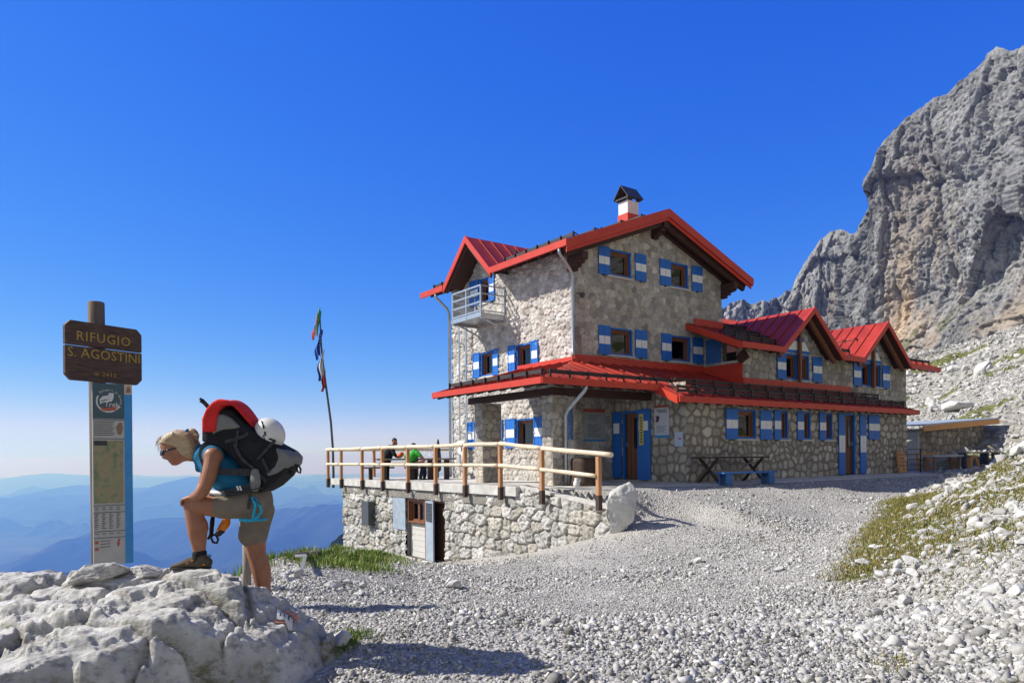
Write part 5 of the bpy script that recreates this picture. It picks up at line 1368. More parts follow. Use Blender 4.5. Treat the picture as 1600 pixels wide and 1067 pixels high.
for k in range(8): b.box(x0 + .012, x1 - .09 - .01 * (k % 3), -.0155, -.0135, 1.985 - .019 * k, 1.991 - .019 * k)
for k in range(9):
    for q in range(4): b.box(x0 + .012 + .065 * q, x0 + .05 + .065 * q - .008 * ((k + q) % 3), -.0155, -.0135, 1.06 - .018 * k, 1.066 - .018 * k)
for k in range(2):
    for q in range(4): b.box(x0 + .012 + .065 * q, x0 + .045 + .065 * q, -.0155, -.0135, 1.125 - .02 * k, 1.131 - .02 * k)
for k in range(3): b.box(x0 + .06, x0 + .15, -.0155, -.0135, .79 - .03 * k, .796 - .03 * k)
for q in range(4): b.box(x0 + .012 + .065 * q, x0 + .05 + .065 * q, -.0155, -.0135, .862, .868)
b.build('print', M['ink'], pan)
b = MB()
for k in range(2): b.box(x0 + .012, x0 + .045, -.0155, -.0135, .765 - .065 * k, .795 - .065 * k)
b.prism([(x1 - .07, .72), (x1 - .05, .75), (x1 - .055, .78), (x1 - .04, .80), (x1 - .06, .81), (x1 - .075, .77)], 'y', -.0155, -.0135); b.build('print', M['sign_red'], pan)
b = MB(); b.prism([(x1 - .06, 1.86), (x1 - .03, 1.86), (x1 - .012, 1.92), (x1 - .022, 1.98), (x1 - .045, 1.985), (x1 - .075, 1.94)], 'y', -.0155, -.0135); b.prism([(x1 + .015, 2.29), (xb - .02, 2.29), (xb - .012, 2.32), (xb - .03, 2.355), (x1 + .03, 2.35)], 'y', -.0172, -.0155)
b.build('print', mottled('brown_print', (.22, .13, .08), (.26, .16, .10), 9, .7, 0), pan)
lw = mottled('logo_white', (.55, .55, .54), (.60, .60, .59), 9, .5, 0)
cx, cz, cr = (x0 + x1) / 2, 2.195, .112
b = MB(); seg = []
for k in range(30):
    a0 = math.radians(150 + 188 * k / 30); a1 = math.radians(150 + 188 * (k + 1) / 30); w0 = .014
    b.prism([(cx + cr * math.cos(a0), cz + cr * math.sin(a0)), (cx + cr * math.cos(a1), cz + cr * math.sin(a1)), (cx + (cr - w0) * math.cos(a1), cz + (cr - w0) * math.sin(a1)), (cx + (cr - w0) * math.cos(a0), cz + (cr - w0) * math.sin(a0))], 'y', -.0165, -.0152)
b.prism([(cx + .085, cz - .075), (cx + .115, cz - .05), (cx + .085, cz - .045)], 'y', -.0165, -.0152)
b.prism([(cx - .075, cz - .03), (cx - .078, cz + .02), (cx - .05, cz + .05), (cx + .0, cz + .062), (cx + .005, cz + .085), (cx + .05, cz + .085), (cx + .045, cz + .03), (cx + .03, cz + .0), (cx - .03, cz - .004)], 'y', -.0165, -.0152)
b.build('emblem', lw, pan)
b = MB(); b.prism([(cx - .07, cz + .006), (cx - .02, cz + .02), (cx + .02, cz + .026), (cx - .02, cz + .012), (cx - .06, cz - .004)], 'y', -.0178, -.0166); b.build('emblem', teal, pan)
b = MB(); b.prism([(cx - .075, cz - .06), (cx - .03, cz - .068), (cx + .03, cz - .058), (cx + .075, cz - .052), (cx + .068, cz - .088), (cx + .02, cz - .092), (cx - .03, cz - .098), (cx - .06, cz - .09)], 'y', -.0180, -.0167); b.build('emblem', M['sign_red'], pan)
text_mesh('Trek', .072, lw, pan, (cx + .03, -.0185, cz - .032), (math.pi / 2, 0, 0), spacing=.95)
word = 'Dolomiti di Brenta'
for k, ch in enumerate(word):
    if ch == ' ': continue
    a = math.radians(128 - 8.2 * k); r_ = cr + .003
    text_mesh(ch, .030, lw, pan, (cx + r_ * math.cos(a), -.0165, cz + r_ * math.sin(a)), (math.pi / 2, math.pi / 2 - a, 0))
# ------------------------------------------------------------------ the big pale rock in front
RPOLY = np.array([(-1.25,5.72),(-1.34,6.02),(-1.75,6.38),(-2.6,6.5),(-3.6,6.6),(-5.4,6.7),(-6.0,5.5),(-5.6,4.25),(-4.2,3.95),(-3.3,4.15),(-2.6,4.5),(-2.0,4.8),(-1.48,5.2)])
def poly_dist(x, y, P):
    """signed distance, positive inside"""
    d = np.full(x.shape, 1e9); ins = np.zeros(x.shape, bool)
    for i in range(len(P)):
        a, c = P[i], P[(i + 1) % len(P)]; ex, ey = c - a
        t = np.clip(((x - a[0]) * ex + (y - a[1]) * ey) / (ex * ex + ey * ey), 0, 1)
        d = np.minimum(d, np.hypot(x - a[0] - t * ex, y - a[1] - t * ey))
        cr_ = ((a[1] > y) != (c[1] > y)) & (x < (c[0] - a[0]) * (y - a[1]) / (c[1] - a[1] + 1e-12) + a[0]); ins ^= cr_
    return np.where(ins, d, -d)
def rock_z(x, y):
    x = np.asarray(x, float); y = np.asarray(y, float)
    wx = x + .10 * fbm(x * 1.3, y * 1.3, 1 + 0 * x, 3); wy = y + .10 * fbm(x * 1.3, y * 1.3, 6 + 0 * x, 3)
    d = poly_dist(wx, wy, RPOLY)
    top = .752 - .24 * sstep(5.70, 5.84, y) * np.exp(-((x + 1.97) / .2) ** 2) + .055 * (x + 2.4) * (x < -2.4) - .33 * np.clip(5.65 - y, 0, 3) - .75 * np.clip(y - 5.78, 0, 2) - .46 * sstep(-2.35, -1.35, x)
    # bedding: tilted slabs with stepped edges, and joints between blocks
    q = (x * .35 + y * .95)
    lay = (y * .72 - x * .30 + .22 * fbm(x * 1.1, y * 1.1, 2 + 0 * x, 3)) / .34
    fr = lay - np.floor(lay)
    top = top + .05 * (sstep(.0, .85, fr) - sstep(.86, 1.0, fr)) * (.4 + .6 * sstep(-.2, .3, noise3(np.floor(lay) * 3.1, x * .8, 4 + 0 * x)))
    rid, ed, ca, cz_ = stones2d(x + .15 * noise3(x * 2, y * 2, 0 * x), y, .75, .55, 5, .42, 2.0)
    lo = sstep(5.35, 4.9, y - .25 * (x + 2.4) * (x > -2.4))
    top = top + (.05 + .07 * lo) * (rid - .5) + (.05 + .07 * lo) * (ca * (((rid * 5.1) % 1) - .5) + cz_ * (((rid * 9.7) % 1) - .6)) - .09 * sstep(.10, .0, ed)
    r2, e2, c2, z2 = stones2d(x * .96 + y * .28, y * .96 - x * .28, .55, .12, 8, .42, 2.0)
    top = top + .020 * (r2 - .5) + .018 * (c2 * (((r2 * 5.1) % 1) - .5) + z2 * (((r2 * 9.7) % 1) - .55)) - .016 * sstep(.10, .0, e2)
    r3, e3, c3, z3 = stones2d(x * .96 + y * .28, y * .96 - x * .28, .20, .042, 12, .42, 2.0)
    top = top + .020 * (c3 * (((r3 * 5.1) % 1) - .5) + z3 * (((r3 * 9.7) % 1) - .55)) + .008 * (r3 - .5)
    s = x * .8 + y * .45
    top = top + .034 * (ridged(x * .9 + y * .3, (y + x * .22) * 3.4, 3 + 0 * x, 4) - .8) + .018 * fbm(x * 7, y * 9, 5 + 0 * x, 3) + .020 * (ridged(x * 2.6 + y * .8, (y + x * .25) * 10, 8 + 0 * x, 4, .6) - .8)
    tl = .10 * x + .16 * y + .03 * fbm(x * 1.6, y * 1.6, 9 + 0 * x, 3)
    for st_, am in ((.10, .40), (.030, .45)):
        bb = (top - tl) / st_; fr = bb - np.floor(bb); top = top + am * st_ * (np.floor(bb) + sstep(.62, .98, fr) - bb)
    g = terr_base(x, y) - .12
    k = sstep(-.02, .17, d + .05 * fbm(x * 4, y * 4, 3 + 0 * x, 3))
    under = .42 * sstep(.75, .22, d) * (y < 5.3)
    return g + (np.maximum(top, g) - g) * k, d, ed
ax_ = np.linspace(-5.2, -1.2, 420); ay_ = np.linspace(3.8, 6.9, 330)
RX, RY = np.meshgrid(ax_, ay_); RZ, RD, RE = rock_z(RX, RY)
ii = np.arange(RX.size).reshape(RX.shape); keep = (np.maximum.reduce([RD[:-1, :-1], RD[1:, 1:], RD[:-1, 1:], RD[1:, :-1]]) > -.16)
q = np.stack([ii[:-1, :-1], ii[:-1, 1:], ii[1:, 1:], ii[1:, :-1]], -1)[keep]
def limestone_mat():
    m, N, L, B = new_mat('layered_limestone'); g = N.new('ShaderNodeNewGeometry'); pos = g.outputs['Position']
    n1 = noise_node(N, L, pos, 1.5, 6, .6); n2 = noise_node(N, L, pos, 9, 8, .68, (1, 1, 1.6)); n3 = noise_node(N, L, pos, 3.2, 6, .7, (1.2, 3.2, 2.0))
    r1 = ramp(N, [(.3, (.44, .427, .40)), (.5, (.54, .527, .50)), (.72, (.63, .617, .59))]); L.new(n1.outputs['Fac'], r1.inputs[0])
    r2 = ramp(N, [(.33, (.45, .45, .46)), (.50, (.95, .95, .95)), (.75, (1.15, 1.14, 1.12))]); L.new(n2.outputs['Fac'], r2.inputs[0])
    mx = N.new('ShaderNodeMix'); mx.data_type = 'RGBA'; mx.blend_type = 'MULTIPLY'; mx.inputs[0].default_value = 1; L.new(r1.outputs[0], mx.inputs[6]); L.new(r2.outputs[0], mx.inputs[7])
    r3 = ramp(N, [(.55, (0, 0, 0)), (.68, (1, 1, 1))]); L.new(n3.outputs['Fac'], r3.inputs[0])
    m3 = N.new('ShaderNodeMix'); m3.data_type = 'RGBA'; L.new(r3.outputs[0], m3.inputs[0]); L.new(mx.outputs[2], m3.inputs[6]); m3.inputs[7].default_value = (.27, .24, .20, 1)
    am = N.new('ShaderNodeAttribute'); am.attribute_name = 'moss'
    mg = N.new('ShaderNodeMix'); mg.data_type = 'RGBA'; mm = N.new('ShaderNodeMath'); mm.operation = 'MULTIPLY'; L.new(am.outputs['Fac'], mm.inputs[0])
    rm = ramp(N, [(.42, (0, 0, 0)), (.6, (1, 1, 1))]); L.new(n2.outputs['Fac'], rm.inputs[0]); L.new(rm.outputs[0], mm.inputs[1])
    L.new(mm.outputs[0], mg.inputs[0]); L.new(m3.outputs[2], mg.inputs[6]); mg.inputs[7].default_value = (.13, .115, .05, 1)
    L.new(mg.outputs[2], B.inputs['Base Color']); B.inputs['Roughness'].default_value = .93; B.inputs['Specular IOR Level'].default_value = .15
    b1 = bump_to(N, L, B, n2.outputs['Fac'], .8, .035); n4 = noise_node(N, L, pos, 45, 5, .7); bump_to(N, L, B, n4.outputs['Fac'], .5, .008, b1)
    return m
M['limestone'] = limestone_mat()
moss = sstep(.35, .05, RD) * sstep(.35, .1, RZ - terr_base(RX, RY)) * sstep(-.1, .4, fbm(RX * 2, RY * 2, 0 * RX, 3) + .25)
moss = np.maximum(moss, .9 * sstep(.09, .01, RE) * (RY < 5.75))
rock = mesh_np('rock_outcrop', np.stack([RX.ravel(), RY.ravel(), RZ.ravel()], 1), q, M['limestone'], None, False, cols={'moss': moss.ravel()})
tag(rock, 'large pale layered limestone outcrop on which the bending hiker rests a foot', 'rock')
def rz_at(x, y): return float(rock_z(np.array([x]), np.array([y]))[0][0])
p = at(152, 886, 5.55); o = blob('rock_slab', (p.x, p.y, rz_at(p.x, p.y) + .065), (.60, .38, .20), M['limestone'], 21, 5, .10, 1.8, .15, (.05, -.08), facets=12)
tag(o, 'loose flat-topped limestone block lying on the outcrop in front of the trail sign', 'rock')
p = at(228, 890, 5.62); o = blob('rock_slab', (p.x, p.y, rz_at(p.x, p.y) + .03), (.30, .22, .12), M['limestone'], 33, 4, .14, 2, .6, (.1, .1))
tag(o, 'small jagged limestone chip on the outcrop between the flat-topped block and the shoe', 'rock')
# painted trail mark that follows the rock
def drape(name, pts, mat, lift=.006, parent=None, n=4):
    """thin paint patch between four corners laid over the rock"""
    P00, P10, P11, P01 = [np.array(p, float) for p in pts]; V = []; Fq = []
    for j in range(n + 1):
        for i in range(n + 1):
            u_, w_ = i / n, j / n; p = P00 * (1 - u_) * (1 - w_) + P10 * u_ * (1 - w_) + P11 * u_ * w_ + P01 * (1 - u_) * w_
            V.append((p[0], p[1], max(rz_at(p[0] + a_, p[1] + b_) for a_ in (-.02, 0, .02) for b_ in (-.02, 0, .02)) + lift))
    for j in range(n):
        for i in range(n): a = j * (n + 1) + i; Fq.append((a, a + 1, a + n + 2, a + n + 1))
    return mesh_np(name, np.array(V), np.array(Fq), mat, parent, True)
mk = empty('trail_mark', (0, 0, 0)); tag(mk, 'painted red and white trail mark on the right end of the limestone outcrop', 'trail mark')
def ground_hit(px, py):
    for Y in np.arange(4.3, 6.8, .01):
        p = at(px, py, Y)
        if p.z <= rz_at(p.x, p.y): return (p.x, p.y)
    return (p.x, p.y)
def patch(name, x0, y0, x1, y1, sk, mat, lift): drape(name, [ground_hit(x0, y1), ground_hit(x1, y1 + sk), ground_hit(x1 + 2, y0 + sk), ground_hit(x0 + 2, y0)], mat, lift, mk)
mr = mottled('worn_red_paint', (.42, .09, .05), (.58, .30, .22), 30, .8, .1); mw = mottled('worn_white_paint', (.62, .61, .58), (.74, .73, .70), 30, .8, .1)
MC = ground_hit(445, 973)
def mark(name, dx, dy, w, h, mat, lift):
    c, s = math.cos(.22), math.sin(.22)
    def q(a, b_): x_, y_ = dx + a * w / 2, dy + b_ * h / 2; return (MC[0] + x_ * c - y_ * s, MC[1] + x_ * s + y_ * c)
    drape(name, [q(-1, -1), q(1, -1), q(1, 1), q(-1, 1)], mat, lift, mk)
mark('red_bar', .04, .055, .10, .028, mr, .010); mark('white_field', 0, 0, .11, .06, mw, .010); mark('red_bar', -.04, -.055, .10, .028, mr, .010)
for k in range(3): mark('digit', -.03 + .03 * k, 0, .010, .03, M['ink'], .014)

# ------------------------------------------------------------------ loose stones and grass
def in_house(x, y):
    s, v = SV(x, y); return ((s > -3.6) & (s < 14.6) & (v > -4.6) & (v < 12)) | ((s > 21.5) & (s < 31) & (v > -.5) & (v < 5))
def in_view(x, y, m=.78): return (y > 3.0) & (np.abs(x) < m * y + .8)
def scatter(n, xr, yr, keep):
    x = rng.uniform(*xr, n); y = rng.uniform(*yr, n); k = keep(x, y); return x[k], y[k]
def gravel_keep(x, y):
    d = poly_dist(x, y, RPOLY); g = grass_amount(x, y)
    band = sstep(.55, 1.3, np.abs(x - (.15 + .16 * (y - 6)) + .4 * fbm(x * .5, y * .5, 2 + 0 * x, 3)))       # wheel-worn finer strip
    dens = np.clip(.35 + .65 * band + .25 * fbm(x * .8, y * .8, 4 + 0 * x, 3), .08, 1) * (1 - .85 * g)
    return in_view(x, y) & ~in_house(x, y) & (d < .02) & (rng.random(x.shape) < dens)
Ps = []; Ss = []
for yr, n, s0 in (((3.6, 7.5), 120000, .0118), ((7.5, 11), 120000, .0100), ((11, 16), 110000, .0115), ((16, 27), 70000, .016)):
    x, y = scatter(n, (-.8 * yr[1], .8 * yr[1]), yr, gravel_keep)
    z = G(x, y); s = s0 * rng.lognormal(0, .48, len(x)); s = np.clip(s, .006, .05)
    coarse = sstep(-.2, .4, fbm(x * .45, y * .45, 11 + 0 * x, 3)); s = s * (.7 + .45 * coarse) * (1 + .4 * sstep(8.5, 6, y) * sstep(-.6, .6, x + .3 * fbm(x, y, 1 + 0 * x, 2)))
    Ps.append(np.stack([x, y, z], 1)); Ss.append(s)
stones_ = stone_field('gravel', np.concatenate(Ps), np.concatenate(Ss), M['pebble'], 0, (.35, .75), .10, .42)
tag(stones_, kind='stuff')
# scree: coarser stones over the hillside
def scree_keep(x, y): return in_view(x, y, .76) & ~in_house(x, y) & (rng.random(x.shape) < hill_mask(x, y) * (1 - .72 * grass_amount(x, y))) & (G(x, y, False) > -.6) & (x > 2)
Ps = []; Ss = []
for yr, n, s0 in (((4.5, 9), 24000, .017), ((9, 14), 26000, .022), ((14, 30), 26000, .042), ((30, 50), 24000, .06), ((50, 90), 34000, .085)):
    x, y = scatter(n, (2, .78 * yr[1]), yr, scree_keep); z = G(x, y)
    s = np.clip(s0 * rng.lognormal(0, .65, len(x)), .012, s0 * 4.5); Ps.append(np.stack([x, y, z], 1)); Ss.append(s)
tag(stone_field('scree', np.concatenate(Ps), np.concatenate(Ss), M['boulder'], 2, (.4, .75), .04, .42), kind='stuff')

# single rocks one can tell apart: a few shapes, copied
protos = [blob('scree_rock', (0, 0, 0), (1, .8, .62), M['boulder'], 40 + k, 4, .06, 1.8, facets=15) for k in range(6)]
used = [False] * 6
def put_rock(px, Y, size, label, group=None, k=None, py=None, sink=.18, name='scree_rock'):
    tx, _ = px_dir(px, 720); x = tx * Y; z = float(G(np.array([x]), np.array([Y]))[0])
    k = random.randrange(6) if k is None else k
    if used[k]: o = protos[k].copy(); COL.objects.link(o)
    else: o = protos[k]; used[k] = True
    o.location = (x, Y, z + size * .31 - size * sink); o.scale = (size, size, size * random.uniform(.8, 1.2)); o.rotation_euler = (random.uniform(-.25, .25), random.uniform(-.25, .25), random.uniform(0, 6.3))
    tag(o, label, 'rock', group); return o
put_rock(965, 10.6, .34, 'pointed pale rock lying alone on the gravel below the terrace wall', k=1) if False else None
put_rock(705, 11.6, .36, 'wedge of pale rock lying alone on the gravel in front of the cellar door', k=1)
put_rock(1348, 10.2, .30, 'tilted pale slab of rock at the grassy foot of the slope', k=2)
put_rock(1215, 11.5, .26, 'low white stone in the middle of the gravel path', k=0)
put_rock(1090, 13.0, .30, 'low grey stone in the gravel in front of the upright boulder', k=3)
put_rock(530, 5.9, .26, 'grey stone in the shade at the right foot of the outcrop', k=4)
put_rock(1535, 60, 2.4, 'big wedge of white rock high on the scree behind the shed', k=5)
put_rock(1497, 46, 2.2, 'big pale rock on the scree just above the shed roof', k=2)
for Y0, Y1, n, s0, s1 in ((6, 12, 34, .14, .32), (12, 24, 40, .22, .6), (26, 46, 36, .35, 1.1), (46, 84, 50, .5, 2.0)):
    c = 0; tries = 0
    while c < n and tries < 4000:
        tries += 1; Y = random.uniform(Y0, Y1); px = random.uniform(1180, 1640); x = px_dir(px, 720)[0] * Y
        a, b_ = np.array([x]), np.array([Y])
        if hill_mask(a, b_)[0] < .6 or in_house(a, b_)[0] or grass_amount(a, b_)[0] > .6 or G(a, b_, False)[0] < -.3: continue
        put_rock(px, Y, s0 + (s1 - s0) * random.random() ** 2.2, 'pale limestone rock lying loose on the scree slope', 'rocks on the scree slope'); c += 1
for k in range(16):
    px = random.uniform(440, 575); Y = random.uniform(9.8, 10.8)
    put_rock(px, Y, random.uniform(.10, .24), 'rough pale stone in the crumbling edge below the grass bank', 'stones edging the grass bank', sink=.1)
for k in range(22):
    px = random.uniform(380, 560); Y = random.uniform(4.9, 5.9)
    x = px_dir(px, 720)[0] * Y
    if poly_dist(np.array([x]), np.array([Y]), RPOLY)[0] > -.05: continue
    put_rock(px, Y, random.uniform(.07, .18), 'fist-sized stone in the gravel at the right foot of the outcrop', 'stones at the foot of the outcrop')
# grass: blades as one mass
def blades(name, x, y, h, mat, per=5, spread=.05, w=.006):
    n = len(x) * per; bx = np.repeat(x, per) + rng.normal(0, spread, n); by = np.repeat(y, per) + rng.normal(0, spread, n); bz = G(bx, by) - .01
    hh = np.repeat(h, per) * rng.uniform(.5, 1.2, n); an = rng.uniform(0, 2 * np.pi, n); ln = rng.uniform(.15, .75, n) * hh; dx, dy = np.cos(an), np.sin(an); ww = w * rng.uniform(.7, 1.5, n)
    base = np.stack([bx, by, bz], 1); sx = np.stack([-dy, dx, 0 * dx], 1) * ww[:, None]
    mid = base + np.stack([dx * ln * .35, dy * ln * .35, hh * .6], 1); tip = base + np.stack([dx * ln, dy * ln, hh * .95], 1)
    V = np.stack([base - sx, base + sx, mid + sx * .7, mid - sx * .7, tip], 1).reshape(-1, 3); o = np.arange(n) * 5
    F1 = np.stack([o, o + 1, o + 2, o + 3], 1); F2 = np.stack([o + 3, o + 2, o + 4, o + 4], 1)
    me_f = np.concatenate([np.stack([o, o + 1, o + 2], 1), np.stack([o, o + 2, o + 3], 1), np.stack([o + 3, o + 2, o + 4], 1)])
    return tag(mesh_np(name, V, me_f, mat), kind='stuff')
def grass_mat(name, stops):
    m, N, L, B = new_mat(name); g = N.new('ShaderNodeNewGeometry'); r = ramp(N, stops); L.new(g.outputs['Random Per Island'], r.inputs[0]); L.new(r.outputs[0], B.inputs['Base Color'])
    B.inputs['Roughness'].default_value = .7; B.inputs['Specular IOR Level'].default_value = .2; B.inputs['Subsurface Weight'].default_value = 0
    return m
M['grass_slope'] = grass_mat('slope_grass', [(0, (.13, .16, .03)), (.35, (.20, .22, .05)), (.7, (.30, .25, .09)), (1, (.36, .21, .09))])
M['grass_bank'] = grass_mat('bank_grass', [(0, (.08, .17, .025)), (.5, (.17, .26, .045)), (1, (.30, .29, .08))])
x, y = scatter(150000, (2, 14), (4.5, 24), lambda x, y: in_view(x, y, .76) & (rng.random(x.shape) < grass_amount(x, y)) & ~in_house(x, y))
x, y = x[:27000], y[:27000]
blades('grass', x, y, .03 + .045 * rng.random(len(x)) ** 2 + .002 * y, M['grass_slope'], 5, .07, .0045)
x, y = scatter(30000, (-9, -1.5), (11.5, 32), lambda x, y: (rng.random(x.shape) < grass_amount(x, y)) & ~in_house(x, y))
x, y = x[:9000], y[:9000]
blades('grass', x, y, .10 + .06 * rng.random(len(x)) + .12 * sstep(-3.8, -4.6, x + .02 * (y - 13)), M['grass_bank'], 6, .08, .008)
x = np.concatenate([rng.normal(-1.32, .07, 60), rng.normal(-2.25, .1, 30)]); y = np.concatenate([rng.normal(5.95, .1, 60), rng.normal(4.75, .07, 30)])
blades('grass', x, y, np.full(len(x), .08), M['grass_bank'], 9, .04, .004)
# ------------------------------------------------------------------ people
def catmull(P, n):
    P = [np.array(p, float) for p in P]; Q = [2 * P[0] - P[1]] + P + [2 * P[-1] - P[-2]]; out = []
    for i in range(1, len(Q) - 2):
        for k in range(n):
            t = k / n; a, b_, c, d = Q[i - 1], Q[i], Q[i + 1], Q[i + 2]
            out.append(.5 * ((2 * b_) + (-a + c) * t + (2 * a - 5 * b_ + 4 * c - d) * t * t + (-a + 3 * b_ - 3 * c + d) * t ** 3))
    out.append(P[-1]); return np.array(out)
def limb(pts, radii, depth=1.0, n=6, seg=16, axis=(0, 1, 0)):
    """closed tapering sleeve through pts; the radius along `axis` is multiplied by depth"""
    R = [r if isinstance(r, (tuple, list)) else (r, r * depth) for r in radii]
    D = catmull([list(p) + list(r) for p, r in zip(pts, R)], n)
    C = D[:, :3]; rr = D[:, 3:]
    T = np.gradient(C, axis=0); T /= np.linalg.norm(T, axis=1)[:, None] + 1e-9
    Cs = []; rs = []; Ts = []
    for k in range(5): a = math.pi / 2 * (k + .15) / 5; Cs.append(C[0] - T[0] * rr[0, 0] * .8 * math.cos(a)); rs.append(rr[0] * math.sin(a)); Ts.append(T[0])
    for i in range(len(C)): Cs.append(C[i]); rs.append(rr[i]); Ts.append(T[i])
    for k in range(4, -1, -1): a = math.pi / 2 * (k + .15) / 5; Cs.append(C[-1] + T[-1] * rr[-1, 0] * .8 * math.cos(a)); rs.append(rr[-1] * math.sin(a)); Ts.append(T[-1])
    V = []; ax = np.array(axis, float)
    for c, r, t in zip(Cs, rs, Ts):
        y = ax - t * (ax @ t)
        if np.linalg.norm(y) < .2: y = np.array([1., 0, .3]) - t * t[0]
        y /= np.linalg.norm(y); x = np.cross(y, t)
        for j in range(seg): a = 2 * math.pi * j / seg; V.append(c + x * r[0] * math.cos(a) + y * r[1] * math.sin(a))
    m = len(Cs); F_ = []
    for i in range(m - 1):
        for j in range(seg): j2 = (j + 1) % seg; F_.append((i * seg + j, i * seg + j2, (i + 1) * seg + j2, (i + 1) * seg + j))
    F_.append(tuple(range(seg - 1, -1, -1))); F_.append(tuple((m - 1) * seg + j for j in range(seg)))
    return V, F_
def ball(c, r, rot=0.0, tilt=0.0):
    v, f = ico(3); P = v * np.array(r if hasattr(r, '__len__') else (r, r, r))
    Rm = np.array(Matrix.Rotation(rot, 3, 'Y') @ Matrix.Rotation(tilt, 3, 'Z')); return list(P @ Rm.T + np.array(c)), [tuple(q) for q in f]
def puff(poly, dys, scl, Y):
    """padded shape: an outline given as view points, carried through several depths"""
    V = []; n = len(poly); cx = sum(p[0] for p in poly) / n; cy = sum(p[1] for p in poly) / n
    for dy, s in zip(dys, scl):
        for p in poly: V.append(at(cx + (p[0] - cx) * s, cy + (p[1] - cy) * s, Y) + Vector((0, dy, 0)))
    F_ = [tuple(range(n - 1, -1, -1)), tuple(range((len(dys) - 1) * n, len(dys) * n))]
    for i in range(len(dys) - 1):
        for j in range(n): F_.append((i * n + j, i * n + (j + 1) % n, (i + 1) * n + (j + 1) % n, (i + 1) * n + j))
    return V, F_
def fuse(name, comps, voxel, mats, parent=None, smooth=4, origin=(0, 0, 0), factor=.5):
    """overlapping closed shapes grown together into one continuous skin"""
    V = []; F_ = []
    for v, f in comps:
        b_ = len(V); V.extend([tuple(p) for p in v]); F_.extend([tuple(i + b_ for i in q) for q in f])
    me = bpy.data.meshes.new(name); me.from_pydata(V, [], F_)
    bm = bmesh.new(); bm.from_mesh(me); bmesh.ops.recalc_face_normals(bm, faces=bm.faces); bm.to_mesh(me); bm.free()
    tmp = bpy.data.objects.new('tmp', me); COL.objects.link(tmp)
    md = tmp.modifiers.new('r', 'REMESH'); md.mode = 'VOXEL'; md.voxel_size = voxel
    if smooth: ms = tmp.modifiers.new('s', 'SMOOTH'); ms.iterations = smooth; ms.factor = factor
    dg = bpy.context.evaluated_depsgraph_get(); m2 = bpy.data.meshes.new_from_object(tmp.evaluated_get(dg))
    bpy.data.objects.remove(tmp); bpy.data.meshes.remove(me); m2.name = name
    co = np.zeros(len(m2.vertices) * 3, np.float32); m2.vertices.foreach_get('co', co); co = co.reshape(-1, 3) - np.array(origin, np.float32); m2.vertices.foreach_set('co', co.ravel())
    m2.polygons.foreach_set('use_smooth', np.ones(len(m2.polygons), bool)); m2.materials.clear()
    for m in (mats if isinstance(mats, (list, tuple)) else [mats]): m2.materials.append(m)
    m2.update(); o = bpy.data.objects.new(name, m2); COL.objects.link(o)
    if parent: o.parent = parent
    return o
def cloth_mat(name, c1, c2, scale=9, bump=.35, bd=.012):
    m, N, L, B = new_mat(name); tc = N.new('ShaderNodeTexCoord'); n = noise_node(N, L, tc.outputs['Object'], scale, 4, .55, (1, 1, 1.6)); n2 = noise_node(N, L, tc.outputs['Object'], 160, 2, .5)
    r = ramp(N, [(.3, c1), (.7, c2)]); L.new(n.outputs['Fac'], r.inputs[0]); L.new(r.outputs[0], B.inputs['Base Color']); B.inputs['Roughness'].default_value = .85; B.inputs['Specular IOR Level'].default_value = .2
    b1 = bump_to(N, L, B, n.outputs['Fac'], bump, bd); bump_to(N, L, B, n2.outputs['Fac'], .15, .002, b1); return m
def skin_mat(name, c1, c2):
    m, N, L, B = new_mat(name); tc = N.new('ShaderNodeTexCoord'); n = noise_node(N, L, tc.outputs['Object'], 12, 5, .6)
    r = ramp(N, [(.3, c1), (.7, c2)]); L.new(n.outputs['Fac'], r.inputs[0]); L.new(r.outputs[0], B.inputs['Base Color']); B.inputs['Roughness'].default_value = .5
    B.inputs['Subsurface Weight'].default_value = .12; B.inputs['Subsurface Radius'].default_value = (.02, .008, .004); B.inputs['Specular IOR Level'].default_value = .35
    n2 = noise_node(N, L, tc.outputs['Object'], 90, 3, .6); bump_to(N, L, B, n2.outputs['Fac'], .12, .002); return m
M['skin'] = skin_mat('tanned_skin', (.27, .11, .058), (.34, .15, .082))
M['shirt'] = cloth_mat('petrol_blue_shirt', (.010, .105, .20), (.016, .15, .27)); M['shorts'] = cloth_mat('khaki_shorts', (.16, .13, .095), (.21, .175, .13))
M['packblack'] = cloth_mat('black_pack_cloth', (.010, .010, .011), (.022, .022, .024)); M['packgrey'] = cloth_mat('grey_pack_cloth', (.15, .15, .14), (.20, .20, .185))
M['jacket'] = cloth_mat('red_jacket_cloth', (.52, .02, .018), (.66, .035, .03), 7, .6, .02); M['strap'] = cloth_mat('dark_webbing', (.03, .03, .033), (.055, .055, .06), 30)
M['helmet'] = mottled('ivory_helmet_shell', (.60, .58, .53), (.66, .64, .59), 5, .35, .02, .002); M['black_plastic'] = mottled('black_plastic', (.01, .01, .011), (.018, .018, .02), 9, .35, 0)
def hair_mat():
    m, N, L, B = new_mat('blonde_hair'); tc = N.new('ShaderNodeTexCoord'); n = noise_node(N, L, tc.outputs['Object'], 34, 4, .65, (.35, 3, 3.2))
    r = ramp(N, [(.3, (.22, .14, .065)), (.5, (.38, .27, .14)), (.7, (.56, .43, .26))]); L.new(n.outputs['Fac'], r.inputs[0]); L.new(r.outputs[0], B.inputs['Base Color']); B.inputs['Roughness'].default_value = .5
    bump_to(N, L, B, n.outputs['Fac'], .45, .008); return m
M['hair'] = hair_mat(); M['sock'] = cloth_mat('black_sock', (.012, .012, .013), (.02, .02, .02)); M['shoe'] = cloth_mat('brown_hiking_shoe', (.055, .045, .032), (.10, .082, .06), 14)
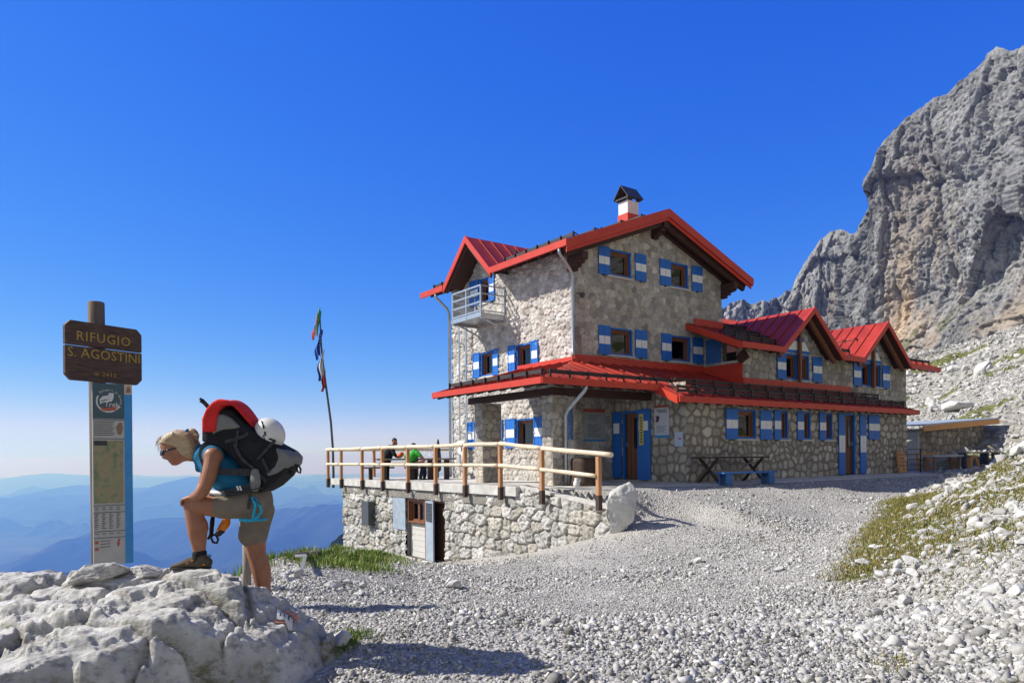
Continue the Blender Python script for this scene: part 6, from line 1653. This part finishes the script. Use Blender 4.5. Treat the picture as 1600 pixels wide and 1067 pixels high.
M['sole'] = mottled('dark_sole', (.012, .012, .012), (.03, .028, .025), 20, .8, .2); M['orange'] = cloth_mat('orange_pouch_cloth', (.62, .17, .02), (.75, .24, .03)); M['cord'] = cloth_mat('light_blue_cord', (.02, .30, .46), (.03, .40, .58), 40)
WY = 5.75
def wp(x, y, dy=0.0): return at(x, y, WY) + Vector((0, dy, 0)) if not dy else at(x, y, WY + dy)
base = wp(305, 889); who = empty('person', tuple(base)); O = tuple(base)
tag(who, 'blonde hiker in blue shirt and khaki shorts bending forward, one foot on the outcrop', 'person')
N_, F2 = -.10, .09
HD = (-.074, -.066, -.048, -.022, .022, .048, .066, .074); HS = (.50, .72, .88, .975, .975, .88, .72, .50)
face = [(251.5, 692), (252.3, 699), (253.8, 704.5), (254.2, 710), (258, 716.3), (262.3, 717.4), (263.4, 719.2), (266, 720.9), (266.2, 722.8), (268.4, 724.2), (270.3, 727.2), (273.8, 727.8), (278.5, 725.6), (285, 721.6), (294, 720.2), (304, 721.5), (311, 722),
        (312, 704), (307, 690), (300, 680), (290, 674.5), (278, 672.5), (266, 676.5), (256, 684)]
comps = [puff(face, HD, HS, WY), ball(wp(286, 692.5), (.088, .076, .094), .1),
         limb([wp(254.6, 703), wp(253.9, 709), wp(256.0, 714)], [.010, .0125, .0145], n=4), limb([wp(257, 714.4), wp(261, 716)], [.013, .013], n=3, depth=1.4), ball(wp(277.5, 706, -.072), (.014, .010, .021)), ball(wp(277.5, 706, .072), (.014, .010, .021)),
         limb([wp(297, 704), wp(312, 711), wp(326, 717)], [.056, .056, .075]), limb([wp(326, 716), wp(352, 738), wp(387, 757)], [.085, .13, .105], 1.2),
         ball(wp(395, 778), (.115, .155, .105)),
         # camera-side leg
         limb([wp(392, 786, -.09), wp(345, 790, -.11), wp(318, 789, -.12), wp(303, 790, -.12)], [.10, .088, .077, .066]), ball(wp(299.5, 790, -.12), (.062, .062, .066)),
         limb([wp(301, 795, -.12), wp(306, 815, -.115), wp(309, 835, -.11), wp(311, 855, -.10), wp(312, 872, -.10)], [.062, .071, .068, .050, .044]), limb([wp(311, 806, -.115), wp(316, 822, -.11), wp(315, 840, -.105)], [.03, .045, .03]), ball(wp(306, 880, -.10), (.06, .036, .03)),
         # far leg
         limb([wp(402, 795, .10), wp(398, 830, .10), wp(399, 850, .10), wp(401, 868, .10)], [.11, .096, .082, .072]), limb([wp(401, 866, .10), wp(408, 890, .11), wp(411, 915, .12), wp(413, 950, .13)], [.072, .074, .060, .046]), ball(wp(408, 966, .13), (.09, .04, .03)),
         # camera-side arm with the hand on the knee
         ball(wp(333, 713, -.175), (.072, .065, .072)), limb([wp(333, 714, -.18), wp(328, 738, -.215), wp(321, 760, -.235)], [.062, .056, .047]), limb([wp(321, 760, -.235), wp(314, 770, -.21), wp(301, 777, -.165)], [.047, .045, .030]),
         limb([wp(302, 776.5, -.165), wp(295, 778, -.15), wp(289.5, 779.5, -.14)], [(.021, .03), (.019, .042), (.016, .044)], n=4),
         # far arm
         ball(wp(331, 713, .175), (.068, .06, .068)), limb([wp(331, 714, .18), wp(324, 740, .2), wp(317, 760, .17)], [.058, .052, .045]), limb([wp(317, 760, .17), wp(310, 772, .09), wp(303, 778, .01)], [.043, .038, .03]), limb([wp(304, 778, .015), wp(297, 779.5, -.02), wp(292, 781, -.04)], [(.018, .03), (.017, .04), (.015, .04)], n=4)]
for hand_y, wx in ((-.14, 0), (-.045, 2.5)):
    for k, ln in enumerate((.9, 1.0, .95, .78)):
        dy = hand_y - .032 + .0215 * k
        comps.append(limb([wp(290.5 + wx, 779.6, dy), wp(286.5 + wx - .6 * ln, 780.3, dy + .002), wp(283.6 + wx - .6 * ln, 784, dy + .003), wp(283.4 + wx, 784 + 5.5 * ln, dy + .004)], [.0100, .0098, .0092, .0078], n=4, seg=10))
    comps.append(limb([wp(299 + wx, 777.5, hand_y + .03), wp(294 + wx, 779.5, hand_y + .058), wp(290 + wx, 784, hand_y + .066)], [.012, .011, .009], n=4, seg=10))
fuse('body', comps, .0046, M['skin'], who, 2, O)
fuse('shirt', [limb([wp(321, 712), wp(338, 724), wp(358, 741), wp(384, 757), wp(397, 766)], [.100, .135, .150, .128, .115], 1.22), ball(wp(333, 711, -.15), (.083, .075, .080)), ball(wp(331, 711, .15), (.083, .075, .080)),
               limb([wp(313, 706), wp(319, 711)], [.068, .08]), limb([wp(309, 722), wp(312, 733)], [.022, .03], 1.6)], .009, M['shirt'], who, 5, O)
fuse('undershirt', [limb([wp(330, 769, -.10), wp(344, 771, -.12), wp(358, 770, -.12)], [.020, .020, .014], 2.5)], .006, M['white_paint'], who, 2, O)
fuse('shorts', [ball(wp(398, 778), (.132, .168, .118)), limb([wp(396, 785, -.09), wp(366, 789, -.10), wp(345, 790, -.11)], [.118, .105, .098]), limb([wp(404, 795, .09), wp(398, 822, .10), wp(395, 838, .10)], [.125, .116, .112]), ball(wp(408, 785), (.085, .15, .10))], .009, M['shorts'], who, 4, O)
b_ = MB(); pts = [wp(352, 771.5, -.20), wp(372, 771, -.235), wp(396, 764, -.25), wp(412, 762, -.2)]
b_.tube([p - base for p in pts], .006, 6); b_.build('seam', M['strap'], who)
fuse('sock', [limb([wp(312, 864, -.10), wp(312, 876, -.10)], [.053, .055])], .006, M['sock'], who, 2, O); fuse('sock', [limb([wp(413, 938, .13), wp(413, 958, .13)], [.054, .055])], .008, M['sock'], who, 2, O)
for dx, dyy, dep in ((0, 0, -.10), (102, 82, .13)):
    fuse('shoe', [limb([wp(271 + dx, 884.5 + dyy, dep), wp(284 + dx, 882 + dyy, dep), wp(298 + dx, 878 + dyy, dep), wp(314 + dx, 877 + dyy, dep), wp(325 + dx, 878.5 + dyy, dep)], [(.018, .036), (.028, .046), (.040, .047), (.048, .045), (.040, .040)]),
                  limb([wp(313 + dx, 878 + dyy, dep), wp(312.5 + dx, 868 + dyy, dep)], [.056, .053])], .0055, M['shoe'], who, 2, O)
    s_ = fuse('sole', [limb([wp(268 + dx, 887.3 + dyy, dep), wp(285 + dx, 886.6 + dyy, dep), wp(304 + dx, 886.4 + dyy, dep), wp(327 + dx, 886 + dyy, dep)], [(.010, .038), (.012, .050), (.012, .046), (.014, .042)])], .005, M['sole'], who, 1, O)
    b_ = MB()
    for k in range(5): b_.tube([wp(288 + dx + 4.2 * k, 879 + dyy - 1.9 * k, dep - .035) - base, wp(289.5 + dx + 4.2 * k, 876.4 + dyy - 1.9 * k, dep) - base, wp(288 + dx + 4.2 * k, 879 + dyy - 1.9 * k, dep + .035) - base], .0045, 6)
    b_.tube([wp(326 + dx, 873 + dyy, dep) - base, wp(329.5 + dx, 867 + dyy, dep) - base, wp(327 + dx, 866 + dyy, dep) - base, wp(324.5 + dx, 871 + dyy, dep) - base], .004, 6)
    b_.build('lace', M['strap'], who)
    b_ = MB()
    for x_, y_ in ((300, 876), (308, 872), (318, 882), (292, 880)): q_ = wp(x_ + dx, y_ + dyy, dep - .05) - base; b_.box(q_.x - .008, q_.x + .008, q_.y - .002, q_.y + .012, q_.z - .004, q_.z + .004)
    b_.build('trim', M['orange'], who)
hair = fuse('hair', [puff([(250.8, 692), (256, 682.5), (266, 674.5), (278, 671), (290, 672), (300, 676.5), (307, 685), (311.5, 697), (312, 711), (305, 720.5), (297, 718.5), (287, 711), (281, 702), (276, 698), (266, 694.5), (258, 693.5)], (-.083, -.074, -.052, -.022, .022, .052, .074, .083), (.62, .80, .93, 1, 1, .93, .80, .62), WY),
                      limb([wp(294, 675.5), wp(301, 673.5), wp(306.5, 680), wp(307.5, 691)], [.020, .024, .022, .010])], .005, M['hair'], who, 2, O)
b_ = MB()
rr_ = random.Random(5)
for k in range(34):
    x_, y_ = rr_.uniform(250, 262), rr_.uniform(680, 694); d_ = rr_.uniform(-.06, .06); q_ = wp(x_, y_, d_)
    b_.tube([q_ - base, wp(x_ - rr_.uniform(2, 6), y_ + rr_.uniform(2, 8), d_) - base, wp(x_ - rr_.uniform(4, 9), y_ + rr_.uniform(8, 17), d_) - base], [.0022, .0018, .0008], 4)
for k in range(26):
    x_, y_ = rr_.uniform(296, 308), rr_.uniform(676, 712); d_ = rr_.uniform(-.05, .05)
    b_.tube([wp(x_, y_, d_) - base, wp(x_ + rr_.uniform(1, 6), y_ + rr_.uniform(-4, 5), d_) - base, wp(x_ + rr_.uniform(4, 10), y_ + rr_.uniform(-3, 12), d_) - base], [.0022, .0018, .0008], 4)
b_.build('loose_strands', M['hair'], hair)
b_ = MB(); q_ = wp(291.5, 677.5) - base
b_.tube([q_ + Vector((.028 * math.cos(a) * .5, .034 * math.sin(a), .030 * math.cos(a))) for a in np.linspace(0, 2 * math.pi, 15)], .011, 8); b_.build('hair_band', M['shirt'], who)
b_ = MB(); b_.tube([wp(269, 674.5, -.075) - base, wp(268.5, 680, -.08) - base], .007, 6); b_.build('hair_clip', M['white_paint'], who)
g_ = [limb([wp(254.5, 706.8, -.066), wp(252.3, 707.4, -.03), wp(252.0, 707.6, 0), wp(252.3, 707.4, .03), wp(254.5, 706.8, .066)], [(.022, .010), (.024, .011), (.014, .009), (.024, .011), (.022, .010)], n=5)]
for sg in (-1, 1): g_.append(limb([wp(255, 705.6, .068 * sg), wp(268, 701.5, .078 * sg), wp(279, 698.5, .079 * sg)], [(.010, .004), (.007, .004), (.005, .004)], n=4))
fuse('sunglasses', g_, .0035, M['black_plastic'], who, 1, O)
# backpack with its straps
pk = empty('backpack', tuple(wp(385, 770))); PO = tuple(pk.location); tag(pk, 'large black and grey trekking backpack on the bending hiker', 'backpack')
dys = (-.175, -.16, -.11, 0, .11, .16, .175); scl = (.82, .93, 1, 1.02, 1, .93, .82)
body = [(325, 690), (325, 672), (337, 646), (352, 636), (372, 641), (390, 660), (406, 673), (440, 694), (457, 703), (464, 713), (461, 728), (446, 747), (418, 767), (405, 769), (399, 752), (381, 722), (357, 701), (340, 693)]
fuse('pack_body', [puff(body, dys, scl, WY)], .010, M['packblack'], pk, 6, PO)
fuse('lid', [puff([(345, 684), (348, 656), (355, 648), (364, 648), (377, 655), (391, 669), (380, 672), (362, 673), (348, 679)], [d * 1.12 for d in dys], scl, WY)], .009, M['packgrey'], pk, 5, PO)
fuse('side_panel', [puff([(441, 697), (457, 703), (466, 713), (464, 725), (450, 738), (430, 746), (424, 741), (440, 729), (446, 714)], [d * 1.04 for d in dys], scl, WY)], .009, M['packgrey'], pk, 5, PO)
fuse('hip_pad', [limb([wp(398, 737, -.19), wp(399, 752, -.205), wp(398, 763, -.2)], [(.035, .02), (.042, .024), (.034, .02)])], .007, M['packgrey'], pk, 3, PO)
fuse('base_pocket', [puff([(410, 766), (424, 744), (446, 738), (460, 726), (452, 742), (432, 760), (416, 769)], [d * 1.06 for d in dys], scl, WY)], .009, M['packblack'], pk, 4, PO)
def web(pts, w=.035, t=.006, mat='strap', par=pk):
    b_ = MB(); po = par.location
    P = [Vector(q) - po for q in catmull([tuple(p) for p in pts], 5)]
    for a, c in zip(P[:-1], P[1:]):
        if (c - a).length > 1e-5: b_.bar(a, c + (c - a) * .05, w, t, 0, (0, -1, 0))
    return b_.build('strap', M[mat], par)
web([wp(338, 694, -.13), wp(322, 695, -.15), wp(316, 708, -.17), wp(322, 726, -.185), wp(340, 735, -.20), wp(364, 737, -.205), wp(390, 738, -.2)], .05, .012)
web([wp(338, 694, .13), wp(322, 695, .15), wp(316, 708, .17), wp(322, 726, .175)], .05, .012)
web([wp(400, 758, -.20), wp(382, 764, -.215), wp(362, 769, -.20), wp(345, 772, -.15), wp(336, 771, -.08)], .05, .012)
web([wp(366, 693, -.178), wp(378, 716, -.195), wp(402, 737, -.19), wp(419, 756, -.18)], .022); web([wp(352, 690, -.18), wp(374, 684, -.19), wp(388, 677, -.18)], .024); web([wp(430, 687, -.185), wp(414, 705, -.19), wp(402, 718, -.19)], .022); web([wp(410, 716, -.185), wp(420, 738, -.188)], .022)
web([wp(372, 672, -.18), wp(368, 700, -.19)], .022)
web([wp(330, 641), wp(322, 632), wp(315, 625)], .03, .012); web([wp(318, 627), wp(314, 626), wp(316, 623)], .03, .014)
b_ = MB()
for pts in ([(461, 726), (467, 727), (470, 733), (469, 739), (465, 737), (463, 729)], [(453, 736), (457, 738), (458, 742), (454, 742), (453, 737)]): b_.tube([wp(x, y, -.05) - pk.location for x, y in pts], .008, 6)
b_.build('loop', M['strap'], pk)
b_ = MB()
for x_ in (370, 374.5): b_.bar(wp(x_, 759, -.235) - pk.location, wp(x_ + 3, 766, -.235) - pk.location, .012, .008, 0, (0, -1, 0))
b_.build('buckle', M['helmet'], pk)
# red jacket over the lid
jk = fuse('jacket', [puff([(331.5, 676), (331.5, 657), (338, 641), (348, 630), (357, 625.5), (368, 627), (376, 632), (371, 635.5), (362, 635.5), (357.5, 643), (355, 656), (353.5, 675.5), (342, 677)], (-.212, -.20, -.15, 0, .15, .20, .212), (.88, .97, 1, 1, 1, .97, .88), WY),
                      limb([wp(370, 630), wp(380, 638), wp(392, 653), wp(403, 668)], [(.026, .165), (.026, .155), (.026, .14), (.020, .11)])], .008, M['jacket'], None, 3, tuple(wp(352, 640)))
jk.location = wp(352, 640); tag(jk, 'red jacket draped over the top of the backpack', 'jacket')
# helmet hanging on the pack
hc = wp(421.5, 677.5, -.06); hl = empty('climbing_helmet', tuple(hc)); tag(hl, 'ivory climbing helmet with black vents hanging on the back of the backpack', 'helmet')
HR = Matrix.Rotation(math.radians(-32), 3, 'Y'); hr = Vector((.112, .105, .128))
v_, f_ = ico(5); Ph = v_ * np.array(hr); Ph[:, 0] = np.where(v_[:, 0] < -.55, Ph[:, 0] * 0 - .55 * hr.x - .02 * (v_[:, 0] + .55), Ph[:, 0])
mesh_np('shell', Ph @ np.array(HR).T, f_, M['helmet'], hl, True)
def hsurf(dx, dz, k=1.0):
    p = HR.inverted() @ Vector((dx, 0, dz)); y = -math.sqrt(max(0, 1 - (p.x / hr.x) ** 2 - (p.z / hr.z) ** 2)) * hr.y
    return HR @ Vector((p.x, y, p.z)) * k
PXM = WY / 1159.
b_ = MB()
for (x0, y0), (x1, y1), w in (((413, 659), (416, 663), .0065), ((417, 664.5), (419, 670.5), .0075), ((421, 675), (421.5, 681.5), .0075), ((426.5, 686.5), (431.5, 687.5), .007)):
    b_.tube([hsurf((x0 + (x1 - x0) * t - 421.5) * PXM, (677.5 - y0 - (y1 - y0) * t + (1.2 if 0 < t < 1 else 0)) * PXM, 1.0) for t in (0, .5, 1)], w, 8)
T3 = [(418.5, 680), (415.5, 689), (420.5, 687)]
for k in range(3):
    a, c = T3[k], T3[(k + 1) % 3]; b_.tube([hsurf((a[0] - 421.5) * PXM, (677.5 - a[1]) * PXM), hsurf((c[0] - 421.5) * PXM, (677.5 - c[1]) * PXM)], .0035, 6)
b_.build('vents', M['black_plastic'], hl)
b_ = MB(); b_.tube([HR @ Vector((-.56 * hr.x, .86 * hr.y * math.cos(a), .86 * hr.z * math.sin(a))) for a in np.linspace(0, 2 * math.pi, 25)], .006, 8); b_.build('rim', M['black_plastic'], hl)
# via ferrata gear
hg = empty('climbing_harness', tuple(wp(398, 790))); tag(hg, 'light blue cord harness round the thigh of the bending hiker', 'harness')
b_ = MB()
for pts in ([(394, 776, -.24), (399, 788, -.235), (397, 800, -.225), (395, 812, -.215)], [(397, 778, -.235), (405, 788, -.22), (409, 798, -.19), (402, 808, -.215), (395, 812, -.215)], [(381, 812, -.20), (395, 813, -.215), (404, 812, -.2), (416, 811, -.05)], [(374, 811, -.2), (384, 813, -.205), (386, 816, -.2)]):
    b_.tube([wp(*p) - hg.location for p in pts], .011, 8)
b_.build('cord', M['cord'], hg)
b_ = MB(); b_.bar(wp(391, 772, -.245) - hg.location, wp(388, 795, -.24) - hg.location, .022, .008, 0, (0, -1, 0)); b_.bar(wp(395, 778, -.25) - hg.location, wp(407, 788, -.225) - hg.location, .008, .008); b_.build('strap', M['strap'], hg)
ln = empty('lanyard', tuple(wp(335, 815))); tag(ln, 'black lanyard with a snap hook dangling behind the raised knee', 'lanyard')
b_ = MB(); b_.tube([wp(x, y, .02) - ln.location for x, y in ((334, 800), (331.5, 812), (330.5, 826), (330, 838))], [.012, .016, .018, .016], 8); b_.tube([wp(x, y, .03) - ln.location for x, y in ((334, 806), (333, 820), (329, 834), (325, 842))], .010, 8); b_.build('strap', M['sock'], ln)
b_ = MB(); b_.tube([wp(x, y, .02) - ln.location for x, y in ((330, 836), (337, 835), (341, 842), (339, 848), (333, 847), (330, 840), (330, 836))], .010, 8); b_.build('hook', M['black_plastic'], ln)
pc_ = fuse('pouch', [limb([wp(355, 808, .02), wp(352, 818, .02), wp(344, 829, .02)], [(.025, .03), (.036, .032), (.030, .028)])], .007, M['orange'], None, 2, tuple(wp(350, 820)))
pc_.location = wp(350, 820); tag(pc_, 'orange gear pouch hanging between the hiker\'s legs', 'pouch')
e_ = fuse('pouch_end', [limb([wp(346, 828, .02), wp(341, 834, .02)], [.031, .024])], .007, M['strap'], pc_, 1, tuple(wp(350, 820)))

# two hikers at the terrace tables
def hiker(label, Y, parts, origin):
    o0 = at(*origin, Y); root = empty('person', tuple(o0)); tag(root, label, 'person')
    for name, mat, comps in parts:
        cs = []
        for c in comps:
            kind, pts, r = c[0], c[1], c[2]
            if kind == 'b': cs.append(ball(at(pts[0], pts[1], Y + pts[2]), r))
            else: cs.append(limb([at(p[0], p[1], Y + p[2]) for p in pts], r, c[3] if len(c) > 3 else 1.0, n=4, seg=12))
        fuse(name, cs, .014, mat, root, 2, tuple(o0))
M['dark_cloth'] = cloth_mat('black_jacket_cloth', (.012, .012, .014), (.022, .022, .026)); M['green_cloth'] = cloth_mat('bright_green_shirt', (.03, .28, .03), (.05, .38, .05)); M['dark_hair'] = mottled('dark_hair', (.012, .009, .007), (.03, .02, .015), 40, .6, .3, .006); M['navy'] = cloth_mat('navy_trousers', (.012, .016, .03), (.02, .026, .045))
hiker('hiker in black leaning over the terrace table behind the log railing', 26.9, [
    ('body', M['skin'], [('b', (616.8, 690.5, -.05), (.085, .085, .115)), ('b', (619, 693, -.08), (.05, .06, .06)), ('b', (620.5, 692.5, -.09), (.02, .02, .02)), ('l', [(614, 695, 0), (611, 700, 0)], [.06, .07]), ('l', [(610, 703, 0), (605, 715, 0), (603, 722, 0)], [.13, .13, .13], 1.3),
        ('l', [(604, 722, -.1), (605, 735, -.1), (604.5, 747, -.1)], [.09, .065, .045]), ('l', [(603, 722, .1), (602, 735, .1), (600, 747, .1)], [.09, .065, .045]), ('l', [(613, 702, -.2), (617, 710, -.28), (622, 714, -.25)], [.06, .05, .035]), ('b', (624, 714.5, -.24), (.07, .04, .03))]),
    ('jacket', M['dark_cloth'], [('l', [(611, 701, 0), (606, 711, 0), (603, 722, 0)], [.17, .185, .17], 1.3), ('l', [(612.5, 702, -.2), (616.5, 709.5, -.28), (621, 713.5, -.26)], [.085, .07, .055]), ('l', [(612, 702, .2), (616, 709.5, .28), (621, 713, .24)], [.085, .07, .055])]),
    ('trousers', M['navy'], [('b', (603.5, 722, 0), (.16, .2, .14)), ('l', [(604, 723, -.1), (605, 735, -.1), (604.5, 746, -.1)], [.115, .085, .07]), ('l', [(603, 723, .1), (602, 735, .1), (600, 746, .1)], [.115, .085, .07])]),
    ('hair', M['dark_hair'], [('b', (616.3, 688, -.02), (.098, .098, .10))]), ('shoe', M['sole'], [('l', [(603.5, 748.5, -.1), (608, 749, -.1)], [.045, .035]), ('l', [(599, 748.5, .1), (603.5, 749, .1)], [.045, .035])])], (604, 750))
hiker('hiker in a bright green shirt sitting at the terrace tables', 26.2, [
    ('body', M['skin'], [('b', (646.5, 698.5, 0), (.085, .085, .115)), ('b', (648, 701, -.05), (.05, .06, .06)), ('b', (649, 700.5, -.07), (.02, .02, .02)), ('l', [(647, 703, 0), (648, 706, 0)], [.055, .065]), ('l', [(648, 708, 0), (642, 719, 0), (640, 725, 0)], [.13, .13, .13], 1.3),
        ('l', [(640, 726, -.1), (654, 724, -.15), (662, 725, -.15)], [.09, .07, .06]), ('l', [(662, 725, -.15), (659, 737, -.15), (657, 746, -.15)], [.06, .055, .04]), ('l', [(640, 726, .1), (654, 724, .12), (661, 725, .12)], [.09, .07, .06]), ('l', [(661, 725, .12), (664, 737, .12), (663, 746, .12)], [.06, .055, .04]),
        ('l', [(653, 708, -.2), (659, 714, -.26), (664, 719, -.2)], [.06, .05, .035]), ('l', [(664, 719, -.2), (657, 721, -.22), (652, 721.5, -.2)], [.04, .035, .03]), ('b', (650.5, 721.5, -.2), (.06, .035, .03))]),
    ('shirt', M['green_cloth'], [('l', [(649, 707, 0), (644, 714, 0), (640, 722, 0)], [.155, .165, .16], 1.35), ('l', [(652, 707.5, -.19), (657, 712, -.25)], [.085, .07]), ('l', [(651, 707.5, .19), (656, 712, .25)], [.085, .07]), ('l', [(634, 713, -.05), (640, 711, -.05)], [.08, .1])]),
    ('trousers', M['navy'], [('b', (640.5, 725, 0), (.16, .2, .13)), ('l', [(640, 726, -.1), (654, 724, -.15), (662, 725, -.15)], [.115, .09, .08]), ('l', [(662, 725, -.15), (659, 737, -.15), (657, 746, -.15)], [.08, .072, .06]), ('l', [(640, 726, .1), (654, 724, .12), (661, 725, .12)], [.115, .09, .08]), ('l', [(661, 725, .12), (664, 737, .12), (663, 746, .12)], [.08, .072, .06])]),
    ('hair', M['dark_hair'], [('b', (646, 696, .01), (.097, .097, .10))]), ('shoe', M['sole'], [('l', [(656, 748, -.15), (661, 749, -.15)], [.045, .035]), ('l', [(662, 748, .12), (667, 749, .12)], [.045, .035])])], (650, 750))
